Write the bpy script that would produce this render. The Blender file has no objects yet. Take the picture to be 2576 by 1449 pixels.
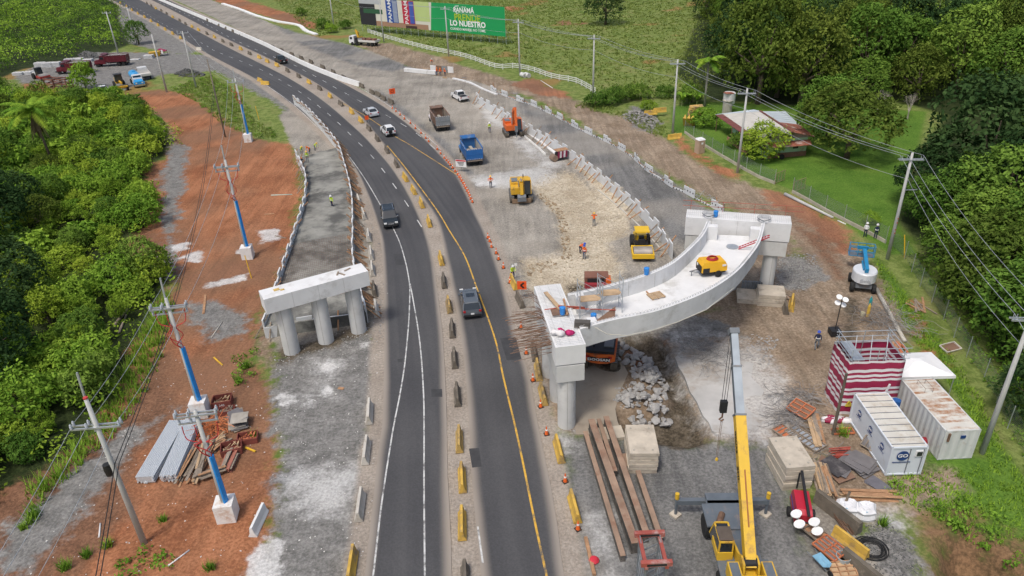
import bpy, bmesh, math, random
import numpy as np
from mathutils import Vector, Matrix, Euler
R_=math.radians
rng=random.Random(7); nrg=np.random.default_rng(7)
sc=bpy.context.scene; COL=sc.collection
# ---------------------------------------------------------------- camera, sky, sun, exposure
FP=1820.0; TH=R_(29.0); PH=R_(2.5); CH=37.0          # focal length in reference units (2576 wide), pitch, roll, height
fw=np.array([0,math.cos(TH),-math.sin(TH)]); r0=np.array([1.,0,0]); u0=np.array([0,math.sin(TH),math.cos(TH)])
RT=r0*math.cos(PH)-u0*math.sin(PH); UP=u0*math.cos(PH)+r0*math.sin(PH)
cam=bpy.data.cameras.new('camera'); cam.sensor_width=36; cam.lens=36*FP/2576; cam.clip_end=6000; cam.clip_start=.5
co=bpy.data.objects.new('camera',cam); COL.objects.link(co)
m=Matrix(((RT[0],UP[0],-fw[0],0),(RT[1],UP[1],-fw[1],0),(RT[2],UP[2],-fw[2],CH),(0,0,0,1))); co.matrix_world=m
sc.camera=co
SUN_EL,SUN_AZ=R_(62),R_(215)       # azimuth clockwise from +Y
w=bpy.data.worlds.new('World'); sc.world=w; w.use_nodes=True
nt=w.node_tree; bg=nt.nodes['Background']; sk=nt.nodes.new('ShaderNodeTexSky'); sk.sky_type='NISHITA'; sk.sun_disc=False
sk.sun_elevation=SUN_EL; sk.sun_rotation=SUN_AZ; sk.air_density=1.0; sk.dust_density=4.0; sk.ozone_density=.6
nt.links.new(sk.outputs[0],bg.inputs[0]); bg.inputs[1].default_value=.105
sun=bpy.data.lights.new('sun','SUN'); sun.energy=1.5; sun.angle=R_(10); sun.color=(1,.965,.91)
so=bpy.data.objects.new('sun',sun); COL.objects.link(so)
sd=Vector((math.sin(SUN_AZ)*math.cos(SUN_EL),math.cos(SUN_AZ)*math.cos(SUN_EL),math.sin(SUN_EL)))
so.rotation_euler=sd.to_track_quat('Z','Y').to_euler(); so.location=(0,0,120)
sc.view_settings.view_transform='Standard'; sc.view_settings.look='None'; sc.view_settings.gamma=1; sc.view_settings.exposure=.46
sc.cycles.max_bounces=5; sc.cycles.diffuse_bounces=2; sc.cycles.glossy_bounces=2; sc.cycles.transmission_bounces=3; sc.cycles.transparent_max_bounces=6
sc.cycles.use_adaptive_sampling=True; sc.cycles.adaptive_threshold=.03
sc.cycles.use_denoising=True
# ---------------------------------------------------------------- helpers
def g(px,py,z=0.):
    d=fw+RT*(px-1288)/FP-UP*(py-724.5)/FP; t=(z-CH)/d[2]; return Vector((d[0]*t,d[1]*t,z))
def T(i,j,x,y): return (644*i+x/4,362.25*j+y/4)
def mat(name,col,rough=.75,var=.18,scl=1.5,metal=0,bump=0,bsc=12,dirt=None,spec=.4,emit=0,alpha=1):
    k=bpy.data.materials.get(name)
    if k: return k
    k=bpy.data.materials.new(name); k.use_nodes=True; n=k.node_tree; L=n.links.new; b=n.nodes['Principled BSDF']
    b.inputs['Roughness'].default_value=rough; b.inputs['Metallic'].default_value=metal; b.inputs['Specular IOR Level'].default_value=spec
    tc=n.nodes.new('ShaderNodeTexCoord'); oi=n.nodes.new('ShaderNodeObjectInfo'); mp=n.nodes.new('ShaderNodeVectorMath'); mp.operation='MULTIPLY_ADD'
    cx=n.nodes.new('ShaderNodeCombineXYZ'); 
    for q in range(3): L(oi.outputs['Random'],cx.inputs[q])
    mp.inputs[1].default_value=(37,53,71); L(cx.outputs[0],mp.inputs[0]); L(tc.outputs['Object'],mp.inputs[2])
    def noise(s,d=5,r=.6):
        x=n.nodes.new('ShaderNodeTexNoise'); x.inputs['Scale'].default_value=s; x.inputs['Detail'].default_value=d; x.inputs['Roughness'].default_value=r; L(mp.outputs[0],x.inputs['Vector']); return x
    n1=noise(scl); mx=n.nodes.new('ShaderNodeMix'); mx.data_type='RGBA'
    rp=n.nodes.new('ShaderNodeMapRange'); rp.inputs[1].default_value=.3; rp.inputs[2].default_value=.7; L(n1.outputs[0],rp.inputs[0]); L(rp.outputs[0],mx.inputs[0])
    mx.inputs[6].default_value=(*[c*(1-var) for c in col],1); mx.inputs[7].default_value=(*[min(1,c*(1+var)) for c in col],1); out=mx.outputs[2]
    if dirt:
        dc,amt,ds=dirt; n2=noise(ds,8,.7); r2=n.nodes.new('ShaderNodeMapRange'); r2.interpolation_type='SMOOTHSTEP'
        r2.inputs[1].default_value=.62-amt*.35; r2.inputs[2].default_value=.78-amt*.25; r2.inputs[4].default_value=min(1,.5+amt); L(n2.outputs[0],r2.inputs[0])
        m2=n.nodes.new('ShaderNodeMix'); m2.data_type='RGBA'; L(r2.outputs[0],m2.inputs[0]); L(out,m2.inputs[6]); m2.inputs[7].default_value=(*dc,1); out=m2.outputs[2]
    L(out,b.inputs['Base Color'])
    if bump:
        n3=noise(bsc,4); bp=n.nodes.new('ShaderNodeBump'); bp.inputs['Strength'].default_value=bump; bp.inputs['Distance'].default_value=.05; L(n3.outputs[0],bp.inputs['Height']); L(bp.outputs[0],b.inputs['Normal'])
    if emit: b.inputs['Emission Color'].default_value=(*col,1); b.inputs['Emission Strength'].default_value=emit
    if alpha<1: b.inputs['Alpha'].default_value=alpha
    return k
class MB:
    def __init__(s): s.v=[]; s.f=[]; s.mi=[]; s.cur=0
    def add(s,vs,fs):
        o=len(s.v); s.v+= [tuple(a) for a in vs]; s.f+=[tuple(i+o for i in f) for f in fs]; s.mi+=[s.cur]*len(fs); return s
    def box(s,c,d,rz=0,ry=0,rx=0,tp=1,tpy=None):
        a,b,h=d[0]/2,d[1]/2,d[2]/2; ty=tp if tpy is None else tpy
        vs=[(-a,-b,-h),(a,-b,-h),(a,b,-h),(-a,b,-h),(-a*tp,-b*ty,h),(a*tp,-b*ty,h),(a*tp,b*ty,h),(-a*tp,b*ty,h)]
        if rz or ry or rx:
            M=Euler((rx,ry,rz)).to_matrix(); vs=[M@Vector(q) for q in vs]
        vs=[(q[0]+c[0],q[1]+c[1],q[2]+c[2]) for q in vs]
        return s.add(vs,[(3,2,1,0),(4,5,6,7),(0,1,5,4),(1,2,6,5),(2,3,7,6),(3,0,4,7)])
    def bar(s,a,b,w,h,up=(0,0,1)):
        a=Vector(a); b=Vector(b); d=(b-a); 
        if d.length<1e-6: return s
        d.normalize(); u=Vector(up)
        if abs(d.dot(u))>.98: u=Vector((0,1,0))
        r=d.cross(u).normalized(); u=r.cross(d); r*=w/2; u*=h/2
        return s.add([a-r-u,a+r-u,a+r+u,a-r+u,b-r-u,b+r-u,b+r+u,b-r+u],[(3,2,1,0),(4,5,6,7),(0,1,5,4),(1,2,6,5),(2,3,7,6),(3,0,4,7)][:])
    def tube(s,pts,r,n=6,caps=True):
        pts=[Vector(p) for p in pts]; rs=r if isinstance(r,(list,tuple)) else [r]*len(pts); rings=[]
        for i,p in enumerate(pts):
            d=(pts[min(i+1,len(pts)-1)]-pts[max(i-1,0)])
            d=d.normalized() if d.length>1e-9 else Vector((0,0,1)); u=Vector((0,0,1)) if abs(d.z)<.95 else Vector((0,1,0))
            x=d.cross(u).normalized(); y=x.cross(d)
            rings.append([p+(x*math.cos(t)+y*math.sin(t))*rs[i] for t in [2*math.pi*k/n for k in range(n)]])
        return s.loft(rings,caps)
    def loft(s,rings,caps=True,closed=True):
        n=len(rings[0]); vs=[p for r in rings for p in r]; fs=[]
        for i in range(len(rings)-1):
            for k in range(n if closed else n-1):
                a=i*n+k; b=i*n+(k+1)%n; fs.append((a,b,b+n,a+n))
        if caps and closed: fs.append(tuple(range(n))[::-1]); fs.append(tuple(range((len(rings)-1)*n,len(rings)*n)))
        return s.add(vs,fs)
    def ext(s,pts,y0,y1,tp=None):
        n=len(pts); vs=[(p[0],y0,p[1]) for p in pts]+[(p[0],y1,p[1]) for p in pts]
        return s.add(vs,[tuple(range(n)),tuple(range(2*n-1,n-1,-1))]+[(k,n+k,n+(k+1)%n,(k+1)%n) for k in range(n)])
    def prism(s,pts,z0,z1):
        n=len(pts); vs=[(p[0],p[1],z0) for p in pts]+[(p[0],p[1],z1) for p in pts]
        return s.add(vs,[tuple(range(n))[::-1],tuple(range(n,2*n))]+[(k,(k+1)%n,n+(k+1)%n,n+k) for k in range(n)])
    def cyl(s,a,b,r,n=12,r2=None): return s.tube([a,b],[r,r if r2 is None else r2],n)
    def lathe(s,prof,n=14,c=(0,0,0)):
        rings=[[(c[0]+p[0]*math.cos(t),c[1]+p[0]*math.sin(t),c[2]+p[1]) for t in [2*math.pi*k/n for k in range(n)]] for p in prof]
        return s.loft(rings)
    def quad(s,*q): return s.add(q,[tuple(range(len(q)))])
    def xf(s,M,start=0): s.v[start:]=[tuple(M@Vector(p)) for p in s.v[start:]]; return s
    def mesh(s,name,mats,smooth=False,fix=True):
        me=bpy.data.meshes.new(name); me.from_pydata(s.v,[],s.f); 
        for k in (mats if isinstance(mats,(list,tuple)) else [mats]): me.materials.append(k)
        me.polygons.foreach_set('material_index',s.mi)
        if fix:
            bm=bmesh.new(); bm.from_mesh(me); bmesh.ops.recalc_face_normals(bm,faces=bm.faces); bm.to_mesh(me); bm.free()
        if smooth: me.polygons.foreach_set('use_smooth',[True]*len(me.polygons))
        me.update(); return me
    def build(s,name,mats,parent=None,smooth=False,fix=True,**k): return obj(name,s.mesh(name,mats,smooth,fix),parent,**k)
def obj(name,data,parent=None,loc=None,rz=0,label=None,cat=None,group=None,kind=None):
    o=bpy.data.objects.new(name,data); COL.objects.link(o)
    if parent is not None: o.parent=parent
    if loc is not None: o.location=loc
    if rz: o.rotation_euler=(0,0,rz)
    return tag(o,label,cat,group,kind)
def tag(o,label=None,cat=None,group=None,kind=None):
    if label: o['label']=label
    if cat: o['category']=cat
    if group: o['group']=group
    if kind: o['kind']=kind
    return o
def thing(name,label,cat,loc=(0,0,0),rz=0,group=None): return obj(name,None,None,loc,rz,label,cat,group)
KIDS={}


def clone(src,loc,rz=0,label=None,group=None,swap=None,scale=None,tilt=None):
    if src.name not in KIDS:
        KIDS[src.name]=[(c,[d for d in COL.objects if d.parent==c]) for c in COL.objects if c.parent==src]
    c=src.copy(); COL.objects.link(c); c.location=loc; c.rotation_euler=(0,0,rz) if tilt is None else (*tilt,rz)
    if scale: c.scale=scale if isinstance(scale,(tuple,list)) else (scale,)*3
    if label: c['label']=label
    if group: c['group']=group
    for ch,gs in KIDS[src.name]:
        q=ch.copy(); COL.objects.link(q); q.parent=c
        for d in gs:
            e=d.copy(); COL.objects.link(e); e.parent=q
    return c
ORD='first second third fourth fifth sixth seventh eighth ninth tenth eleventh twelfth thirteenth fourteenth fifteenth sixteenth seventeenth eighteenth nineteenth twentieth'.split()
TENS={2:'twenty',3:'thirty',4:'forty',5:'fifty',6:'sixty'}
def nth(i):
    if i<20: return ORD[i]
    t,u=divmod(i+1,10); return {2:'twentieth',3:'thirtieth',4:'fortieth',5:'fiftieth'}[t] if u==0 else TENS[t]+'-'+ORD[u-1]
def ang(a,b): return math.atan2(b[1]-a[1],b[0]-a[0])
def resample(pts,step):
    p=np.array([[q[0],q[1]] for q in pts],float); 
    # Catmull-Rom then uniform arc length
    P=np.vstack([2*p[0]-p[1],p,2*p[-1]-p[-2]]); out=[]
    for i in range(1,len(P)-2):
        for t in np.linspace(0,1,12,endpoint=False):
            a,b,c,d=P[i-1],P[i],P[i+1],P[i+2]
            out.append(.5*((2*b)+(c-a)*t+(2*a-5*b+4*c-d)*t*t+(3*b-a-3*c+d)*t**3))
    out.append(p[-1]); out=np.array(out); s=np.r_[0,np.cumsum(np.hypot(*np.diff(out,axis=0).T))]
    n=max(2,int(s[-1]/step)+1); q=np.linspace(0,s[-1],n); return np.c_[np.interp(q,s,out[:,0]),np.interp(q,s,out[:,1])]
def text_mesh(txt,size,ext=.0,bold=0):
    c=bpy.data.curves.new('t','FONT'); c.body=txt; c.size=size; c.extrude=ext; c.align_x='CENTER'; c.align_y='CENTER'; c.offset=bold; c.resolution_u=2
    o=bpy.data.objects.new('t',c); COL.objects.link(o); bpy.context.view_layer.update()
    me=bpy.data.meshes.new_from_object(o.evaluated_get(bpy.context.evaluated_depsgraph_get())); bpy.data.objects.remove(o); return me
def text_obj(name,txt,size,material,M,parent,ext=.004,bold=0,sx=1):
    me=text_mesh(txt,size,ext,bold); me.transform(Matrix.Diagonal((sx,1,1,1))); me.transform(M); me.materials.clear(); me.materials.append(material)
    return obj(name,me,parent)
def face(o,x,z):   # matrix: local X -> x, local Y -> z (text up), origin o
    x=Vector(x).normalized(); z=Vector(z).normalized(); n=x.cross(z)
    return Matrix(((x[0],z[0],n[0],o[0]),(x[1],z[1],n[1],o[1]),(x[2],z[2],n[2],o[2]),(0,0,0,1)))
# ---------------------------------------------------------------- ground and roads
CLS={  # ground classes: outlines in reference units, projected to the ground plane
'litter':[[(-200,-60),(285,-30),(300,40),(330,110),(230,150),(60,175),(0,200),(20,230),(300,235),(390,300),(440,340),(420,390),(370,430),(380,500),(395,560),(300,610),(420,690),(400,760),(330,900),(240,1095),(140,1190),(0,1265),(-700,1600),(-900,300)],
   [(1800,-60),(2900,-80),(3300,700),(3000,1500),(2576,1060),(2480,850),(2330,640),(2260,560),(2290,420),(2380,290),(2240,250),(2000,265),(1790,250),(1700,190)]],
'lawn':[[(1690,270),(1760,255),(2000,265),(2330,280),(2300,420),(2260,560),(2310,640),(2240,640),(2000,480),(1900,440),(1740,345),(1690,330)],[(2200,640),(2330,800),(2500,1100),(2576,1200),(2700,1500),(2500,1420),(2330,1280),(2240,1230),(2250,1200),(2330,1130),(2480,1150),(2420,1010),(2320,880),(2230,760)]],
'red':[[(325,235),(400,225),(470,235),(560,300),(640,350),(735,365),(758,450),(745,590),(705,700),(660,800),(640,900),(690,1000),(705,1150),(690,1300),(690,1350),(640,1500),(300,1800),(-200,1700),(-200,1330),(0,1250),(130,1190),(240,1090),(330,900),(380,820),(430,720),(420,690),(300,615),(390,560),(385,500),(365,430),(410,400),(440,345),(400,290)],
   [(60,205),(110,200),(150,235),(60,228)],[(540,-14),(600,-3),(660,13),(740,38),(803,62),(790,74),(700,50),(620,26),(540,3)],
   [(1280,212),(1340,196),(1420,232),(1440,248),(1360,240)],[(1690,330),(1760,390),(1860,440),(1830,450),(1720,380)],[(1925,478),(1990,490),(2100,560),(2160,630),(2120,640),(2020,560),(1950,520)],
   [(1440,60),(1475,55),(1465,62)],[(1400,55),(1430,50),(1440,62),(1410,64)],[(1560,905),(1610,830),(1680,835),(1672,890),(1690,960),(1650,950)],
   [(1250,15),(1330,20),(1290,30)],[(2290,760),(2340,880),(2380,930),(2320,890)]],
'dirt':[[(900,108),(980,110),(1100,146),(1200,176),(1290,203),(1340,225),(1290,242),(1200,209),(1090,192),(1030,170),(930,130)],[(1560,812),(1750,630),(1860,530),(2000,600),(2020,720),(1900,782)],[(640,800),(690,770),(700,900),(690,1000),(720,1000),(690,930),(640,900)],[(2060,1160),(2240,1190),(2260,1260),(2200,1330),(2100,1290),(2040,1240)],[(1340,860),(1420,860),(1410,1100),(1390,1090)],[(1320,800),(1560,800),(1900,760),(2010,720),(2200,760),(2280,900),(2230,1000),(2330,1150),(2210,1220),(2080,1160),(1960,1130),(1800,1115),(1560,1100),(1400,1095),(1340,930)],[(900,112),(980,108),(1100,142),(1250,200),(1330,206),(1430,243),(1520,284),(1600,304),(1680,352),(1760,412),(1850,452),(1960,492),(2090,570),(2180,645),(2235,740),(2290,850),(2250,900),(2120,930),(2060,1010),(2080,1060),(2200,1180),(2100,1160),(1930,1090),(1880,900),(1700,820),(1830,780),(2010,700),(1990,590),(1830,525),(1700,452),(1550,362),(1420,284),(1290,226),(1180,172),(1050,152),(930,125)],
   [(1300,860),(1500,860),(1580,880),(1560,980),(1640,1060),(1560,1100),(1420,1100),(1380,1000)],[(380,265),(440,330),(450,420),(430,560),(445,700),(420,690),(400,560),(400,460),(425,380),(390,300)],[(2240,1190),(2380,1175),(2420,1220),(2330,1265),(2180,1265)],
   [(690,780),(960,790),(945,860),(700,900)]],
'rbrown':[[(2320,1310),(2420,1300),(2600,1380),(2700,1560),(2400,1600),(2330,1400)],[(1560,905),(1610,830),(1680,835),(1672,890),(1690,960),(1650,950)],[(0,1250),(240,1110),(420,900),(450,1050),(330,1180),(330,1300),(200,1449),(-200,1500)],[(1990,560),(2090,600),(2110,700),(2060,640)],[(300,610),(420,690),(430,650),(390,570)]],
'gravel':[[(30,198),(90,170),(150,158),(240,132),(370,132),(520,138),(575,150),(660,205),(740,265),(820,345),(800,350),(700,265),(610,215),(540,178),(400,188),(375,200),(285,240),(240,238),(190,212),(60,212)],[(300,-30),(330,20),(420,80),(500,125),(470,140),(390,125),(330,110),(300,50)],
   [(690,900),(940,800),(962,880),(955,1000),(950,1150),(935,1290),(915,1449),(900,1600),(600,1600),(690,1330),(705,1150),(685,1010)],
   [(1540,800),(1700,770),(1780,800),(1880,850),(1700,860),(1600,840)],[(1955,640),(2040,640),(2075,700),(2010,730),(1950,720)],[(1585,268),(1620,270),(1660,310),(1640,335),(1590,320)],
   [(2150,1330),(2230,1310),(2290,1360),(2330,1470),(2400,1600),(2200,1600),(2150,1400)],[(430,1040),(330,1130),(200,1300),(60,1449),(0,1500),(0,1350),(150,1230),(300,1080)],[(480,770),(560,760),(640,800),(600,850),(520,860)],
   [(425,355),(470,365),(460,480),(440,560),(445,720),(420,700),(410,560),(415,430)],[(2240,1085),(2340,1080),(2360,1110),(2300,1130),(2250,1120)]],
'grey':[[(846,360),(880,420),(900,480),(925,560),(945,640),(965,724),(968,880),(940,850),(905,725),(885,600),(880,480)],[(1985,1290),(2060,1255),(2150,1330),(2220,1449),(2280,1650),(2080,1650),(2030,1400)],[(1150,425),(1200,440),(1240,560),(1290,700),(1250,660),(1185,500)],[(430,-4),(560,55),(650,99),(760,152),(904,218),(960,257),(1030,312),(1100,372),(1180,442),(1215,560),(1290,735),(1320,800),(1560,800),(1760,640),(1850,535),(1770,525),(1700,462),(1560,372),(1420,302),(1290,240),(1200,205),(1090,190),(1030,168),(985,150),(930,128),(880,113),(800,98),(740,85),(690,62),(620,32),(540,4),(500,-16)],[(700,712),(726,645),(749,575),(769,512),(771,457),(744,385),(700,290),(740,270),(849,362),(885,450),(900,530),(905,620),(925,700),(940,840),(690,890),(672,800)],[(1300,790),(1500,780),(1700,790),(1660,850),(1560,860),(1380,900),(1340,900)]],
'asph':[[(944,223),(1000,260),(1060,306),(1115,352),(1165,408),(1190,438),(1172,440),(1100,377),(1050,327),(990,277),(940,238)],[(690,62),(740,80),(880,113),(985,150),(1030,168),(985,180),(900,165),(760,115)],[(1405,1090),(1560,1095),(1800,1112),(1930,1112),(1990,1230),(2050,1380),(2100,1600),(1440,1600),(1430,1449)],[(1290,230),(1420,302),(1560,372),(1700,462),(1770,525),(1850,535),(1760,640),(1690,600),(1560,480),(1440,380),(1330,310)]],
'tan':[[(1335,460),(1370,437),(1420,427),(1448,435),(1505,482),(1538,517),(1588,567),(1578,592),(1528,607),(1553,650),(1563,705),(1463,740),(1338,735),(1303,650),(1408,640),(1408,587),(1400,547),(1380,517),(1348,487)],[(1430,380),(1560,480),(1610,560),(1560,550),(1480,460)]],
'mud':[[(1560,835),(1640,840),(1690,870),(1712,930),(1735,990),(1772,1060),(1792,1105),(1740,1130),(1640,1112),(1560,1062),(1545,1037),(1650,1040),(1690,1000),(1650,930),(1600,880)],[(1420,708),(1460,705),(1490,725),(1480,745),(1430,740)],[(690,880),(800,850),(930,812),(948,830),(900,850),(780,890),(700,915)],[(1500,880),(1560,890),(1590,930),(1530,950)],[(2130,750),(2160,745),(2150,850),(2120,900)]],
'white':[[(1185,450),(1230,438),(1300,424),(1385,424),(1412,434),(1352,456),(1300,472),(1250,466),(1200,466)],[(1700,838),(1813,850),(1910,870),(1965,960),(1990,1050),(1940,1110),(1800,1100),(1768,1044),(1723,950),(1698,900)],[(1300,330),(1390,395),(1420,415),(1390,430),(1330,390),(1290,350)],
   [(730,1190),(905,1180),(900,1240),(880,1290),(800,1300),(740,1260)],[(1370,1080),(1420,1080),(1440,1120),(1400,1130)],[(1495,1320),(1520,1320),(1550,1449),(1530,1449)],[(1200,255),(1250,290),(1300,340),(1290,345),(1230,300)],[(2190,1290),(2230,1290),(2260,1320),(2200,1310)],[(790,905),(850,910),(845,990),(760,1020),(800,960)]],
'chalk':[[(610,1449),(645,1375),(672,1352),(700,1352),(712,1449),(700,1600),(600,1600)],[(802,985),(840,958),(842,985),(770,1016)],[(806,912),(840,915),(833,955),(815,930)],[(702,1000),(735,990),(744,1010),(712,1019)],[(436,612),(480,606),(472,630),(443,634)],[(453,645),(507,626),(502,662),(470,657)],[(652,583),(707,573),(702,607),(658,612)],[(520,716),(622,688),(610,704),(530,724)],[(915,860),(932,858),(930,867),(918,868)],[(600,632),(640,628),(640,634),(602,638)],[(1190,462),(1235,456),(1240,466),(1200,468)]],
}
WC={k:[np.array([g(*p)[:2] for p in q]) for q in v] for k,v in CLS.items()}
def sdist(poly,x,y):
    d=np.full(x.shape,1e9); ins=np.zeros(x.shape,bool); n=len(poly)
    for i in range(n):
        a=poly[i]; b=poly[(i+1)%n]; e=b-a; L=max(e@e,1e-9); t=np.clip(((x-a[0])*e[0]+(y-a[1])*e[1])/L,0,1)
        d=np.minimum(d,np.hypot(x-a[0]-t*e[0],y-a[1]-t*e[1]))
        c=((a[1]>y)!=(b[1]>y)); 
        with np.errstate(divide='ignore',invalid='ignore'): ins^=c&(x<(b[0]-a[0])*(y-a[1])/(b[1]-a[1]+1e-12)+a[0])
    return np.where(ins,d,-d)
def cls(k,x,y): return np.max([sdist(p,x,y) for p in WC[k]],axis=0)
def sst(a,b,x): t=np.clip((x-a)/(b-a),0,1); return t*t*(3-2*t)
def W(*pts): return np.array([g(*p)[:2] for p in pts])
HP={'ramp':W((700,700),(745,590),(775,470),(760,400),(820,345),(880,430),(905,520),(925,640),(935,700),(945,840),(690,890),(672,790)),
    'bank':W((2335,1345),(2420,1318),(2500,1360),(2600,1440),(2700,1650),(2380,1650)),
    'exc':WC['tan'][0],'mud':WC['mud'][0],'mound':W((60,150),(10,60),(-300,-60),(200,-60),(270,60),(230,120))}
def terr(x,y):
    x=np.atleast_1d(np.asarray(x,float)); y=np.atleast_1d(np.asarray(y,float))
    n=(np.sin(x*.31+y*.17)*np.sin(y*.23-x*.11)+.6*np.sin(x*.83+1.3)*np.sin(y*.71+x*.2))
    h=.05*n*sst(0,8,sdist(ROADZ,x,y)*-1)
    h+=-.45*sst(-.5,.7,sdist(HP['exc'],x,y)); h+=-1.2*sst(-.6,.9,sdist(HP['mud'],x,y)+.4*n); h+=-2.2*sst(-.3,1.8,sdist(HP['bank'],x,y)+.3*n)
    fr=np.clip((x-75)/90,0,1); h+=7*fr*fr*(y>0); fl=np.clip((-x-70)/120,0,1); h+=5*fl*fl*sst(25,90,-sdist(ROADZ,x,y))
    return h
def hz(x,y): return float(terr(x,y)[0])
def gp(px,py,dz=0.):
    p=g(px,py)
    for _ in range(5): p=g(px,py,hz(p[0],p[1]))
    p.z+=dz; return p
def tp(i,j,x,y,dz=0.): return gp(*T(i,j,x,y),dz)
LL=[(885,1700),(918,1449),(921,1412),(939,1262),(951,1137),(961,1087),(965,980),(967,874),(967,790),(966,724),(959,612),(944,550),(924,492),(896,430),(870,392),(846,362),(785,305),(726,257),(644,200),(512,130),(400,62),(282,0),(200,-42),(60,-105)]
LR=[(1148,1700),(1136,1449),(1134,1337),(1126,1187),(1123,1025),(1114,850),(1099,724),(1089,650),(1069,575),(1034,497),(994,432),(935,362),(890,318),(835,270),(775,226),(715,190),(650,157),(560,112),(420,37),(352,0),(280,-35),(150,-95)]
RL=[(1245,1700),(1210,1449),(1194,1287),(1186,1187),(1179,1049),(1169,924),(1156,824),(1136,724),(1114,612),(1094,547),(1064,502),(1019,437),(960,360),(912,300),(855,250),(795,210),(735,177),(660,140),(580,103),(520,72),(440,30),(385,2),(315,-32),(190,-88)]
RR=[(1470,1700),(1418,1449),(1408,1362),(1388,1237),(1350,1050),(1333,950),(1303,862),(1288,790),(1271,724),(1250,660),(1228,600),(1205,550),(1185,505),(1165,465),(1140,425),(1105,385),(1070,350),(1030,315),(990,285),(950,258),(905,232),(860,208),(810,183),(750,155),(690,125),(644,101),(560,62),(500,35),(440,8),(380,-20),(250,-78)]
wl=lambda L:[g(*p)[:2] for p in L]
ROADZ=np.array(wl(LL)+wl(RR)[::-1])
CLS2={'beige':[np.array(wl(LR)+wl(RL)[::-1]),W((885,1700),(905,1449),(915,1412),(935,1200),(945,1100),(950,990),(950,800),(935,620),(910,500),(880,420),(850,372),(850,362),(900,425),(930,490),(950,550),(965,620),(970,724),(972,874),(966,1087),(942,1270),(920,1449),(890,1700)),
   W((1418,1449),(1350,1050),(1303,862),(1271,724),(1228,600),(1185,505),(1215,530),(1240,600),(1290,700),(1330,850),(1365,980),(1400,1090),(1420,1200),(1440,1330),(1450,1449),(1500,1700),(1460,1700))]}
WC.update(CLS2)
def axis(segs,out):
    a=[]
    for lo,hi,st in segs: a+=list(np.arange(lo,hi,st))
    a.append(segs[-1][1]); s=segs[-1][2]; x=a[-1]
    while x<out: s*=1.35; x+=s; a.append(x)
    s=segs[0][2]; x=a[0]; b=[]
    while x>-out: s*=1.35; x-=s; b.append(x)
    return np.array(b[::-1]+a)
gx=axis([(-150,-60,1.1),(-60,55,.42),(55,130,1.1)],3500); gy=axis([(22,75,.42),(75,140,.7),(140,330,1.5)],3500)
X,Y=np.meshgrid(gx,gy); xf,yf=X.ravel(),Y.ravel(); Z=terr(xf,yf)
Z2=Z.reshape(len(gy),len(gx)); terr_exact=terr
def terr(x,y):
    x=np.atleast_1d(np.asarray(x,float)); y=np.atleast_1d(np.asarray(y,float)); i=np.clip(np.searchsorted(gx,x)-1,0,len(gx)-2); j=np.clip(np.searchsorted(gy,y)-1,0,len(gy)-2)
    u=(x-gx[i])/(gx[i+1]-gx[i]); v=(y-gy[j])/(gy[j+1]-gy[j]); return (Z2[j,i]*(1-u)+Z2[j,i+1]*u)*(1-v)+(Z2[j+1,i]*(1-u)+Z2[j+1,i+1]*u)*v
nx,ny=len(gx),len(gy); me=bpy.data.meshes.new('ground'); I=np.arange(nx*ny).reshape(ny,nx)
fc=np.stack([I[:-1,:-1],I[:-1,1:],I[1:,1:],I[1:,:-1]],-1).reshape(-1,4)
me.vertices.add(nx*ny); me.vertices.foreach_set('co',np.c_[xf,yf,Z].astype('f').ravel()); me.loops.add(fc.size); me.polygons.add(len(fc))
me.loops.foreach_set('vertex_index',fc.ravel().astype('i')); me.polygons.foreach_set('loop_start',np.arange(0,fc.size,4,dtype='i')); me.polygons.foreach_set('loop_total',np.full(len(fc),4,'i')); me.update()
for k in ('litter','lawn','red','rbrown','dirt','gravel','grey','asph','tan','mud','white','chalk','beige'):
    a=me.attributes.new(k,'FLOAT','POINT'); v_=cls(k,xf,yf)
    if k=='beige': v_=np.maximum(v_,sdist(ROADZ,xf,yf)+1.3)
    a.data.foreach_set('value',np.clip(v_,-6,6).astype('f'))
me.polygons.foreach_set('use_smooth',[True]*len(fc))
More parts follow.
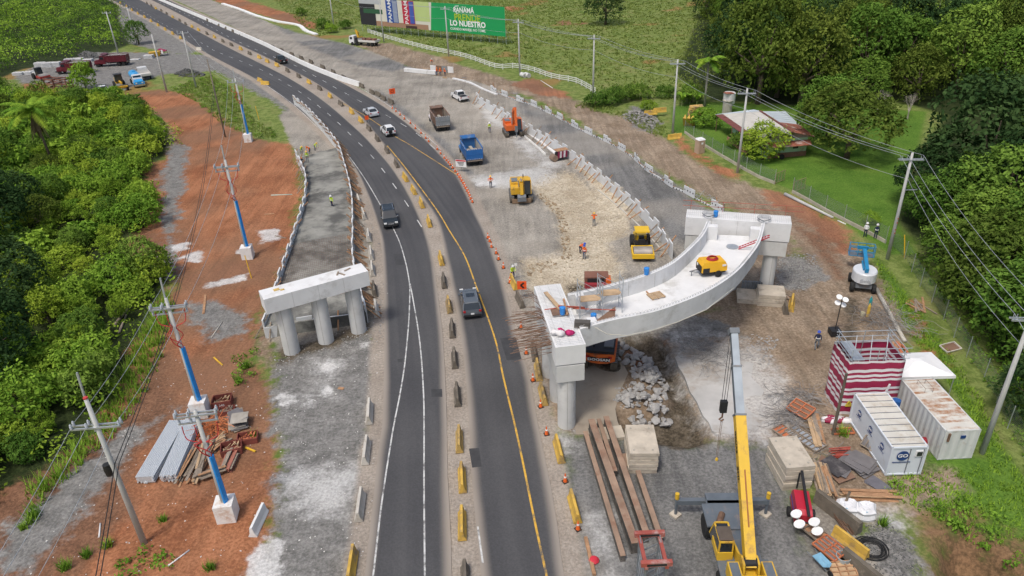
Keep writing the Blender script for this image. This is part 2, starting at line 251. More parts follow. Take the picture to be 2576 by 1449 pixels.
def ground_mat():
    k=bpy.data.materials.new('earth'); k.use_nodes=True; n=k.node_tree; L=n.links.new; N=n.nodes.new; b=n.nodes['Principled BSDF']; b.inputs['Roughness'].default_value=.95; b.inputs['Specular IOR Level'].default_value=.15
    geo=N('ShaderNodeNewGeometry')
    def noise(s,d=6,r=.62,dist=0):
        x=N('ShaderNodeTexNoise'); x.inputs['Scale'].default_value=s; x.inputs['Detail'].default_value=d; x.inputs['Roughness'].default_value=r; x.inputs['Distortion'].default_value=dist; L(geo.outputs['Position'],x.inputs['Vector']); return x.outputs[0]
    nA=noise(.16,5,.68); nB=noise(.75,5,.68); nC=noise(4.5,3,.7); nD=noise(.05,2,.6)
    vo=N('ShaderNodeTexVoronoi'); vo.inputs['Scale'].default_value=2.6; L(geo.outputs['Position'],vo.inputs['Vector']); bw=N('ShaderNodeSeparateColor'); L(vo.outputs['Color'],bw.inputs[0])
    rv=N('ShaderNodeVectorMath'); rv.operation='MULTIPLY'; rv.inputs[1].default_value=(1.1,.10,1); L(geo.outputs['Position'],rv.inputs[0]); rt=N('ShaderNodeTexNoise'); rt.inputs['Scale'].default_value=1.; rt.inputs['Detail'].default_value=4; rt.inputs['Distortion'].default_value=.8; L(rv.outputs[0],rt.inputs['Vector']); nR=rt.outputs[0]
    def mth(op,a,c=None,d=None):
        x=N('ShaderNodeMath'); x.operation=op
        for i,q in enumerate((a,c,d)):
            if q is None: continue
            if isinstance(q,(int,float)): x.inputs[i].default_value=q
            else: L(q,x.inputs[i])
        return x.outputs[0]
    def rng_(v,a,c,lo=0,hi=1,sm=True):
        x=N('ShaderNodeMapRange'); x.interpolation_type='SMOOTHSTEP' if sm else 'LINEAR'; L(v,x.inputs[0])
        for i,q in zip((1,2,3,4),(a,c,lo,hi)): x.inputs[i].default_value=q
        return x.outputs[0]
    def mix(f,a,c,bl='MIX'):
        x=N('ShaderNodeMix'); x.data_type='RGBA'; x.blend_type=bl
        for i,q in ((0,f),(6,a),(7,c)):
            if isinstance(q,tuple): x.inputs[i].default_value=(*q,1)
            elif isinstance(q,(int,float)): x.inputs[i].default_value=q
            else: L(q,x.inputs[i])
        return x.outputs[2]
    # pasture
    col=mix(rng_(nB,.38,.62),(.115,.160,.034),(.215,.260,.075)); col=mix(rng_(nA,.50,.68),col,(.23,.23,.085)); col=mix(rng_(nA,.44,.30),col,(.085,.145,.022)); col=mix(rng_(nC,.35,.7),mix(.22,col,(.06,.095,.02)),col)
    col=mix(rng_(nD,.60,.66),col,mix(.6,col,(.30,.14,.06)))
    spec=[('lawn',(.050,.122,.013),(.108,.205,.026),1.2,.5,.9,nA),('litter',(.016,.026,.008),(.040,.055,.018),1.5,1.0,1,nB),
     ('dirt',(.185,.135,.092),(.310,.245,.180),3.5,.9,1,nA),('red',(.235,.088,.044),(.395,.172,.090),4.5,.8,.96,nA),
     ('rbrown',(.105,.058,.036),(.225,.120,.072),4.5,1.2,.9,nB),('gravel',(.140,.136,.127),(.240,.232,.216),4.5,.7,1,nB),('grey',(.195,.178,.152),(.345,.318,.275),1.5,.4,1,nA),('asph',(.112,.111,.108),(.208,.205,.197),3.,1.1,1,nA),
     ('tan',(.37,.305,.215),(.54,.475,.365),2.6,.8,.96,nA),('mud',(.050,.040,.026),(.135,.110,.080),2.6,.6,1,nB),('white',(.38,.37,.35),(.58,.575,.555),4.2,1.3,.72,nA),('chalk',(.44,.43,.41),(.64,.63,.61),2.2,.35,.86,nB),('beige',(.265,.225,.185),(.36,.315,.265),.5,.35,1,nA)]
    for nm,c1,c2,amp,soft,al,nz in spec:
        at=N('ShaderNodeAttribute'); at.attribute_name=nm
        v=mth('ADD',at.outputs['Fac'],mth('MULTIPLY',mth('SUBTRACT',mth('ADD',mth('MULTIPLY',nA,.5),mth('MULTIPLY',nB,.5)),.5),amp*2.2))
        f=rng_(v,-soft,soft,0,al); cc=mix(rng_(mth('ADD',mth('MULTIPLY',nz,.6),mth('MULTIPLY',nC,.4)),.36,.64),c1,c2)
        if nm in('tan','gravel','mud','dirt'): cc=mix({'tan':.12,'gravel':.14,'mud':.22,'dirt':.12}[nm],cc,mix(1,cc,mix(rng_(bw.outputs[0],.1,.95),(.35,.34,.33),(1.7,1.72,1.75)),'MULTIPLY'))
        if nm in('red','dirt','grey','asph'): cc=mix({'red':.34,'dirt':.38,'grey':.26,'asph':.36}[nm],cc,mix(1,cc,mix(rng_(nR,.32,.68),(.55,.55,.55),(1.4,1.38,1.34)),'MULTIPLY'))
        if nm=='red': cc=mix(rng_(nD,.45,.62,0,.6),cc,(.17,.105,.07))
        if nm in('grey','asph'): cc=mix(rng_(nD,.5,.6,0,.35),cc,(.41,.37,.31))
        col=mix(f,col,cc)
    col=mix(.34,col,mix(1,col,mix(rng_(nC,.28,.72),(.62,.62,.62),(1.38,1.38,1.38)),'MULTIPLY'))
    L(col,b.inputs['Base Color']); bp=N('ShaderNodeBump'); bp.inputs['Strength'].default_value=.8; bp.inputs['Distance'].default_value=.16
    L(mth('ADD',mth('ADD',mth('MULTIPLY',nB,.6),mth('MULTIPLY',nC,.35)),mth('MULTIPLY',nR,.7)),bp.inputs['Height']); L(bp.outputs[0],b.inputs['Normal']); return k
me.materials.append(ground_mat()); obj('ground',me,kind='structure')
def road_mat():
    k=bpy.data.materials.new('asphalt'); k.use_nodes=True; n=k.node_tree; L=n.links.new; N=n.nodes.new; b=n.nodes['Principled BSDF']; b.inputs['Roughness'].default_value=.82; b.inputs['Specular IOR Level'].default_value=.25
    at=N('ShaderNodeAttribute'); at.attribute_name='edge'; ac=N('ShaderNodeAttribute'); ac.attribute_name='across'; geo=N('ShaderNodeNewGeometry')
    def noise(s,d,v=geo.outputs['Position']):
        x=N('ShaderNodeTexNoise'); x.inputs['Scale'].default_value=s; x.inputs['Detail'].default_value=d; L(v,x.inputs['Vector']); return x
    def mr(v,a,c,lo=0,hi=1):
        x=N('ShaderNodeMapRange'); x.interpolation_type='SMOOTHSTEP'; L(v,x.inputs[0])
        for i,q in zip((1,2,3,4),(a,c,lo,hi)): x.inputs[i].default_value=q
        return x.outputs[0]
    cx=N('ShaderNodeCombineXYZ'); L(ac.outputs['Fac'],cx.inputs[0]); sx=N('ShaderNodeAttribute'); sx.attribute_name='along'; L(sx.outputs['Fac'],cx.inputs[1])
    vm=N('ShaderNodeVectorMath'); vm.operation='MULTIPLY'; vm.inputs[1].default_value=(.7,.02,1); L(cx.outputs[0],vm.inputs[0])
    streak=noise(1.,4,vm.outputs[0]).outputs[0]; big=noise(.09,6).outputs[0]; fine=noise(9,3).outputs[0]
    ad=N('ShaderNodeMath'); ad.operation='ADD'; L(streak,ad.inputs[0]); L(big,ad.inputs[1])
    m1=N('ShaderNodeMix'); m1.data_type='RGBA'; L(mr(ad.outputs[0],.65,1.35),m1.inputs[0]); m1.inputs[6].default_value=(.060,.060,.063,1); m1.inputs[7].default_value=(.090,.089,.090,1)
    m2=N('ShaderNodeMix'); m2.data_type='RGBA'; m2.blend_type='MULTIPLY'; m2.inputs[0].default_value=.5; L(m1.outputs[2],m2.inputs[6]); x=N('ShaderNodeMix'); x.data_type='RGBA'; L(mr(fine,.3,.7),x.inputs[0]); x.inputs[6].default_value=(.8,.8,.8,1); x.inputs[7].default_value=(1.2,1.2,1.2,1); L(x.outputs[2],m2.inputs[7])
    e2=N('ShaderNodeMath'); e2.operation='ADD'; L(at.outputs['Fac'],e2.inputs[0]); q=N('ShaderNodeMath'); q.operation='MULTIPLY_ADD'; q.inputs[1].default_value=.5; q.inputs[2].default_value=-.25; L(big,q.inputs[0]); L(q.outputs[0],e2.inputs[1])
    m3=N('ShaderNodeMix'); m3.data_type='RGBA'; L(mr(e2.outputs[0],.0,.85,1,0),m3.inputs[0]); L(m2.outputs[2],m3.inputs[6]); m3.inputs[7].default_value=(.30,.262,.222,1)
    L(m3.outputs[2],b.inputs['Base Color']); return k
RM=road_mat()
def strip(name,A,B,z,material,n=220,label=None,cols=9,kind='structure'):
    a=resample(wl(A),1.); c=resample(wl(B),1.); ia=np.linspace(0,len(a)-1,n); ic=np.linspace(0,len(c)-1,n); q=lambda p,i:np.c_[np.interp(i,np.arange(len(p)),p[:,0]),np.interp(i,np.arange(len(p)),p[:,1])]
    a=q(a,ia); c=q(c,ic); vs=[];ed=[];acx=[];al=[]; s=np.r_[0,np.cumsum(np.hypot(*np.diff(a,axis=0).T))]
    us=np.array([0,.05,.12,.25,.5,.75,.88,.95,1.])
    for i in range(n):
        w=np.hypot(*(c[i]-a[i]))
        for u in us:
            p=a[i]*(1-u)+c[i]*u; vs.append((p[0],p[1],z)); ed.append(min(u,1-u)*w); acx.append(u*w); al.append(s[i])
    k=len(us); fs=[(i*k+j,i*k+j+1,(i+1)*k+j+1,(i+1)*k+j) for i in range(n-1) for j in range(k-1)]
    m=bpy.data.meshes.new(name); m.from_pydata(vs,[],fs)
    for nm,d in(('edge',ed),('across',acx),('along',al)): m.attributes.new(nm,'FLOAT','POINT').data.foreach_set('value',np.array(d,'f'))
    m.materials.append(material); 
    if m.polygons[0].normal.z<0: m.flip_normals()
    return obj(name,m,kind=kind)
strip('road',LL,LR,.055,RM); strip('road',RL,RR,.055,RM)
WP=mat('white_paint',(.58,.58,.56),.7,.14,3,dirt=((.15,.145,.14),.5,1.6)); YP=mat('yellow_paint',(.62,.36,.05),.7,.2,3,dirt=((.13,.11,.09),.5,1.1))
def line(name,pts,wd,material,z=.061,dash=None):
    p=resample([g(*q) for q in pts],.6); s=np.r_[0,np.cumsum(np.hypot(*np.diff(p,axis=0).T))]; mb=MB()
    def at(t): return np.array([np.interp(t,s,p[:,0]),np.interp(t,s,p[:,1])])
    segs=[(0,s[-1])] if not dash else [(t,min(t+dash[0],s[-1])) for t in np.arange(dash[2] if len(dash)>2 else 0,s[-1],dash[1])]
    for a,b in segs:
        ts=np.linspace(a,b,max(2,int((b-a)/1.2)+1)); ring=[]
        for t in ts:
            d=at(min(t+.3,s[-1]))-at(max(t-.3,0)); d/=np.hypot(*d)+1e-9; nn=np.array([-d[1],d[0]])*wd/2; c=at(t); ring.append((c-nn,c+nn))
        for q,r in zip(ring[:-1],ring[1:]): mb.quad((*q[0],z),(*r[0],z),(*r[1],z),(*q[1],z))
    o=mb.build(name,material,kind='structure'); 
    if o.data.polygons[0].normal.z<0: o.data.flip_normals()
    return o
line('lane_marking',[(859,370),(884,402),(919,452),(959,520),(989,575),(1006,612),(1019,655),(1026,687),(1031,724),(1030,780),(1027,830),(1018,920),(1005,1000),(988,1087),(960,1270),(939,1449),(905,1700)],.115,WP)
line('lane_marking',[(1032,715),(1042,770),(1052,830),(1060,900),(1066,1000),(1067,1090),(1067,1250),(1069,1449),(1071,1700)],.115,WP,z=.066)
line('lane_marking',[(290,2),(344,22),(405,58),(459,85),(512,111),(540,128),(600,152),(657,176),(687,191),(716,209),(744,225),(771,244),(797,264),(828,289),(860,318),(894,352),(927,384),(957,420),(990,465),(1025,516),(1063,575)],.13,WP,dash=(2.4,7.3,1))
line('lane_marking',[(400,5),(450,28),(497,49),(525,65),(579,95),(610,110),(655,130),(735,162),(767,179),(800,196),(836,217),(871,236),(909,257),(950,278),(995,304),(1042,332),(1100,380)],.13,WP,dash=(2.6,7.3,2))
line('lane_marking',[(1178,1095),(1188,1187),(1199,1300),(1213,1405),(1240,1600)],.12,WP,dash=(3.,9.,9.3))
line('lane_marking',[(644,197),(726,254),(790,312),(848,366)],.1,WP)
line('lane_marking',[(905,221),(969,260),(1019,297),(1089,357),(1110,378)],.11,WP)
line('lane_marking',[(856,257),(919,292),(964,322),(999,347),(1026,362),(1094,405),(1149,440)],.13,YP)
line('lane_marking',[(974,367),(1019,422),(1094,522),(1131,582),(1169,645),(1199,724),(1244,849),(1266,949),(1286,1032),(1299,1087),(1320,1187),(1345,1312),(1375,1449),(1430,1690)],.15,YP,z=.066)

PCH=mat('asphalt_patch',(.048,.048,.050),.85,.2,1.5)
for poly in ([(1258,852),(1298,850),(1312,905),(1275,908)],[(1180,1130),(1205,1128),(1212,1175),(1188,1178)],[(990,640),(1012,640),(1018,668),(996,668)],[(1085,980),(1112,980),(1113,1000),(1086,1000)],[(1000,905),(1014,903),(1012,912),(1001,913)]):
    q=[g(*p) for p in poly]; mb=MB().quad(*[(v.x,v.y,.059) for v in q]); o=mb.build('asphalt_patch',PCH,kind='structure')
    if o.data.polygons[0].normal.z<0: o.data.flip_normals()

SLB=mat('old_slab',(.44,.43,.41),.9,.16,.35,bump=.3,bsc=4,dirt=((.30,.255,.205),.42,.22)); SLT=mat('tan_slab',(.33,.285,.225),.9,.15,.5,bump=.2,bsc=4,dirt=((.22,.18,.14),.4,.25))
for nm,mt_,poly in (('concrete_slab',SLB,[(1698,900),(1706,922),(1723,950),(1735,985),(1752,1010),(1768,1046),(1782,1062),(1792,1086),(1840,1095),(1880,1080),(1900,1088),(1925,1060),(1905,1020),(1922,985),(1890,950),(1895,915),(1850,905),(1820,880),(1780,885),(1740,868)]),('concrete_slab',SLT,[(1470,925),(1530,915),(1562,905),(1580,940),(1560,985),(1548,1030),(1553,1060),(1566,1092),(1450,1094),(1430,1000)])):
    q=[g(*p) for p in poly]; c=q[0].copy(); MB().prism([(v.x-c.x,v.y-c.y) for v in q],-.5,.05).build(nm,mt_,loc=(c.x,c.y,0),kind='structure')
# ---------------------------------------------------------------- piers, curved deck, retaining walls
CON=mat('new_concrete',(.56,.56,.54),.85,.07,.7,bump=.15,bsc=6,dirt=((.42,.40,.36),.25,.5)); CONW=mat('pale_concrete',(.69,.69,.68),.85,.06,.9,bump=.12,bsc=5,dirt=((.50,.49,.46),.34,.5))
CONO=mat('old_concrete',(.36,.34,.29),.9,.2,1.2,bump=.4,bsc=8,dirt=((.20,.18,.14),.4,1.0)); CONB=mat('stacked_concrete',(.50,.44,.355),.9,.16,1.1,bump=.3,bsc=5,dirt=((.28,.24,.19),.35,.8))
STEEL=mat('rebar_steel',(.17,.10,.065),.8,.3,4); GALV=mat('galvanised_steel',(.50,.53,.55),.45,.12,3,metal=.6); WOOD=mat('raw_timber',(.38,.215,.115),.85,.3,2.5); WOODG=mat('grey_timber',(.27,.22,.17),.9,.3,2.5)
WIREW=mat('pale_rebar',(.50,.50,.49),.7,.1,4)
def frame(a,b,z): # matrix with local x from a to b at height z
    a=Vector((a[0],a[1],z)); b=Vector((b[0],b[1],z)); x=(b-a); L=x.length; x.normalize(); y=Vector((-x.y,x.x,0))
    return Matrix(((x[0],y[0],0,a[0]),(x[1],y[1],0,a[1]),(0,0,1,z),(0,0,0,1))),L
def column(par,x,y,h,r=.7):
    mb=MB(); n=28; zs=[-.15,0,h*.45,h*.45+.02,h]; mb.loft([[(x+rr*math.cos(2*math.pi*k/n),y+rr*math.sin(2*math.pi*k/n),z) for k in range(n)] for z,rr in [(-.4,r),(h*.48,r),(h*.485,r-.012),(h*.49,r),(h,r)]])
    mb.cur=1; mb.box((x,y-r-.002,h*.5),(.05,.02,h*.98)); o=mb.build('column',[CON,mat('form_seam',(.40,.39,.37),.9)],par); return o
def hoops(mb,M,L,wd,st=.22,h=.12,r=.012):
    k=st/2
    while k<L:
        mb.tube([M@Vector((k,.12,-.05)),M@Vector((k,.14,h)),M@Vector((k,wd-.14,h)),M@Vector((k,wd-.12,-.05))],r,4); k+=st
    for y in (.4,wd/2,wd-.4): mb.tube([M@Vector((.1,y,h)),M@Vector((L-.1,y,h))],r,4)
# near right pier
A=(4.05,43.65);B=(2.94,52.9)
pr_=thing('bridge_pier','near concrete pier with stacked crossbeams carrying the scaffold end of the curved deck','bridge pier',(3.5,48,0))
pm=Matrix.Translation((-3.5,-48,0))
def child(mb,name,mats,par,M=None,**k):
    if M is not None: mb.xf(M)
    return mb.build(name,mats,par,**k)
M,L=frame(A,B,0)
mb=MB().box((L/2,0,5.36),(L+.05,2.1,1.42)).xf(M); child(mb,'lower_crossbeam',CON,pr_,pm)
mb=MB().box((L/2,0,7.0),(L,2.25,1.62)).xf(M); child(mb,'upper_crossbeam',CONW,pr_,pm)
mb=MB(); [mb.box((q*L/4+L/8,0,6.13),(.7,1.2,.14)) for q in range(4)]; mb.xf(M); child(mb,'bearing_pads',CONO,pr_,pm,kind='stuff')
for q in (.75,4.1,7.5):
    p=M@Vector((q,.15,0)); o=column(pr_,p.x,p.y,4.75); o.data.transform(pm)
mb=MB(); hoops(mb,M@Matrix.Translation((0,-1.1,7.82)),L,2.2); child(mb,'top_rebar_hoops',WIREW,pr_,pm,kind='stuff')
mb=MB(); r2=random.Random(3)
for k in range(80):
    x=r2.uniform(1.2,6.2); z=r2.uniform(6.35,7.65); l=r2.uniform(1.4,3.2); d=r2.uniform(-.25,.25); a=M@Vector((x,1.1,z)); mb.tube([a,a+(M.to_3x3()@Vector((d*l,l,-.06*l-r2.random()*.15)))],.022,4)
for k in range(16):
    x=r2.uniform(3.,8.); a=M@Vector((x,1.1,7.6)); u=M.to_3x3()@Vector((r2.uniform(-1,1.2),r2.uniform(.6,1.6),0)); mb.tube([a,a+u*.4+Vector((0,0,.5)),a+u+Vector((0,0,.4+r2.random()*.5))],.02,4)
child(mb,'projecting_rebar',STEEL,pr_,pm,kind='stuff')
# far right pier
A2=(17.75,66.3);B2=(27.1,63.55); fp=thing('bridge_pier','far concrete pier at the wide end of the curved deck by the red ladder','bridge pier',(22,65,0)); fm=Matrix.Translation((-22,-65,0))
M2,L2=frame(A2,B2,0)
child(MB().box((L2/2,0,5.15),(L2-.1,1.9,1.5)).xf(M2),'lower_crossbeam',CON,fp,fm); child(MB().box((L2/2,0,6.95),(L2+.1,2.0,1.9)).xf(M2),'upper_crossbeam',CONW,fp,fm)
mb=MB(); [mb.box((q*L2/4+L2/8,0,5.95),(.7,1.2,.12)) for q in range(4)]; child(mb.xf(M2),'bearing_pads',CONO,fp,fm,kind='stuff')
for q in (1.3,4.9,8.4):
    p=M2@Vector((q,-.1,0)); o=column(fp,p.x,p.y,4.45,.68); o.data.transform(fm)
mb=MB(); hoops(mb,M2@Matrix.Translation((0,-.95,7.9)),L2,1.9,.2); child(mb,'top_rebar_hoops',WIREW,fp,fm,kind='stuff')
mb=MB()
for z in (8.9,8.35): mb.tube([M2@Vector((-.5,.9,z)),M2@Vector((L2+1.2,.9,z+.1))],.03,5)
for x in (.3,3.4,6.4,9.3): mb.tube([M2@Vector((x,.9,7.85)),M2@Vector((x,.9,9.0))],.025,5)
child(mb,'guard_rail',mat('rust_red_pipe',(.33,.09,.06),.7),fp,fm)
# curved deck
Rr=resample([(4.95,45.5),(7.41,46.53),(10.59,47.43),(13.17,48.72),(15.99,50.58),(18.75,53.21),(20.92,56.13),(22.72,59.03),(24.4,62.84)],.5); Rl=resample([(4.48,50.95),(7.36,51.9),(10.,53.1),(11.83,54.1),(13.92,55.8),(16.39,59.),(17.86,61.26),(19.09,63.89)],.4)
N=46; ii=np.linspace(0,1,N); q=lambda p:np.c_[np.interp(ii,np.linspace(0,1,len(p)),p[:,0]),np.interp(ii,np.linspace(0,1,len(p)),p[:,1])]
Rr,Rl=q(Rr),q(Rl); dk=thing('bridge_deck','curved white concrete trough deck spanning between the two right piers','bridge deck',(13,54,0)); dm=Matrix.Translation((-13,-54,0))
mb=MB(); rings=[]; ZR=8.02; flo=6.62
for a,b in zip(Rr,Rl):
    a=Vector(a);b=Vector(b); u=(b-a).normalized(); rim=.34
    P=lambda p,z:(p.x,p.y,z)
    rings.append([P(a+u*.12,6.22),P(a,ZR),P(a+u*rim,ZR),P(a+u*(rim+.04),flo),P(b-u*(rim+.04),flo),P(b-u*rim,ZR),P(b,ZR),P(b-u*.12,6.22)])
mb.loft(rings); child(mb,'trough',CONW,dk,dm)
mb=MB()
for S,sg in((Rr,1),(Rl,-1)):
    p=resample([Vector(x) for x in S],.3)
    for k in range(len(p)-1):
        a=Vector((*p[k],ZR)); b=Vector((*p[k+1],ZR)); d=(b-a).normalized(); nn=Vector((-d.y,d.x,0))*sg*.17
        c=(a+b)/2+nn; mb.tube([c-d*.1,c-d*.14+Vector((0,0,.13)),c+Vector((0,0,.2)),c+d*.14+Vector((0,0,.13)),c+d*.1],.016,4)
child(mb,'rim_rebar_loops',WIREW,dk,dm,kind='stuff')
mb=MB()
for S,sg,s0 in((Rr,1,.47),(Rl,-1,.47)):
    for k in (6,12,18,24,30,36,41):
        a=Vector((*S[k],0)); d=Vector((*(S[k+1]-S[k]),0)).normalized(); nn=Vector((-d.y,d.x,0))*sg
        mb.box((*(a+nn*(.385))[:2],7.3),(.03,.03,1.3))
child(mb,'form_joints',mat('deck_seam',(.56,.555,.54),.9),dk,dm,kind='stuff')
for e,u_ in ((2,Rl),(2,Rr),(-3,Rl),(-3,Rr)):
    a=Vector(u_[e]); o_=Vector((Rr if u_ is Rl else Rl)[e]); u=(o_-a).normalized(); c=a+u*.75; child(MB().box((c.x,c.y,7.25),(.9,.7,1.5),math.atan2(u.y,u.x)),'anchor_block',CONW,dk,dm)
# left pier
A3=(-21.95,55.75);B3=(-13.75,60.25); lp=thing('bridge_pier','left concrete pier of three round columns under one long white crossbeam','bridge pier',(-18,58,0)); lm=Matrix.Translation((18,-58,0)); M3,L3=frame(A3,B3,0)
child(MB().box((L3/2,0,5.75),(L3+.2,1.95,1.5)).xf(M3),'crossbeam',CONW,lp,lm)
for q in (1.45,4.7,7.95):
    p=M3@Vector((q,0,0)); o=column(lp,p.x,p.y,5.02,.74); o.data.transform(lm)
mb=MB().box((1.3,.2,6.53),(.5,.35,.08)).box((1.75,-.1,6.53),(.35,.2,.08)); child(mb.xf(M3),'bearing_blocks',mat('ochre_mortar',(.55,.38,.12),.9),lp,lm,kind='stuff')
for x,y,rz in((6.9,.1,1.1),(7.9,.35,.4),(7.2,-.25,2.)): child(MB().box((0,0,0),(.7,.16,.06),rz).xf(Matrix.Translation((x,y,6.54))).xf(M3),'timber_offcut',WOODG,lp,lm)
SEAM=mat('form_seam',(.4,.39,.37),.9)
for par_,M_,L_,w_,z_,h_,tm_ in((pr_,M,L,2.25,7.0,1.6,pm),(fp,M2,L2,2.0,6.95,1.85,fm),(lp,M3,L3,1.95,5.75,1.46,lm)):
    for k in range(1,4):
        for s_ in(-1,1): child(MB().box((L_*k/4,s_*(w_/2+.002),z_),(.025,.012,h_)).xf(M_),'form_seam',SEAM,par_,tm_)
# left ramp: raised fill between two panel walls
rl=[g(*p,z) for p,z in [((671,851),0),((690,775),.6),((706,705),1.2),((728,640),1.1),((750,570),1.),((768,512),.9),((770,457),.8),((758,420),.6),((744,392),.5)]]
rr=[g(*p,z) for p,z in [((925,812),0),((905,725),.6),((893,660),1.2),((888,620),1.2),((888,560),1.1),((888,520),1.),((880,470),.9),((868,410),.6),((853,366),.3)]]
mb=MB(); n=40; a=resample(rl,.5);b=resample(rr,.5); ii=np.linspace(0,1,n); f_=lambda p:np.c_[np.interp(ii,np.linspace(0,1,len(p)),p[:,0]),np.interp(ii,np.linspace(0,1,len(p)),p[:,1])]
a,b=f_(a),f_(b); zs=1.15*(1-sst(.55,1,ii))+.06; rows=[]
for k in range(n): rows.append([(*(a[k]*(1-u)+b[k]*u),zs[k]+.05*math.sin(k*.9+u*7)) for u in np.linspace(0,1,13)])
mb.loft(rows,False,False)
mb.quad((*a[0],zs[0]),(*b[0],zs[0]),(*b[0],-.2),(*a[0],-.2))
FILL=mat('ramp_fill',(.265,.26,.23),.95,.3,.35,bump=.5,bsc=5,dirt=((.095,.093,.085),.6,.22)); o=mb.build('ramp_fill',FILL,kind='structure',fix=False)
if o.data.polygons[5].normal.z<0: o.data.flip_normals()
mb=MB()   # mesh reinforcement strips at the pier end
for k in np.linspace(3,13,34):
    i0=int(k); t=k-i0; pa=a[i0]*(1-t)+a[i0+1]*t; pb=b[i0]*(1-t)+b[i0+1]*t; mb.tube([(*pa,1.28),(*pb,1.28)],.012,3)
for u in np.linspace(.03,.97,34): mb.tube([(*(a[k]*(1-u)+b[k]*u),1.285) for k in (3,7,10,13)],.012,3)
mb.build('reinforcement_mesh',STEEL,label='rusty steel reinforcement mesh laid on the grey fill behind the left pier',cat='mesh')
SPOT=mat('black_connector',(.02,.02,.02),.8); WPAN=mat('panel_concrete',(.60,.61,.61),.85,.07,1.,dirt=((.46,.45,.43),.25,1.)); PANM={}
def panel_mesh(w,h,t,spots):
    k=(w,h,t,spots)
    if k not in PANM:
        mb=MB().box((0,0,h/2),(w-.03,t,h))
        if spots:
            mb.cur=1
            for x in(-w*.27,w*.27):
                for y in(-t/2-.012,t/2+.012): mb.box((x,y,h*.55),(.17,.025,.2))
        PANM[k]=mb.mesh('panel',[WPAN,SPOT])
    return PANM[k]
def wall_run(root,path,pat,zf,side,props,wd=1.5,t=.14,proplen=1.9,seed=1,spots=False,org=(0,0),lean=0):
    r=random.Random(seed); p=resample(path,.1); s=np.r_[0,np.cumsum(np.hypot(*np.diff(p,axis=0).T))]; d=0; k=0
    at=lambda x:Vector((np.interp(x,s,p[:,0]),np.interp(x,s,p[:,1]),0))
    while d+wd<=s[-1]:
        h=pat[k%len(pat)]; a_,b_=at(d),at(d+wd); c=(a_+b_)/2; an=ang(a_,b_)
        if h: 
            o=obj('panel',panel_mesh(wd,h,t,spots),root,(c.x-org[0],c.y-org[1],zf(d/s[-1])),an); o.rotation_euler=(r.uniform(-.03,.03)+lean,0,an+r.uniform(-.02,.02))
            nn=Vector((-math.sin(an),math.cos(an),0)).normalized()*side; tt=Vector((math.cos(an),math.sin(an),0))
            for _ in range(props if r.random()<.8 else 0):
                e=tt*r.uniform(-.55,.55); top=c+e+nn*(t/2+.05)+Vector((0,0,zf(d/s[-1])+h*.72)); ft=c+e+tt*r.uniform(-.25,.25)+nn*(proplen*r.uniform(.45,.8)); ft.z=zf(d/s[-1])+.0
                up=(top-ft).normalized(); top=top+up*r.uniform(.3,1.3)
                child(MB().bar(ft-up*.1,top,.13,.10),'timber_prop',WOOD if r.random()<.75 else WOODG,root,Matrix.Translation((-org[0],-org[1],0)))
        d+=wd; k+=1
la=[g(*p,z) for p,z in [((671,851),0),((690,780),.5),((706,712),1.),((728,645),1.),((750,575),1.),((769,512),1.),((771,457),1.),((761,425),1.),((744,395),1.)]]
lb=[g(*p,z) for p,z in [((925,812),0),((905,725),1.),((890,662),2.),((886,637),2.),((885,600),2.),((886,562),2.),((886,525),2.),((883,482),2.),((876,445),2.),((864,400),1.7),((849,362),1.4),((830,340),1.2),((800,306),1.),((760,268),.9),((735,250),.8)]]
t=thing('retaining_wall','row of white panels along the red-earth side of the left ramp','retaining wall',(*la[3][:2],0)); wall_run(t,la,[2.,1.7,2.1,1.6],lambda u:.0 if u<.1 else .25,1,1,seed=4,spots=True,org=la[3][:2])
t=thing('retaining_wall','row of white panels with timber props between the left ramp and the highway','retaining wall',(*lb[3][:2],0)); wall_run(t,lb,[2.,1.5,2.,1.7],lambda u:0,-1,3,seed=5,spots=True,org=lb[3][:2],proplen=2.)
lc=[Vector((*rl[0][:2],0)),Vector((*((rl[0]+rr[0])/2)[:2],0))+Vector((-.3,.2,0)),Vector((*rr[0][:2],0))]
t=thing('retaining_wall','low panels crossing the end of the left ramp behind the three columns','retaining wall',(*lc[1][:2],0)); wall_run(t,lc,[1.2,1.2,1.6,1.2],lambda u:0,-1,1,seed=6,org=lc[1][:2],proplen=.9)
ra=[g(*p) for p in [(1198,255),(1219,271),(1261,294),(1319,331),(1375,363),(1448,410),(1513,462),(1548,492),(1603,537),(1638,575),(1663,605),(1690,652)]]
t=thing('retaining_wall','long propped panel wall on the excavation side of the right ramp','retaining wall',(*ra[5][:2],0)); wall_run(t,ra[::-1],[1.9,1.25,1.7,1.25],lambda u:-.05,1,1,seed=8,org=ra[5][:2],proplen=2.,wd=1.55)
rb=[g(*p) for p in [(1235,228),(1293,251),(1335,264),(1365,278),(1398,294),(1430,312),(1463,329),(1495,344),(1528,359),(1583,391),(1620,425),(1643,440),(1668,456),(1690,472),(1715,482),(1768,511),(1823,538)]]
t=thing('retaining_wall','broken row of low white panels between the right ramp and the dirt track','retaining wall',(*rb[8][:2],0)); wall_run(t,rb,[1.15,.9,.22,.22,1.1,1.1,.2,.25,.2],lambda u:0,1,1,seed=9,spots=True,org=rb[8][:2],proplen=.5,wd=1.15)
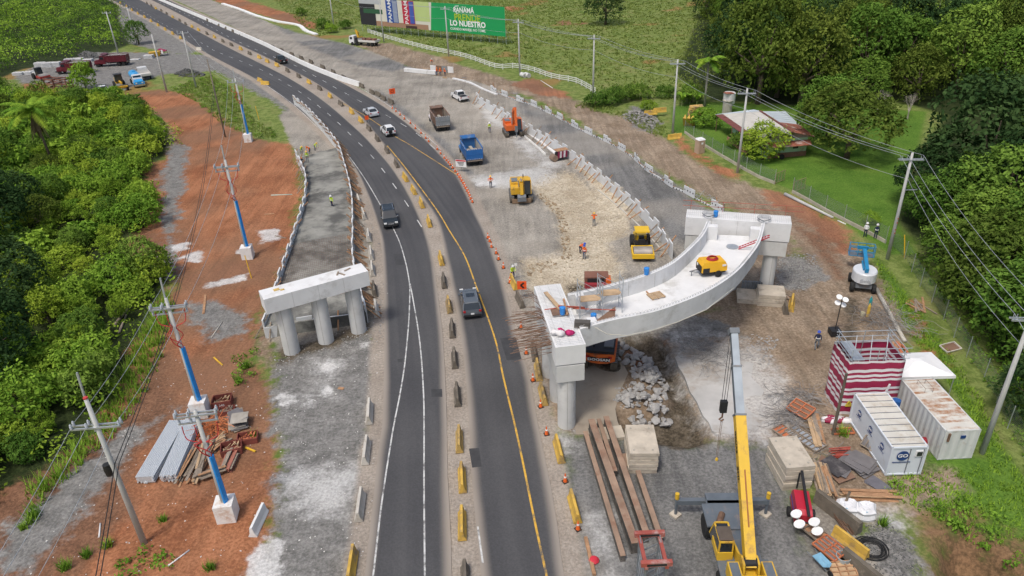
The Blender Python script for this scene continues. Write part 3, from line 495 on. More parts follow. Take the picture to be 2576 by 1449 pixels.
# ---------------------------------------------------------------- utility poles and wires
POLE=mat('pole_concrete',(.47,.47,.45),.85,.1,1.2,dirt=((.33,.32,.29),.2,.6)); BLUE=mat('blue_conduit',(.02,.27,.70),.5,.08,2); REDC=mat('red_cable',(.42,.03,.03),.5); WHT=mat('white_block',(.74,.73,.70),.85,.06,2,dirt=((.50,.32,.20),.3,.8)); INS=mat('insulator_grey',(.42,.45,.48),.4,.1); BLKC=mat('black_cable',(.02,.02,.02),.6); WIRE=mat('aluminium_wire',(.44,.46,.47),.45,metal=.4)
def pole(base,h,label,arms=(),armrz=0,conduit=False,block=0,mast=0,forks=False,r=.15,wood=False,zb=None):
    b=Vector((base[0],base[1],hz(base[0],base[1]))); t=thing('utility_pole',label,'utility pole',b); mt=mat('weathered_wood_pole',(.20,.17,.13),.9,.25,2) if wood else POLE
    z0=block*.9
    MB().tube([(0,0,-.5),(0,0,h*.5),(0,0,h)],[r*1.35,r*1.1,r*.8],12).build('shaft',mt,t,smooth=True)
    c,s=math.cos(armrz),math.sin(armrz); R=Matrix.Rotation(armrz,4,'Z')
    for za,la,dbl in arms:
        for dy in ((-.16,.16) if dbl else (0,)):
            MB().box((0,dy,za),(la,.09,.11)).xf(R).build('crossarm',GALV,t)
        for x in (-la/2+.08,-la*.17,la/2-.08):
            if forks:
                mb=MB().box((x,-.07,za+.22),(.04,.04,.42)).box((x+.22*(1 if x<0 else -1),-.07,za+.22),(.04,.04,.42)).box((x+.11*(1 if x<0 else -1),-.07,za+.05),(.26,.05,.04)); mb.xf(R).build('insulator_fork',GALV,t)
            else:
                mb=MB()
                for dy in ((-.16,.16) if dbl else (0,)): mb.lathe([(.03,0),(.09,.02),(.05,.07),(.09,.1),(.05,.15),(.09,.18),(.05,.23),(.07,.27),(.03,.34)],8,(x,dy,za+.06))
                mb.xf(R).build('insulator',INS,t)
    if block:
        MB().box((0,0,block/2-.1),(1.25,1.25,block+.2),.12).build('concrete_block',WHT,t)
    if conduit:
        mb=MB()
        for a in (-.9,-.3,.3): mb.cyl((.24*math.cos(a),.24*math.sin(a),z0),(.2*math.cos(a),.2*math.sin(a),h*.60),.085,8)
        mb.build('blue_conduit',BLUE,t)
        za=h-1.1; zc=h*.60
        for x,bw,tw in((-1.05,-.9,.35),(-.3,-.55,-.3),(1.05,.8,-.2)):
            pts=[(x,0,za),(x*1.0,-.05,za-.5),(x*.9,-.2,za-1.0),(0,-.28,za-1.25),(bw*.9,-.3,zc+1.3),(tw,-.3,zc+.5),(.15,-.15,zc-.05)]; q=[]
            for k in range(len(pts)-1):
                for u in np.linspace(0,1,5,endpoint=False): q.append(Vector(pts[k]).lerp(Vector(pts[k+1]),u))
            for _ in range(4): q=[q[0]]+[(q[i-1]+q[i]*2+q[i+1])/4 for i in range(1,len(q)-1)]+[q[-1]]
            mb=MB(); mb.tube([R@v for v in q],.036,6); mb.build('red_cable',REDC,t,smooth=True)
    if mast: MB().box((-.12,.1,h+mast/2-1.2),(.1,.1,mast+2.4),0,0,-.1).build('mast_extension',GALV,t)
    return t,b
RP=[]
for i,(bx,by,arm,lab) in enumerate([((2470),1140,2.4,'tall concrete power pole beside the rusty container at the right edge'),(2232,652,2.4,'tall concrete power pole beside the two workers at the lawn fence'),(1855,435,2.4,'concrete power pole standing in front of the tin-roofed house'),(1692,335,2.4,'concrete power pole beside the single yellow barrier and the portable toilet'),(1492,248,2.4,'concrete power pole at the end of the white paddock fence'),(1308,190,2.4,'concrete power pole by the two concrete pipes and white fence'),(1129,142,2.4,'concrete power pole in front of the green half of the billboard'),(966,106,0,'concrete power pole behind the crane truck, in front of the printed cans'),(841,72,0,'concrete power pole in the bushes left of the billboard')]):
    p=gp(bx,by); t,b=pole(p,12,lab,[(11.3,arm,True)] if arm else [(11.3,2.2,False)],-.12 if i<4 else -.3,forks=True); RP.append((b,-.12 if i<4 else -.3))
    if i==1:
        MB().box((.75,0,8.0),(1.3,.06,.08)).build('side_bracket',GALV,t)
        [MB().box((.02,-.2,z),(.12,.03,.16)).build('stencilled_mark',mat('faded_red_print',(.45,.16,.13),.8),t) for z in (3.2,3.6,4.4,4.9)]
def wire(pts,sag,label,r=.024,m=None,n=12):
    mb=MB()
    q=[]
    for a,b in zip(pts[:-1],pts[1:]):
        a=Vector(a);b=Vector(b)
        for u in np.linspace(0,1,n,endpoint=False): p=a.lerp(b,u); p.z-=sag*(b-a).length/40*4*u*(1-u); q.append(p)
    q.append(Vector(pts[-1])); mb.tube(q,r,4); return mb.build('power_line',m or WIRE,smooth=True,label=label,cat='power line')
ext=RP[0][0]+(RP[0][0]-RP[1][0])
for x,z,lab in((-1.1,11.75,'left bare conductor on the crossarms of the right-hand pole line'),(-.35,11.75,'middle bare conductor on the crossarms of the right-hand pole line'),(1.1,11.75,'right bare conductor on the crossarms of the right-hand pole line'),(.15,9.2,'lower cable hung below the crossarms of the right-hand pole line')):
    wire([ext+Vector((x,0,z))]+[b+Vector((x*math.cos(a),x*math.sin(a),z)) for b,a in RP],.9 if z>10 else 1.2,lab)
LP={}
def lpole(k,px,py,h,lab,**kw): LP[k]=pole(gp(px,py),h,lab,**kw)[1]
lpole('a',363,1367,12.,'leaning-looking bare grey pole with red cap at the lower left corner',arms=[(9.9,2.9,True)],armrz=.06,mast=1.6)
lpole('b',575,1300,9.2,'grey pole on a white block with short blue conduit beside the steel pipes',arms=[(8.9,2.6,True),(8.3,2.4,False)],armrz=.15,conduit=True,block=1.5)
lpole('c',508,1042,11.,'pole with blue conduit on a white block beside the red bin of offcuts',arms=[(10.2,2.7,True),(9.7,2.6,False)],armrz=.15,conduit=True,block=1.5,mast=1.6)
lpole('d',625,648,12,'pole with blue conduit and white block alone on the bare red earth',arms=[(11.2,2.7,True),(10.7,2.6,False)],armrz=.1,conduit=True,block=1.5,mast=1.6)
lpole('e',626,356,10.8,'pole with blue conduit and white block in the weeds beyond the red earth',arms=[(10.2,2.7,True)],armrz=.1,conduit=True,block=1.4,mast=1.5)
lpole('f',420,232,12.3,'bare pole without crossarm beside the blue and white tanker',r=.17)
lpole('g',494,222,12.3,'concrete pole with one crossarm behind the pile of dark stones',arms=[(11.9,2.4,False)],armrz=.1)
lpole('h',567,345,13.5,'thin weathered wooden pole between the red track and the ramp',wood=True,r=.11)
lpole('i',297,132,11,'grey pole with crossarm rising from the grass behind the maroon trucks',arms=[(10.6,2.4,False)])
lpole('j',345,110,10.5,'grey pole beside the small tree on the gravel bank at upper left',arms=[(10,1.8,False)])
o=MB().lathe([(.125,0),(.135,.02),(.135,.1),(.0,.12)],12,(0,0,11.95)); par=[x for x in COL.objects if x.name.startswith('utility_pole') and (x.location-LP['a']).length<.1][0]; o.build('red_cap',mat('red_cap',(.5,.05,.05),.6),par)
for x,lab in((-1.3,'outer left conductor of the left-hand pole line'),(-.4,'inner left conductor of the left-hand pole line'),(1.3,'right conductor of the left-hand pole line')):
    a=LP['a']; e2=a+(a-LP['c'])*1.5; wire([e2+Vector((x,0,9.6)),a+Vector((x,0,10.2)),LP['c']+Vector((x,0,10.4)),LP['d']+Vector((x,0,11.4)),LP['e']+Vector((x,0,10.4)),LP['g']+Vector((x,0,12))],1.1,lab,.02)
for dx,lab in((0,'thick black cable slung from the lower left pole up the red slope'),(.25,'second black cable running close beside the thick one over the red slope')):
    a=LP['a']; wire([a+(a-LP['h'])*.6+Vector((dx,0,5.)),a+Vector((.2+dx,0,7.)),LP['h']+Vector((dx,0,9.))],1.6,lab,.03,BLKC,24)
mb=MB(); b=LP['a']; mb.lathe([(.0,-.45),(.22,-.42),(.25,.0),(.22,.42),(0,.45)],12,(0,0,0)); mb.build('cable_coil',BLKC,par,loc=(-.3,-.1,6.6))
for px,py,lab in((633,700,'yellow guy-wire guard below the pole on the bare red earth'),(2276,650,'yellow guy-wire guard in the grass beside the tall right pole'),(652,302,'yellow guy-wire guard in the weeds by the far blue-conduit pole')):
    b=gp(px,py); MB().tube([b-Vector((0,0,.1)),b+Vector((-.35,.5,2.6))],.06,6).build('guy_guard',mat('yellow_plastic',(.70,.42,.03),.5),label=lab,cat='guy guard')
# ---------------------------------------------------------------- billboard
def zfor(b,py):
    lo,hi=0,60
    for _ in range(40):
        m_=(lo+hi)/2; q=np.array([b[0],b[1],m_])-[0,0,CH]; y=724.5-FP*(q@UP)/(q@fw)
        if y>py: lo=m_
        else: hi=m_
    return m_
a=g(912,79);b=g(1273,113); a.z=b.z=0; Mb,Lb=frame(a,b,0); bb=thing('billboard','wide roadside billboard, half green with white lettering and half printed cans','billboard',a.lerp(b,.5)); bt=Matrix.Translation(-a.lerp(b,.5))
z0,z1=2.1,9.6
PR=lambda n,c,**k: mat('print_'+n,c,.6,.03,.3,**k)
def bp(name,u0,u1,v0,v1,mt,dy,par=bb,slant=0):
    x0,x1=u0*Lb,u1*Lb; y0,y1=z0+(z1-z0)*v0,z0+(z1-z0)*v1
    mb=MB(); mb.add([(x0,-dy,y0),(x1,-dy,y0),(x1,-dy,y1),(x0+slant,-dy,y1),(x0,-dy+.02,y0),(x1,-dy+.02,y0),(x1,-dy+.02,y1),(x0+slant,-dy+.02,y1)],[(0,1,2,3),(7,6,5,4),(0,4,5,1),(1,5,6,2),(2,6,7,3),(3,7,4,0)])
    return child(mb.xf(Mb),name,mt,par,bt)
pan=bp('panel',0,1,0,1,PR('cream',(.62,.60,.52)),.0)
bp('printed_green_field',.515,1,0,1,PR('green',(.012,.30,.09)),.03,pan,slant=1.)
bp('printed_dark_boat',0,.12,.0,.8,PR('black',(.025,.025,.03)),.03,pan); bp('printed_hull',.03,.175,.45,.62,PR('deepgreen',(.03,.10,.05)),.06,pan); bp('printed_deck',.0,.17,.80,1,PR('pale',(.42,.44,.46)),.03,pan)
bp('printed_sand',.12,.5,.0,.18,PR('sand',(.34,.20,.13)),.03,pan); bp('printed_glow',.40,.515,.30,1,PR('lime',(.45,.55,.22)),.03,pan); bp('printed_shade',.34,.42,0,.1,PR('shade',(.06,.03,.03)),.06,pan)
for u,c,c2 in((.205,(.02,.07,.30),(.25,.29,.40)),(.325,(.45,.02,.05),(.06,.10,.38))):
    n='blue' if u<.3 else 'red'; cn=bp('printed_can',u,u+.085,.16,1,PR('can_'+n,c),.06,pan); bp('printed_can_side',u+.05,u+.082,.18,.98,PR('can_side_'+n,c2),.09,pan)
    for k in range(1): text_obj('can_lettering','PANAMÁ',1.9,PR('white',(.8,.8,.8)),bt@Mb@face((Lb*(u+.028),-.1,z0+5.0),(0,0,1),(-1,0,0)),pan,.01,.02)
for txt,sz,u,v,cn,cc,bo in(('PANAMÁ',1.75,.745,.79,'white',(.8,.8,.8),.04),('PRENDE',2.5,.765,.53,'yellowgreen',(.36,.48,.03),.05),('LO NUESTRO',2.05,.765,.325,'white',(.8,.8,.8),.07),('CUANDO MANEJE, NO TOME.',.92,.765,.125,'white',(.8,.8,.8),.01),('CERVEZA',.42,.745,.905,'white',(.8,.8,.8),0)):
    text_obj('lettering',txt,sz,PR(cn,cc),bt@Mb@face((Lb*u,-.06,z0+(z1-z0)*v),(1,0,0),(0,0,1)),pan,.01,bo,1.0)
mb=MB(); x=Lb*.745; mb.tube([(x-2.9,-.06,z0+6.9),(x-3.,-.06,z0+5.8),(x-2.4,-.06,z0+4.9),(x-1.9,-.06,z0+5.2)],.09,5); mb.tube([(x-2.9,-.06,z0+6.9),(x-1.6,-.06,z0+7.0)],.09,5); child(mb.xf(Mb),'crest_outline',PR('white',(.8,.8,.8)),pan,bt)
for k in range(20):
    x=Lb*k/19; mb=MB().cyl((x,.15,-.3),(x,.15,z0+2),.06,6).bar((x,.15,z0+2),(x,2.8,0),.06,.06); 
    child(mb.xf(Mb),'post',GALV,bb,bt)
mb=MB(); [mb.box((Lb/2,2.2,z),(Lb,.05,.05)) for z in (.8,1.7)]; child(mb.xf(Mb),'rear_brace',GALV,bb,bt)
# ---------------------------------------------------------------- white paddock fence, chain link fence
WF=mat('white_fence',(.72,.72,.70),.7,.05)
fpth=[(926,83),(986,102),(1076,126),(1169,146),(1249,173),(1293,172),(1340,181),(1388,198),(1443,208),(1470,220),(1497,236)]
p=resample([g(*q) for q in fpth],2.4); wf=thing('paddock_fence','white three-rail paddock fence running below the billboard','fence',(p[0][0],p[0][1],0)); ft=Matrix.Translation((-p[0][0],-p[0][1],0))
pm_=MB().box((0,0,.62),(.13,.13,1.3)).mesh('post',WF)
for k in range(len(p)):
    obj('post',pm_,wf,(p[k][0]-p[0][0],p[k][1]-p[0][1],0))
for z in (.35,.75,1.12):
    mb=MB(); 
    for k in range(len(p)-1): mb.bar((*p[k],z),(*p[k+1],z),.05,.14)
    child(mb,'rail',WF,wf,ft)
k=bpy.data.materials.new('chain_link'); k.use_nodes=True; n=k.node_tree; b=n.nodes['Principled BSDF']; b.inputs['Base Color'].default_value=(.20,.24,.22,1); b.inputs['Roughness'].default_value=.6; b.inputs['Metallic'].default_value=.3
tc=n.nodes.new('ShaderNodeNewGeometry'); wv=[]
for rot in (0.785,-0.785):
    mp=n.nodes.new('ShaderNodeMapping'); mp.inputs['Rotation'].default_value=(0,rot,.3); n.links.new(tc.outputs['Position'],mp.inputs[0]); w_=n.nodes.new('ShaderNodeTexWave'); w_.inputs['Scale'].default_value=3.2; n.links.new(mp.outputs[0],w_.inputs[0]); gt=n.nodes.new('ShaderNodeMath'); gt.operation='GREATER_THAN'; gt.inputs[1].default_value=.955; n.links.new(w_.outputs['Fac'],gt.inputs[0]); wv.append(gt)
mxm=n.nodes.new('ShaderNodeMath'); mxm.operation='MAXIMUM'; n.links.new(wv[0].outputs[0],mxm.inputs[0]); n.links.new(wv[1].outputs[0],mxm.inputs[1]); n.links.new(mxm.outputs[0],b.inputs['Alpha']); CHAIN=k
CUR=mat('kerb_concrete',(.42,.38,.30),.9,.2,1)
def chain(pts,label,h=2.0,kerb=True):
    P=[gp(*q) for q in pts]; t=thing('chain_link_fence',label,'fence',P[0]); tm=Matrix.Translation(-P[0]); p=resample(P,3.0)
    z=[hz(*q) for q in p]
    mb=MB(); mk=MB()
    for k in range(len(p)-1):
        mb.quad((*p[k],z[k]+.3),(*p[k+1],z[k+1]+.3),(*p[k+1],z[k+1]+h),(*p[k],z[k]+h)); mk.bar((*p[k],z[k]+.15),(*p[k+1],z[k+1]+.15),.18,.5)
    child(mb,'mesh_sheet',CHAIN,t,tm); 
    if kerb: child(mk,'kerb_wall',CUR,t,tm)
    for k in range(len(p)): child(MB().cyl((*p[k],z[k]-.2),(*p[k],z[k]+h+.15),.035,6),'post',GALV,t,tm)
chain([(1722,335),(1775,370),(1845,412),(1932,460),(1948,463)],'chain link fence with low kerb between the house lawn and the dirt track')
chain([(1993,485),(2039,510),(2092,540),(2169,580),(2227,612)],'chain link fence with kerb along the near side of the lawn')
chain([(2240,620),(2270,645),(2307,710),(2362,787),(2392,837),(2422,887),(2457,932),(2494,987),(2532,1075),(2620,1230)],'long chain link fence running down the right side past the containers',kerb=False)
for (x0,y0),(x1,y1),lab in (((1949,464),(1972,455),'open wire gate leaf at the end of the house fence'),((1994,486),(2023,475),'open wire gate leaf at the start of the long lawn fence')):
    a=gp(x0,y0);b=gp(x1,y1); t=thing('wire_gate',lab,'gate',a); tm=Matrix.Translation(-a); RU=mat('rusty_tube',(.30,.20,.14),.7)
    mb=MB(); 
    for z in (.2,1.6): mb.tube([a+Vector((0,0,z)),b+Vector((0,0,z))],.03,6)
    for u in (0,.33,.66,1): q=a.lerp(b,u); mb.tube([q+Vector((0,0,.0 if u in(0,1) else .2)),q+Vector((0,0,1.65))],.03,6)
    child(mb,'gate_frame',RU,t,tm); child(MB().quad(a+Vector((0,0,.2)),b+Vector((0,0,.2)),b+Vector((0,0,1.6)),a+Vector((0,0,1.6))),'mesh_sheet',CHAIN,t,tm)
# ---------------------------------------------------------------- house, tank, toilet
TINC=mat('cream_tin',(.52,.50,.45),.5,.08,.6,dirt=((.36,.30,.24),.2,.4)); TINB=mat('blue_white_tin',(.56,.62,.66),.45,.08,.6); TINR=mat('rust_tin',(.30,.11,.07),.75,.25,1,dirt=((.55,.50,.46),.35,.6)); TINM=mat('maroon_tin',(.17,.06,.05),.6,.15,1); GRW=mat('mint_wall',(.42,.60,.42),.85,.1,1,dirt=((.36,.22,.14),.3,.6)); BRK=mat('raw_block',(.33,.30,.26),.9,.2,1)
hs=thing('house','low mint-green house with patched cream and rusty tin roofs','house',(41,108,hz(41,108))); hm=Matrix.Translation((-41,-108,0))
def sheetq(name,a,b,c,d,mt,par=hs,ribs=0,th=.06):
    a,b,c,d=[Vector(q) for q in(a,b,c,d)]; mb=MB(); up=Vector((0,0,th)); mb.add([a,b,c,d,a+up,b+up,c+up,d+up],[(3,2,1,0),(4,5,6,7),(0,1,5,4),(1,2,6,5),(2,3,7,6),(3,0,4,7)])
    if ribs:
        for k in range(1,ribs):
            u=k/ribs; mb.bar(a.lerp(b,u)+up*1.2,d.lerp(c,u)+up*1.2,.06,.04)
    return child(mb,name,mt,par,hm)
# wall body
mb=MB(); mb.prism([(37.6,117),(38.9,103.2),(44.9,103.9),(45.2,116.5)],0,2.9); child(mb,'wall',GRW,hs,hm)
mb=MB(); mb.prism([(38.95,103.1),(44.95,103.8),(44.95,103.85),(38.95,103.15)],0,.75); child(mb,'plinth',mat('brown_plinth',(.22,.12,.08),.9),hs,hm)
mb=MB(); mb.add([(38.4,103.0,2.9),(45.4,103.9,2.9),(41.75,103.3,4.1)],[(0,1,2)]); child(mb,'gable',BRK,hs,hm)
wn=child(MB().box((43.2,103.66,1.75),(.8,.08,1.0),.11),'window',mat('window_dark',(.05,.05,.06),.2),hs,hm); child(MB().box((43.2,103.6,1.75),(.06,.06,1.0),.11).box((43.2,103.6,1.75),(.8,.06,.06),.11),'frame',WOODG,wn)
sheetq('roof_sheet',(35.95,117.3,2.90),(37.45,104.2,2.90),(41.75,102.2,4.2),(40.75,113.5,4.2),TINC,ribs=14)
sheetq('roof_sheet',(34.9,117.8,2.65),(36.5,104.8,2.65),(37.45,104.3,2.88),(35.95,117.35,2.88),TINM,ribs=7)
sheetq('roof_sheet',(34.9,118,2.7),(35.95,117.4,2.93),(40.75,113.6,4.22),(41.,117.5,3.4),TINB,ribs=4)
sheetq('roof_sheet',(40.75,113.5,4.2),(41.3,107.4,4.2),(45.7,109.6,2.95),(46.1,117,3.),TINB,ribs=6)
sheetq('roof_sheet',(41.3,107.4,4.22),(41.75,102.2,4.22),(45.7,103.4,2.97),(45.7,109.6,2.97),TINR,ribs=6)
sheetq('roof_sheet',(38.6,103.1,2.45),(39.,101.5,2.15),(44.9,102.2,2.15),(45.2,103.8,2.45),TINR,ribs=5)
child(MB().bar((40.73,113.7,4.3),(41.77,102.1,4.3),.35,.08),'ridge_cap',TINM,hs,hm)
for x,y in((35.1,117.5),(35.7,111),(36.4,105.2)): child(MB().cyl((x,y,0),(x,y,2.65),.06,6),'porch_post',STEEL,hs,hm)
child(MB().bar((35.6,112.5,.35),(36.6,105.2,.35),.15,.7),'porch_wall',mat('porch_brick',(.32,.17,.10),.9),hs,hm)
MB().lathe([(.3,-.12),(.38,-.1),(.38,.1),(.3,.12)],14).xf(Matrix.Rotation(1.45,4,'X')).build('tyre',mat('rubber',(.018,.018,.018),.85),loc=(40.9,102.6,.4),label='old tyre leaning on the wall of the mint-green house',cat='tyre')
tk=thing('water_tank','grey concrete water tank tower behind the tin-roofed house','water tank',gp(1828,285)); MB().lathe([(.85,-.3),(.82,2.2),(.95,2.25),(.95,2.4)],18).build('pedestal',CONO,tk)
MB().lathe([(1.0,2.4),(1.05,3.3),(1.05,4.2),(.95,4.3),(0,4.3)],18,(.35,.5,-.7)).build('tank_body',CON,tk); MB().box((.0,-.05,3.65),(1.5,1.2,.08),.2,.05).build('tin_cover',TINR,tk)
tl=thing('portable_toilet','tan portable toilet cabin with white roof on the verge by the fence','portable toilet',gp(1759,384),.35); TN=mat('tan_plastic',(.42,.31,.22),.6,.08)
MB().box((0,0,1.05),(1.12,1.12,2.1),tp=.96).build('cabin',TN,tl); MB().box((0,0,2.2),(1.18,1.18,.22),tp=.75).build('roof',mat('white_plastic',(.75,.75,.74),.5,.04),tl); d=MB().box((.0,-.575,1.0),(.8,.04,1.85)).build('door',mat('tan_plastic_door',(.36,.26,.18),.6),tl); MB().box((0,-.605,1.62),(.34,.015,.3)).build('notice',WF,d)
MB().box((.28,-.61,1.0),(.05,.03,.15)).build('handle',SPOT,d)
# ---------------------------------------------------------------- barriers, cones, signs, kerbs
BY=mat('barrier_yellow',(.58,.365,.065),.8,.2,1.2,dirt=((.27,.19,.11),.42,1.1)); BYW=mat('barrier_worn_yellow',(.50,.33,.10),.85,.22,1.2,dirt=((.20,.155,.10),.55,.9)); BD=mat('barrier_grimy',(.135,.115,.09),.9,.25,1.2,dirt=((.30,.26,.20),.3,.9)); BPC=mat('barrier_pale',(.52,.49,.43),.9,.12,1.2,dirt=((.34,.29,.22),.3,.8)); BW=mat('barrier_white',(.68,.68,.66),.85,.06)
JP=[(-.29,0),(-.29,.09),(-.17,.30),(-.085,.82),(.085,.82),(.17,.30),(.29,.09),(.29,0)]
def jersey(L,mt,nm):
    k=MB().add([(-L/2,p[0],p[1]) for p in JP]+[(-L/2+.0,p[0]*1.0,p[1]) for p in []]+[(L/2,p[0],p[1]) for p in JP],[tuple(range(8)),tuple(range(15,7,-1))]+[(i,8+i,8+(i+1)%8,(i+1)%8) for i in range(8)])
    if nm=='yellow': pass
    return k.mesh('traffic_barrier',mt)
JM={'yellow':jersey(2.4,BY,'yellow'),'worn yellow':jersey(2.4,BYW,'w'),'grimy dark':jersey(2.4,BD,'d'),'pale concrete':jersey(2.5,BPC,'p'),'white':jersey(2.3,BW,'h')}
CODE={'y':'yellow','w':'worn yellow','d':'grimy dark','p':'pale concrete','h':'white'}
def barrier(p,rz,c,label,group=None): return obj('traffic_barrier',JM[CODE[c]],None,p,rz,label,'barrier',group)
def row(pts,where,group,jit=.03,dirz=None):
    P=[(gp(x,y,.06),c) for x,y,c in pts]; cnt={}
    for i,(p,c) in enumerate(P):
        a=P[max(i-1,0)][0]; b=P[min(i+1,len(P)-1)][0]; k=cnt.get(c,0); cnt[c]=k+1
        barrier(p,(ang(a,b) if dirz is None else dirz)+rng.uniform(-jit,jit),c,f'{nth(k)} {CODE[c]} barrier {where}',group)
t0=lambda L:[(x/4,y/4,c) for x,y,c in L]; t10=lambda L:[(644+x/4,y/4,c) for x,y,c in L]
row([(1172,1470,'d'),(1163,1327,'y'),(1163,1212,'y'),(1156,1115,'w'),(1151,1002,'d'),(1144,910,'d'),(1138,835,'d'),(1130,775,'w'),(1117,714,'d'),(1110,658,'y'),(1080,564,'y'),(1061,517,'y'),(1041,484,'y'),(1020,452,'y'),(998,417,'d'),(974,382,'d'),(950,353,'d'),(929,327,'d'),(908,307,'y'),(885,285,'y'),(858,265,'d'),(831,245,'y'),(805,226,'d'),(778,210,'y'),(752,195,'d'),(724,181,'d'),(697,167,'y'),(673,157,'y'),(653,147,'y')]+t0([(2515,550,'d'),(2425,502,'y'),(2330,462,'d'),(2245,424,'d'),(2160,382,'y'),(2085,347,'d'),(2000,309,'y'),(1935,277,'y'),(1870,249,'d'),(1810,214,'d'),(1740,179,'y'),(1680,144,'d'),(1625,114,'d'),(1570,90,'y'),(1525,64,'d'),(1480,39,'d')]),'up the highway median from the near edge','median barriers')
row(t0([(1820,392,'y'),(1740,347,'y'),(1665,304,'y'),(1593,261,'y'),(1522,219,'y'),(1457,179,'y'),(1390,144,'y'),(1330,107,'y'),(1277,72,'y'),(1213,34,'y'),(1165,4,'y')]),'along the far left edge of the highway','yellow barriers along the far left road edge')
row(t10([(1360,1040,'d'),(1285,1004,'d'),(1230,964,'d'),(1170,944,'d'),(1065,880,'d'),(975,842,'d'),(887,795,'d'),(780,738,'d'),(673,688,'d'),(557,636,'d'),(458,596,'d'),(362,558,'d'),(262,518,'d'),(172,484,'d'),(92,449,'d'),(20,415,'d')])+t0([(2510,386,'d'),(2430,356,'d'),(2350,324,'d'),(2277,292,'d'),(2207,262,'d'),(2145,234,'d'),(2090,214,'d'),(2010,172,'d'),(1948,144,'d'),(1890,119,'d'),(1840,94,'d'),(1793,71,'d'),(1745,49,'d'),(1690,24,'d')]),'along the foot of the long white wall, from the near end','grimy barriers below the white wall')
row([(903,510,'p'),(915,545,'p'),(928,600,'p'),(934,645,'p'),(937,684,'p'),(942,735,'d'),(947,785,'p')],'between the left ramp props and the highway, from the far end','barriers beside the left ramp')
row([(930,1045,'p'),(922,1143,'p'),(907,1280,'p'),(886,1430,'y')],'on the left shoulder below the left pier','barriers on the left shoulder')
row([(1292,718,'y'),(1308,762,'d')],'beside the orange arrow sign at the right shoulder','barriers by the arrow sign',dirz=1.75)
row([(1344,892,'d'),(1354,940,'w'),(1366,1000,'w'),(1406,1140,'y'),(1445,1285,'y')],'down the right shoulder past the near pier','barriers on the right shoulder')
barrier(gp(652,1318),1.5,'h','white barrier lying on the red soil beside the block of the near pole'); barrier(gp(502,126),-.7,'p','knocked pale barrier on the far left road edge by the crossarm pole'); barrier(gp(655,205),-.9,'y','upper of two yellow barriers at the top of the left ramp edge'); barrier(gp(668,213),-.5,'y','lower of two yellow barriers at the top of the left ramp edge')
barrier(gp(1991,770),1.15,'y','yellow barrier standing beside the stained slabs under the far pier'); barrier(gp(1974,776),1.35,'d','grimy barrier standing between the slabs and the yellow one under the far pier')
barrier(gp(2137,1375),-1.05,'y','yellow barrier between the formwork panels and the black cable coil'); barrier(gp(1697,349),.25,'y','single yellow barrier at the foot of the pole by the portable toilet')
def big(p,rz,L,h,w,label):
    b=Vector(p); return MB().add([(x,y*s,z) for x in(-L/2,L/2) for y,s,z in((-w/2,1,0),(w/2,1,0),(w/2,.5,h),(-w/2,.5,h))],[(0,1,2,3),(7,6,5,4),(0,4,5,1),(1,5,6,2),(2,6,7,3),(3,7,4,0)]).build('concrete_barrier',BD,loc=b,rz=rz,label=label,cat='barrier')
big(gp(2104,1300),-1.08,3.4,1.,.6,'long grimy concrete barrier beside the white bulk bags'); big(gp(2165,1440),-1.08,2.6,.9,.6,'grimy concrete barrier at the bottom edge beside the cable coil')
for k,(x,y,z,r,tl,lab) in enumerate([(1636,297,0,.2,0,'left of two yellow barriers on the stone pile by the dirt track'),(1659,292,.1,.2,0,'right of two yellow barriers on the stone pile by the dirt track')]):
    o=barrier(gp(x,y,z+.6),r,'y',lab); 
for k in range(5): o=barrier(gp(1745,290,.3)+Vector((k*.08,.1*k,k*.3)),.15,'w',f'{ORD[k]} layer from the ground in the stack of yellow barriers behind the verge'); o.rotation_euler=(math.pi/2,0,.15)
for k in range(3): o=barrier(gp(1722+k*10,318,.55),.9,'y',f'{("left","middle","right")[k]} of three yellow barriers leaning together near the toilet'); o.rotation_euler=(0,1.0,1.15)
# cones
OR=mat('cone_orange',(.75,.13,.02),.55,.08,3); CB=mat('cone_base',(.05,.03,.02),.8); CW=mat('cone_band',(.75,.75,.72),.5)
cone=thing('traffic_cone','x','traffic cone'); MB().box((0,0,.03),(.40,.40,.06)).build('base',CB,cone); MB().lathe([(.15,.06),(.03,.78),(.0,.78)],10).build('body',OR,cone,smooth=False); MB().lathe([(.098,.42),(.081,.54)],10).build('reflective_band',CW,cone)
first=True
def cones(P,where,group):
    global first
    for i,(x,y) in enumerate(P):
        p=gp(x,y,.0); p.z=max(p.z,.06 if sdist(ROADZ,np.array([p.x]),np.array([p.y]))[0]>0 else p.z); lab=f'{nth(i)} orange cone {where}'
        if first: cone.location=p; cone['label']=lab; cone['group']=group; first=False
        else: clone(cone,p,rng.random(),lab,group)
q11=lambda L:[(644+x/4,362.25+y/4) for x,y in L]
cones(q11([(2178,590),(2160,560),(2150,530),(2140,505),(2125,480),(2110,453),(2100,430),(2085,405),(2070,380),(2060,360),(2045,340),(2030,315),(2005,285),(1980,250),(1955,220),(1937,195),(1918,172),(1895,148),(1858,103),(1825,60)]),'up the curved cone line below the parked blue truck','cones in the curved line')
cones([(644+x/4,y/4) for x,y in[(1738,1430),(1708,1395),(1662,1345),(1605,1297),(1555,1245),(1495,1200),(1452,1160),(1410,1125),(1375,1095)]],'in the upper cone line beside the dark pavement edge','cones in the upper line')
cones(q11([(2490,1250),(2442,1165),(2418,1105),(2370,1042),(2352,985),(2335,955)]),'up the right road edge beside the tan rock cutting','cones by the rock cutting')
cones([(1375,1093),(1360,1024),(1341,958),(1324,890),(1311,825),(1283,712)],'up the road edge past the near pier','cones past the near pier'); cones([(1454,1332),(1422,1212)],'beside the yellow barriers at lower right, from the bottom','cones at lower right')
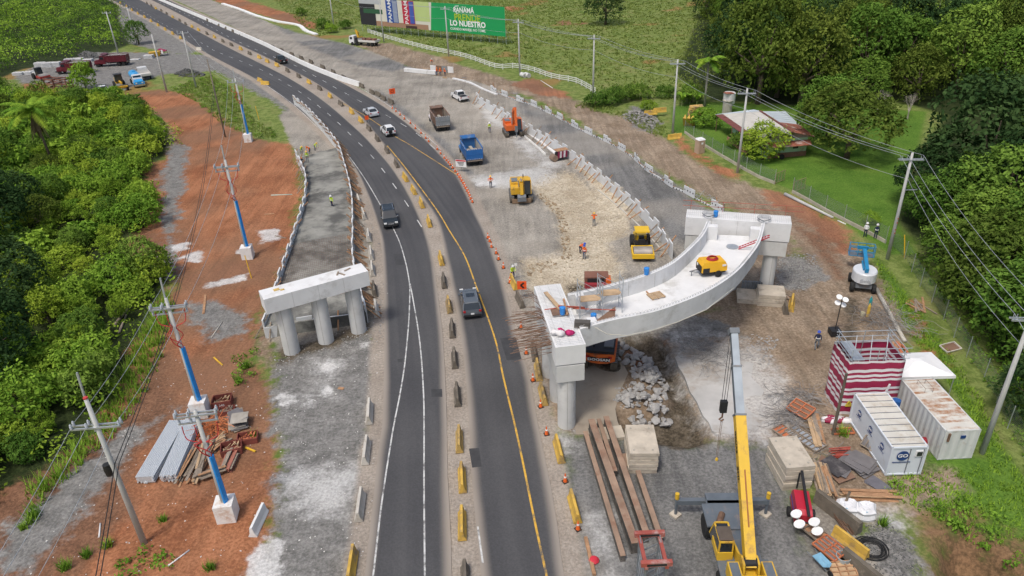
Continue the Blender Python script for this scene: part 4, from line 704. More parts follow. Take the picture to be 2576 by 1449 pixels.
# signs
def sign(p,rz,w,h,z,mt,label,name='road_sign',marks=None,diamond=False):
    t=thing(name,label,'sign',p,rz); b=MB().box((0,0,0),(w,.03,h),0,math.pi/4 if diamond else 0); b.xf(Matrix.Translation((0,0,z))); pn=b.build('panel',mt,t)
    MB().cyl((-.25,.1,0),(-.05,.03,z),.03,5).build('leg',GALV,t); MB().cyl((.25,.1,0),(.05,.03,z),.03,5).build('leg',GALV,t); MB().cyl((0,.6,0),(0,.03,z),.03,5).build('leg',GALV,t)
    return t,pn
OS=mat('sign_orange',(.80,.10,.02),.5,.05); BLK=mat('sign_black',(.02,.02,.02),.6); WS=mat('sign_white',(.75,.75,.73),.5,.04); RDS=mat('sign_red',(.55,.03,.04),.5)
t,pn=sign(gp(988,243),.4,1.25,1.1,1.1,OS,'orange square roadworks sign on the grey pavement near the dark barriers'); MB().tube([(.3*math.cos(a),-.03,1.1+.3*math.sin(a)) for a in np.linspace(0,2*math.pi,15)],.03,4).build('printed_symbol',BLK,pn)
t,pn=sign(gp(1314,752,.5),-.1,.95,.95,1.1,OS,'orange sign with black arrow at the right shoulder beside the pier rebar'); mb=MB().bar((.2,-.03,1.4),(-.12,-.03,1.1),.04,.16).bar((-.12,-.03,1.1),(.2,-.03,.8),.04,.16); mb.build('chevron',BLK,pn)
t,pn=sign(gp(924,309,.06),.4,.7,.75,.9,OS,'small orange sign in the median by the silver sedan')
t,pn=sign(gp(1161,432),-.35,1.7,1.1,1.3,WS,'white site notice board beside the blue dump truck'); MB().box((0,-.025,1.72),(1.6,.02,.2)).build('printed_band',RDS,pn); [MB().box((0,-.025,1.45-.2*k),(1.1-.2*k,.02,.09)).build('printed_line',BLK,pn) for k in range(3)]
# long white wall and kerbs
NW=mat('white_wall',(.74,.74,.72),.85,.05,.6,dirt=((.55,.52,.47),.2,.5))
def wallrun(name,pts,w,h,mt,label,cat,taper=1.,seg=3.,z0=0):
    p=resample([g(*q) for q in pts],seg); o=(p[0][0],p[0][1]); rings=[]
    for k in range(len(p)):
        d=p[min(k+1,len(p)-1)]-p[max(k-1,0)]; d/=np.hypot(*d); n_=np.array([-d[1],d[0]]); c=p[k]-o
        rings.append([(*(c-n_*w/2),z0-.1),(*(c+n_*w/2),z0-.1),(*(c+n_*w/2*taper),z0+h),(*(c-n_*w/2*taper),z0+h)])
    return MB().loft(rings).build(name,mt,loc=(*o,0),label=label,cat=cat)
wallrun('barrier_wall',[(380,-10),(404,2),(500,43),(644,105),(700,132),(770,167),(840,196),(905,218)],.6,1.05,NW,'long new white concrete wall along the right edge of the highway','wall',.5)
wallrun('concrete_kerb',[(560,10),(600,23),(644,40),(694,54),(749,64),(769,78),(796,88)],1.2,.35,NW,'white concrete kerb below the red bank at the top','kerb')
wallrun('concrete_kerb',[(1200,255),(1250,283),(1300,315),(1350,350),(1400,388)],.5,.12,CONW,'pale concrete strip along the foot of the propped panel wall','kerb')
wallrun('concrete_kerb',[(1140,198),(1180,208),(1215,225),(1250,239)],.45,.22,CONW,'broken white kerb blocks at the top of the right ramp','kerb')
a=[(1500,482),(1560,530),(1610,575),(1660,620)]; wallrun('drain_pipe',[(1320,345),(1350,370),(1372,390)],.22,.3,mat('white_pvc',(.75,.74,.70),.4),'white plastic pipe lying along the panel wall near the orange excavator','pipe',.6)
wallrun('footing_strip',[(1505,478),(1560,524),(1620,580),(1660,625)],.14,.08,BPC,'thin pale strip along the foot of the near panel wall','kerb')
# ---------------------------------------------------------------- vehicles and machines
RUB=mat('rubber',(.018,.018,.018),.85); GLS=mat('dark_glass',(.025,.03,.035),.12,.1,spec=.8); CHR=mat('chrome',(.55,.55,.55),.25,.05,metal=.8); BLKP=mat('black_plastic',(.02,.02,.022),.6); LAMP=mat('lamp_white',(.75,.75,.72),.25); TAIL=mat('lamp_red',(.40,.015,.02),.3); PLT=mat('plate_white',(.7,.7,.68),.5); GRYM=mat('grey_steel',(.16,.175,.19),.6,.15,1.5,dirt=((.24,.19,.15),.25,1.)); MUDDY=mat('muddy_rubber',(.09,.075,.055),.9,.3,2)
def paint(n,c,r=.35,d=None): return mat('paint_'+n,c,r,.05,1,spec=.5,dirt=d)
YEL=paint('yellow',(.64,.37,.025),.5,((.24,.15,.07),.36,1.4)); ORG=paint('orange',(.64,.125,.018),.5,((.22,.11,.06),.32,1.2))
WM={}
def wheel(par,c,r,w,rim=None,rimc=CHR,ax='y',dual=False):
    k=(r,w,rimc.name,ax)
    if k not in WM:
        a=MB().lathe([(r*.62,-w/2),(r*.93,-w/2),(r,-w*.36),(r,w*.36),(r*.93,w/2),(r*.62,w/2)],18); b=MB().lathe([(0,-w*.42),(r*.3,-w*.44),(r*.62,-w*.3),(r*.62,w*.3),(r*.3,w*.44),(0,w*.42)],14)
        R=Matrix.Rotation(math.pi/2,4,'X') if ax=='y' else Matrix.Rotation(math.pi/2,4,'Y'); WM[k]=(a.xf(R).mesh('tyre',RUB),b.xf(R).mesh('rim',rimc))
    t=obj('wheel',WM[k][0],par,c); obj('rim',WM[k][1],t); return t
def prism_y(mb,pts,w,inset=0,zt=None):  # side profile extruded across, narrowing upward (tumblehome)
    n=len(pts); zs=[p[1] for p in pts]; lo,hi=min(zs),max(zs); f=lambda z:w/2-inset*(z-lo)/(hi-lo+1e-9)
    return mb.add([(p[0],-f(p[1]),p[1]) for p in pts]+[(p[0],f(p[1]),p[1]) for p in pts],[tuple(range(n)),tuple(range(2*n-1,n-1,-1))]+[(k,n+k,n+(k+1)%n,(k+1)%n) for k in range(n)])
def car(label,p,hd,style,pt,cat='car',name=None,tilt=0):
    L,W,H={'sedan':(4.5,1.76,1.45),'suv':(4.75,1.86,1.75),'small':(4.1,1.72,1.68),'pickup':(5.3,1.85,1.78)}[style]; t=thing(name or {'sedan':'sedan_car','suv':'suv_car','small':'small_suv','pickup':'pickup_truck'}[style],label,cat,p,hd)
    f,r=L/2,-L/2; b=.32; belt=H*.60; hood=H*.56
    if style=='sedan': low=[(r,.45),(r+.1,.3),(f-.1,.3),(f,.42),(f-.02,.66),(f-.25,.78),(f-1.25,.90),(r+.75,.98),(r+.1,.95),(r,.75)]; cab=[(f-1.45,.88),(r+.55,.96),(r+1.25,1.42),(f-2.05,1.45)]
    elif style=='pickup': low=[(r,.5),(r+.1,.38),(f-.1,.35),(f,.5),(f-.03,.85),(f-.3,.98),(f-1.35,1.08),(r,1.08)]; cab=[(f-1.45,1.06),(f-3.45,1.06),(f-3.3,1.74),(f-2.1,1.76)]
    else: low=[(r,.5),(r+.1,.34),(f-.1,.34),(f,.48),(f-.03,.80),(f-.25,.94),(f-1.2,1.04),(r+.05,1.06),(r,.8)]; cab=[(f-1.25,1.03),(r+.08,1.04),(r+.38,H-.03),(f-2.0,H)]
    mb=MB(); prism_y(mb,low,W,.05); body=mb.build('body',pt,t)
    for sx in (-1,1): pass
    mb=MB(); prism_y(mb,cab,W-.1,.17); gh=mb.build('windows',GLS,t)
    zt=cab[2][1]; mb=MB(); x0,x1=cab[2][0],cab[3][0]; hw=(W-.1)/2-.17; mb.add([(x0-.06,-hw-.02,zt-.03),(x1+.06,-hw-.02,zt-.03),(x1+.06,hw+.02,zt-.03),(x0-.06,hw+.02,zt-.03),(x0+.03,-hw+.08,zt+.05),(x1-.1,-hw+.08,zt+.05),(x1-.1,hw-.08,zt+.05),(x0+.03,hw-.08,zt+.05)],[(3,2,1,0),(4,5,6,7),(0,1,5,4),(1,2,6,5),(2,3,7,6),(3,0,4,7)]); mb.build('roof',pt,t)
    mb=MB(); hb=(W-.1)/2
    for s in(-1,1):
        mb.bar((cab[0][0],s*hb*1.0,cab[0][1]),(cab[3][0],s*(hw+.01),zt),.07,.07).bar((cab[1][0],s*hb,cab[1][1]),(cab[2][0],s*(hw+.01),zt),.12,.09)
        xm=(cab[0][0]+cab[1][0])/2; mb.bar((xm,s*(hb+.005),cab[0][1]),(xm,s*(hw+.012),zt),.09,.05)
    mb.build('pillars',pt,gh)
    for s in(-1,1):
        MB().box((f-.06,s*(W/2-.25),.74 if style=='sedan' else .86),(.14,.36,.17)).build('headlight',LAMP,t); MB().box((r+.03,s*(W/2-.16),.86 if style=='sedan' else .95),(.12,.24,.2)).build('tail_light',TAIL,t)
        MB().box((cab[0][0]-.25,s*(W/2+.07),cab[0][1]+.08),(.16,.2,.14)).build('mirror',CHR if pt.name=='paint_black' else pt,t)
    MB().box((f-.01,0,.5),(.1,W*.86,.2)).build('front_bumper',BLKP,t); MB().box((f-.0,0,.68 if style=='sedan' else .76),(.06,W*.42,.18)).build('grille',CHR,t); MB().box((r+.02,0,.48),(.14,W*.92,.22)).build('rear_bumper',BLKP if style!='sedan' else pt,t); MB().box((r-.03,0,.68),(.03,.34,.16)).build('licence_plate',PLT,t)
    wr=.33 if style=='sedan' else .37
    for x in(f-.85,r+.82 if style!='pickup' else r+1.1):
        for s in(-1,1): wheel(t,(x,s*(W/2-.12),wr),wr,.24)
    if style=='pickup':
        MB().box((r+.85,0,1.02),(1.55,W-.3,.16)).build('cargo_bed',BLKP,t)
    if style=='small':
        q=MB().lathe([(.16,-.09),(.33,-.09),(.35,0),(.33,.09),(.16,.09)],16).xf(Matrix.Rotation(math.pi/2,4,'Y')); q.xf(Matrix.Translation((r-.1,.1,.95))); sp=q.build('spare_wheel',RUB,t); MB().lathe([(0,-.11),(.2,-.1),(.2,.05),(0,.05)],12).xf(Matrix.Rotation(-math.pi/2,4,'Y')).xf(Matrix.Translation((r-.12,.1,.95))).build('rim',CHR,sp)
    if style=='suv':
        for s in(-1,1): MB().bar((x0+.1,s*(hw-.06),zt+.09),(x1-.2,s*(hw-.06),zt+.09),.05,.05).build('roof_rail',CHR,t)
        MB().box(((x0+x1)/2+.25,0,zt+.052),(.75,.85,.015)).build('sunroof',GLS,t)
    return t
def hd(a,b): return ang(gp(*a),gp(*b))
ROADDN=lambda x,y,dx,dy: hd((x,y),(x+dx,y+dy))
car('dark metallic SUV with white headlights driving toward the camera',gp(981,560,.06),hd((972,530),(990,600)),'suv',paint('black',(.022,.027,.03),.25)); car('grey SUV with roof rails seen from behind in the right carriageway',gp(1184,775,.06),hd((1190,805),(1178,745)),'suv',paint('grey',(.10,.115,.13),.25))
car('silver sedan in the right carriageway seen from behind',gp(934,290,.06),hd((945,297),(922,281)),'sedan',paint('silver',(.48,.50,.52),.3)); car('small white SUV with spare wheel on its back door',gp(977,338,.06),hd((985,346),(964,326)),'small',paint('white',(.70,.70,.69),.3)); car('black pickup truck far up the right carriageway',gp(708,158,.06),hd((718,163),(695,151)),'pickup',paint('black',(.022,.027,.03),.25),'pickup'); car('white pickup truck parked on the new grey pavement',gp(1157,250),hd((1168,256),(1142,241)),'pickup',paint('white',(.70,.70,.69),.3),'pickup')
car('white car half hidden behind the bush in the gravel yard',gp(262,233),hd((258,226),(268,240)),'sedan',paint('white',(.70,.70,.69),.3)); car('dark blue car at the very top of the highway',gp(384,-2,.06),hd((390,2),(376,-6)),'sedan',paint('navy',(.02,.03,.07),.3))
STR=mat('reflect_stripe',(.70,.66,.62),.5)
def dump_truck(label,p,h,cabp,bedp,inside,load=None,gate=None,tarp=False):
    t=thing('dump_truck',label,'dump truck',p,h)
    MB().box((0,0,.85),(8.2,.9,.28)).build('chassis',BLKP,t)
    mb=MB(); prism_y(mb,[(4.2,.7),(4.25,1.35),(4.0,1.6),(2.75,1.78),(2.75,.7)],1.7,.18); mb.build('hood',cabp,t); mb=MB(); prism_y(mb,[(2.75,.7),(1.25,.7),(1.25,2.75),(2.3,2.78),(2.75,1.75)],2.3,.14); cb=mb.build('cab',cabp,t)
    MB().box((2.56,0,2.24),(.05,1.75,.72),0,.43).build('windscreen',GLS,cb)
    for s in(-1,1): MB().box((2.0,s*1.12,2.15),(.8,.04,.6)).build('side_window',GLS,cb); MB().box((3.1,s*1.0,.95),(1.5,.4,.35)).build('fender',cabp,t); MB().cyl((1.0,s*1.05,.9),(1.0,s*1.05,3.2),.08,8).build('exhaust_stack',CHR,t); MB().box((4.22,s*.7,1.05),(.1,.3,.2)).build('headlight',LAMP,t); MB().box((.6,s*1.0,.75),(1.1,.5,.5)).build('fuel_tank',CHR,t)
    MB().box((4.3,0,.6),(.15,2.3,.35)).build('bumper',CHR,t); MB().box((4.26,0,1.1),(.06,.8,.6)).build('grille',CHR,t)
    x0,x1,w,z0,z1=-4.1,1.05,2.5,1.15,2.75; bd=obj('bed',None,t); th=.09
    bed=MB(); bed.box(((x0+x1)/2,0,z0),(x1-x0,w,.14)).box(((x0+x1)/2,w/2,(z0+z1)/2),(x1-x0,th,z1-z0)).box(((x0+x1)/2,-w/2,(z0+z1)/2),(x1-x0,th,z1-z0)).box((x1,0,(z0+z1)/2+.1),(th,w,z1-z0+.3)); bed.box((x1+.35,0,z1+.32),(1.3,w*.95,.08),0,-.12)
    bpy.data.objects.remove(bd); bd=bed.build('bed',bedp,t)
    for s in(-1,1):
        for k in range(6): MB().box((x0+.35+k*.9,s*(w/2+.07),(z0+z1)/2),(.1,.06,z1-z0-.1)).build('stake',bedp,bd)
        MB().box(((x0+x1)/2,s*(w/2+.02),z1+.04),(x1-x0,.2,.08)).build('top_rail',bedp,bd)
        for k in range(12): MB().box((x0+.2+k*.42,s*(w/2+.125),z1+.03),(.2,.012,.07)).build('reflector',STR,bd)
    gt=MB().box((x0-.05,0,(z0+z1)/2),(.08,w,z1-z0)).build('tailgate',gate or bedp,t)
    for y in(-.42,.42): MB().box((x0-.11,y*1.0,(z0+z1)/2),(.05,.08,z1-z0-.05)).build('gate_rib',gate or bedp,gt)
    MB().box((x0-.11,0,(z0+z1)/2),(.05,w*.95,.09)).build('gate_rib',gate or bedp,gt)
    for k in range(7):
        for z in (z1-.03,z0+.08): MB().box((x0-.12,-w/2+.2+k*.35,z),(.015,.18,.06)).build('reflector',STR,gt)
    mb=MB().box(((x0+x1)/2,0,z0+.09),(x1-x0-.1,w-.16,.05)); 
    for s in(-1,1): mb.box(((x0+x1)/2,s*(w/2-.06),(z0+z1)/2+.1),(x1-x0-.1,.03,z1-z0-.25))
    mb.build('bed_lining',inside,bd)
    if load:
        r=random.Random(2); n=12; m_=8; rings=[[(x0+.15+(x1-x0-.3)*i/n,-w/2+.1+(w-.2)*j/m_,z1-.1+.28*math.sin(math.pi*i/n)*math.sin(math.pi*j/m_)+r.uniform(-.04,.04)) for j in range(m_+1)] for i in range(n+1)]
        MB().loft(rings,False,False).build('load',load,t,fix=False)
    elif not tarp: 
        MB().box((-1.2,-.2,z0+.35),(3.6,.45,.45),.06,-.05).build('load_block',CONO,t)
    for x in(3.35,-1.9,-3.15):
        for s in(-1,1): wheel(t,(x,s*(1.0 if x>0 else .92),.5),.5,.3 if x>0 else .55,rimc=CHR)
    for s in(-1,1): MB().box((-3.85,s*.95,.62),(.04,.62,.75)).build('mud_flap',BLKP,t)
    MB().box((-4.1,0,.95),(.12,2.3,.2)).build('rear_bumper',WOODG,t)
    return t
BRB=mat('bed_brown',(.165,.10,.07),.8,.2,1,dirt=((.28,.26,.24),.35,.8)); BLB=paint('blue_bed',(.02,.11,.30),.5,((.20,.22,.25),.3,.8)); INB=mat('bed_inside',(.24,.195,.15),.9,.2,1); MAR=paint('maroon',(.11,.012,.02),.4,((.16,.08,.06),.2,1.)); GRV=mat('grey_load',(.22,.21,.20),.95,.3,2,bump=.5); GAT=mat('grey_gate',(.22,.24,.25),.6,.2,1,dirt=((.16,.11,.08),.3,1.))
dump_truck('white-cabbed dump truck with empty brown bed and grey tailgate',gp(1105,316),hd((1118,334),(1088,292)),paint('white_red',(.62,.58,.57),.35),BRB,INB,gate=GAT); dump_truck('bright blue dump truck with empty bed beside the cone line',gp(1184,398),hd((1200,422),(1160,352)),paint('blue',(.02,.16,.42),.35),BLB,mat('bed_inside_pale',(.36,.34,.30),.9,.2,1),gate=paint('gate_blue',(.015,.12,.36),.45))
dump_truck('nearer maroon dump truck full of grey gravel in the left yard',gp(190,184),hd((228,184),(150,186)),MAR,MAR,INB,GRV); dump_truck('farther maroon dump truck full of grey gravel parked by the grass',gp(285,165),hd((325,162),(246,167)),MAR,MAR,INB,GRV)
# tanker
def tanker():
    t=thing('tanker_truck','white and bright blue water tanker facing the camera in the left yard','tanker',gp(347,213),hd((330,190),(362,225))); BL=paint('sky_blue',(.03,.30,.62),.35); WHp=paint('white',(.70,.70,.69),.3)
    MB().box((0,0,.85),(7.6,.9,.25)).build('chassis',BLKP,t); mb=MB(); prism_y(mb,[(3.9,.65),(3.95,1.4),(2.5,1.7),(2.5,.65)],1.9,.12); mb.build('hood',BL,t); mb=MB(); prism_y(mb,[(2.5,.7),(1.1,.7),(1.1,2.6),(2.1,2.65),(2.5,1.75)],2.2,.12); c=mb.build('cab',WHp,t); MB().box((2.36,0,2.18),(.05,1.7,.7),0,.4).build('windscreen',GLS,c)
    for s in(-1,1): MB().box((3.2,s*.95,1.0),(1.4,.35,.4)).build('fender',BL,t); MB().box((3.97,s*.65,1.1),(.08,.35,.25)).build('headlight',LAMP,t); MB().box((1.8,s*1.08,2.1),(.7,.04,.55)).build('side_window',GLS,c)
    MB().box((4.0,0,.6),(.2,2.2,.4)).build('bumper',CHR,t); mb=MB(); mb.loft([[(x,1.05*math.cos(a)*k,1.95+.85*math.sin(a)*k) for a in np.linspace(0,2*math.pi,20,endpoint=False)] for x,k in((.9,.85),(.8,1),(-3.7,1),(-3.85,.85))]); tk=mb.build('tank',BL,t,smooth=False); MB().lathe([(.3,0),(.3,.18),(0,.2)],12,(-1.5,0,2.78)).build('hatch',BL,tk)
    for x in(3.,-1.8,-3.):
        for s in(-1,1): wheel(t,(x,s*.95,.48),.48,.32)
tanker()
def flat_truck(label,p,h,L,cabp,bedc,crane=False,load=False):
    t=thing('flatbed_truck',label,'truck',p,h); mb=MB(); prism_y(mb,[(L/2,.6),(L/2,1.5),(L/2-.25,2.5),(L/2-1.7,2.5),(L/2-1.7,.6)],2.2,.1); c=mb.build('cab',cabp,t); MB().box((L/2-.1,0,1.95),(.06,1.9,.75),0,-.22).build('windscreen',GLS,c)
    for s in(-1,1): MB().box((L/2-.8,s*1.06,1.95),(.8,.05,.6)).build('side_window',GLS,c)
    MB().box((-.7,0,.85),(L-1.5,.9,.25)).build('chassis',BLKP,t); bx=L/2-1.9-(1.4 if crane else 0); bl=bx+L/2; bc=(bx-L/2)/2
    MB().box((bc,0,1.12),(bl,2.4,.12)).build('deck',bedc,t)
    for s in(-1,1): MB().box((bc,s*1.2,1.4),(bl,.06,.5)).build('side_board',bedc,t)
    MB().box((-L/2,0,1.4),(.06,2.4,.5)).build('tail_board',bedc,t); MB().box((bx,0,1.6),(.06,2.4,.9)).build('headboard',bedc,t)
    for x in ((L/2-1.1,L/2-2.5,-L/2+1.3,-L/2+2.5) if L>7 else (L/2-.9,-L/2+1.2)):
        for s in(-1,1): wheel(t,(x,s*.98,.48 if L>7 else .38),.48 if L>7 else .38,.3)
    if crane:
        MB().box((bx+.75,0,1.5),(.8,2.2,1.2)).build('crane_base',BLKP,t); mb=MB().bar((bx+.75,0,1.8),(bx+.75,0,3.5),.5,.5).bar((bx+.75,0,3.4),(bx+1.1,.3,4.1),.4,.4).bar((bx+1.1,.3,4.1),(bx+.2,.8,2.2),.35,.4).bar((bx+.2,.8,2.2),(bx-.1,-.9,2.1),.32,.32); mb.build('folding_crane',YEL,t)
    if load:
        for k in range(4): MB().box((bc-1.6+k*1.0,(-.3,.3)[k%2],1.55),(.8,1.3,.7+.1*k),.1*k).build('steel_form',mat('rust_form',(.22,.10,.07),.8,.2),t)
    return t
flat_truck('white flatbed truck with yellow folding crane and rusty steel load',gp(918,114),hd((958,113),(880,108)),9.,paint('white',(.70,.70,.69),.3),paint('white_bed',(.62,.60,.56),.5),True,True); flat_truck('small white flatbed truck behind the tanker in the left yard',gp(366,198),hd((372,203),(352,182)),5.6,paint('white',(.70,.70,.69),.3),paint('white_bed',(.62,.60,.56),.5))
# tracked excavators
def tracks(t,L=3.9,g_=1.25,h=.85,mt=None):
    for s in(-1,1):
        mb=MB(); pts=[]; r=h/2
        for a in np.linspace(math.pi/2,-math.pi/2,7): pts.append((L/2-r+r*math.cos(a),r+r*math.sin(a)))
        for a in np.linspace(-math.pi/2,-3*math.pi/2,7): pts.append((-L/2+r+r*math.cos(a),r+r*math.sin(a)))
        mb.ext(pts,s*g_-.28,s*g_+.28); tr=mb.build('track',MUDDY,t)
        for k in range(14): MB().box((-L/2+.3+k*(L-.6)/13,s*g_,h+.015),(.1,.58,.04)).build('track_shoe',GRYM,tr)
def excavator(label,p,h,pt,arm,slew=0.,attach='bucket',cabside=1,txt=None):
    t=thing('excavator',label,'excavator',p,h); tracks(t); MB().box((0,0,.75),(1.9,1.9,.5)).build('undercarriage',BLKP,t); MB().lathe([(.75,.95),(.75,1.1)],16).build('slew_ring',GRYM,t)
    R=Matrix.Rotation(slew,4,'Z'); B=lambda mb,n,m,par=t,**k:mb.xf(R).build(n,m,par,**k)
    mb=MB(); mb.prism([(-2.3,-.75),(-1.9,-1.35),(1.5,-1.35),(1.5,1.35),(-1.9,1.35),(-2.3,.75),(-2.45,0)],1.12,2.0); hb=B(mb,'house_body',pt)
    mb=MB(); mb.prism([(-2.2,-1.25),(.1,-1.25),(.1,1.25),(-2.2,1.25)],2.0,2.28); B(mb,'engine_hood',BLKP if txt else pt,hb); B(MB().box((-.9,-.75*cabside,2.34),(1.3,.8,.1)),'hood_panel',GRYM,hb); B(MB().cyl((-1.6,.5,2.2),(-1.6,.5,2.75),.07,8),'exhaust_stack',BLKP,hb)
    mb=MB(); mb.add([(x,y*cabside,z) for x,y,z in((.2,.35,1.2),(1.75,.35,1.2),(1.75,1.35,1.2),(.2,1.35,1.2),(.25,.42,2.95),(1.35,.42,2.95),(1.35,1.28,2.95),(.25,1.28,2.95))],[(3,2,1,0),(4,5,6,7),(0,1,5,4),(1,2,6,5),(2,3,7,6),(3,0,4,7)]); cb=B(mb,'cab',GLS); mb=MB().box((.8,.85*cabside,2.98),(1.2,.95,.08)); B(mb,'cab_roof',pt if not txt else BLKP,cb)
    mb=MB()
    for x,y in((.22,.38),(.22,1.32),(1.4,.38),(1.4,1.32)): mb.bar((x+(.33 if x>1 else 0),y*cabside,1.2),(x,y*cabside,2.95),.09,.09)
    mb.box((.95,1.33*cabside,1.45),(1.5,.06,.5)); B(mb,'cab_frame',pt,cb); 
    P=[Vector(q) for q in arm]; mb=MB().bar(P[0],P[1],.5,.62).bar(P[1],P[2],.48,.5); B(mb,'boom',pt); B(MB().bar(P[2],P[3],.36,.42),'stick',pt); B(MB().cyl(P[0]+Vector((.5,.3,-.2)),P[1]+Vector((0,.3,-.2)),.09,8).cyl(P[0]+Vector((.5,-.3,-.2)),P[1]+Vector((0,-.3,-.2)),.09,8),'boom_cylinder',CHR); B(MB().cyl(P[1].lerp(P[2],.5)+Vector((0,0,.35)),P[2]+Vector((.1,0,.3)),.08,8),'stick_cylinder',CHR)
    e=P[3]
    if attach=='hammer': B(MB().box((e.x,e.y,e.z-.5),(.4,.45,1.0)).cyl((e.x,e.y,e.z-1.),(e.x,e.y,e.z-1.9),.09,8),'breaker',GRYM)
    else:
        mb=MB(); mb.ext([(e.x-.1,e.z),(e.x+.5,e.z-.2),(e.x+.45,e.z-.8),(e.x-.1,e.z-1.05),(e.x-.75,e.z-.9),(e.x-.2,e.z-.6)],-.55,.55); bk=B(mb,'bucket',GRYM)
        for k in range(5): B(MB().box((e.x-.8,-.45+.225*k,e.z-.92),(.25,.08,.08)),'tooth',GRYM,bk)
    if txt:
        B(MB().box((-2.38,0,1.55),(.12,1.9,.36)),'grille_band',BLKP,hb); M_=R@face((-2.46,0,1.55),(0,-1,0),(0,0,1)); text_obj('lettering',txt,.34,WS,M_,hb,.006,.012,1.3)
        for s in(-1,1): B(MB().box((-2.33,s*.95,1.75),(.1,.3,.14)),'tail_light',TAIL,hb)
    return t
excavator('orange excavator with hydraulic breaker beside the propped panel wall',gp(1290,338),hd((1278,318),(1300,352)),ORG,[(.6,0,1.7),(1.6,0,4.4),(3.0,0,5.2),(3.6,0,2.5)],0,'hammer',1)
t=excavator('yellow excavator working on the light gravel strip',gp(1310,498),hd((1305,470),(1314,520)),YEL,[(.6,0,1.7),(1.4,0,3.2),(2.3,0,3.0),(2.6,0,1.5)],0,'bucket',1); MB().box((2.1,0,.42),(.12,2.5,.6)).build('dozer_blade',mat('rust_blade',(.24,.16,.10),.8,.2),t)
t=excavator('orange excavator with DOOSAN lettering on its rear, parked under the deck',gp(1512,902),hd((1507,925),(1520,850)),ORG,[(.6,0,1.7),(2.0,0,3.3),(3.4,0,3.2),(4.2,0,1.2)],0,'bucket',1,'DOOSAN')
# rollers
def roller(label,p,h,pt,drumc,cab=False,bodyc=None):
    t=thing('road_roller',label,'road roller',p,h); R=Matrix.Rotation(math.pi/2,4,'X'); d=MB().lathe([(0,-1.02),(.74,-1.02),(.74,1.02),(0,1.02)],28).xf(R); d.xf(Matrix.Translation((1.7,0,.74))); d.build('drum',drumc,t)
    mb=MB()
    for s in(-1,1): mb.box((1.6,s*1.14,.8),(2.0,.14,.5))
    mb.box((2.62,0,.75),(.25,2.42,.5)).box((.6,0,.85),(.3,2.4,.5)); mb.build('drum_frame',pt if not bodyc else bodyc,t)
    mb=MB(); prism_y(mb,[(-.7,.8),(-2.6,.8),(-2.7,1.35),(-2.2,1.65),(-.7,1.75)],1.5,.12); mb.build('engine_hood',pt,t); MB().box((.0,0,1.0),(1.1,1.5,.5)).build('platform',BLKP,t); MB().box((-.2,0,1.55),(.5,.55,.7)).build('seat',BLKP,t); MB().box((.42,0,1.5),(.2,.8,.6)).build('console',BLKP,t)
    if cab:
        MB().box((-.1,0,2.0),(1.3,1.35,1.35),tp=.9).build('cab',GLS,t); MB().box((-.1,0,2.72),(1.35,1.4,.1)).build('roof',BLKP,t)
    else:
        for x in(-.65,.5):
            for s in(-1,1): MB().cyl((x,s*.68,1.2),(x,s*.66,2.75),.04,6).build('canopy_post',BLKP,t)
        MB().box((-.08,0,2.8),(1.6,1.6,.12)).build('canopy',pt,t)
    for s in(-1,1): wheel(t,(-1.5,s*.85,.75),.75,.55,rimc=pt)
    return t
roller('yellow soil roller with canopy at the edge of the tan rock',gp(1612,634),hd((1608,600),(1618,648)),paint('roller_yellow',(.72,.45,.02),.45),mat('drum_steel',(.33,.30,.27),.5,.2,1,metal=.3)); roller('white and red roller with dark cab in the left yard',gp(104,199),hd((80,192),(128,203)),paint('white',(.70,.70,.69),.3),mat('drum_steel',(.33,.30,.27),.5,.2,1,metal=.3),True,paint('red',(.33,.04,.03),.5))
# motor grader
t=thing('motor_grader','yellow motor grader with black cab beside the tanker','grader',gp(305,222),hd((292,205),(318,236))); MB().box((-1.9,0,1.5),(2.6,1.4,1.0)).build('engine_body',YEL,t); MB().bar((-.6,0,1.6),(3.6,0,1.75),.35,.4).build('frame_beam',YEL,t); c=MB().box((-.2,0,2.35),(1.4,1.6,1.5),tp=.94).build('cab',GLS,t); MB().box((-.2,0,3.15),(1.55,1.75,.12)).build('cab_roof',BLKP,c)
for x,y in((-.8,-.75),(-.8,.75),(.4,-.75),(.4,.75)): MB().bar((x,y,1.6),(x*.95,y*.95,3.1),.1,.1).build('cab_pillar',BLKP,c)
MB().box((.9,0,.55),(.15,3.2,.6),.25).build('blade',GRYM,t); MB().box((3.9,0,1.0),(.3,2.0,.5)).build('front_frame',YEL,t); MB().box((4.2,0,1.1),(.2,2.2,.3)).build('front_lift',YEL,t)
for x in(3.5,-1.2,-2.6):
    for s in(-1,1): wheel(t,(x,s*1.0,.65),.65,.42,rimc=YEL)
# steel bins / screens near the yard
for k,(x,y,rz) in enumerate(((138,222,-.5),(163,222,-.2))):
    t=thing('steel_form','rust-red %s open steel form beside the bush in the left yard'%('left','right')[k],'formwork',gp(x,y),rz); RF=mat('rust_form',(.22,.10,.07),.8,.2)
    for z in(.2,1.2,2.2): 
        for a,b in(((-1.6,-1.),(1.6,-1.)),((1.6,-1.),(1.6,1.)),((1.6,1.),(-1.6,1.)),((-1.6,1.),(-1.6,-1.))): MB().bar((*a,z),(*b,z),.14,.3).build('frame_bar',RF if z>.5 else STEEL,t)
    for x_ in(-1.6,1.6):
        for y_ in(-1,1): MB().box((x_,y_,1.2),(.18,.18,2.4)).build('corner_post',RF,t)
    for z in(.7,1.7): MB().bar((-1.5,-.95,z-.4),(1.5,-.95,z+.4),.06,.06).build('diagonal_brace',GALV,t); MB().bar((-1.5,-.9,2.3),(1.5,.9,2.3),.06,.06).build('diagonal_brace',GALV,t)
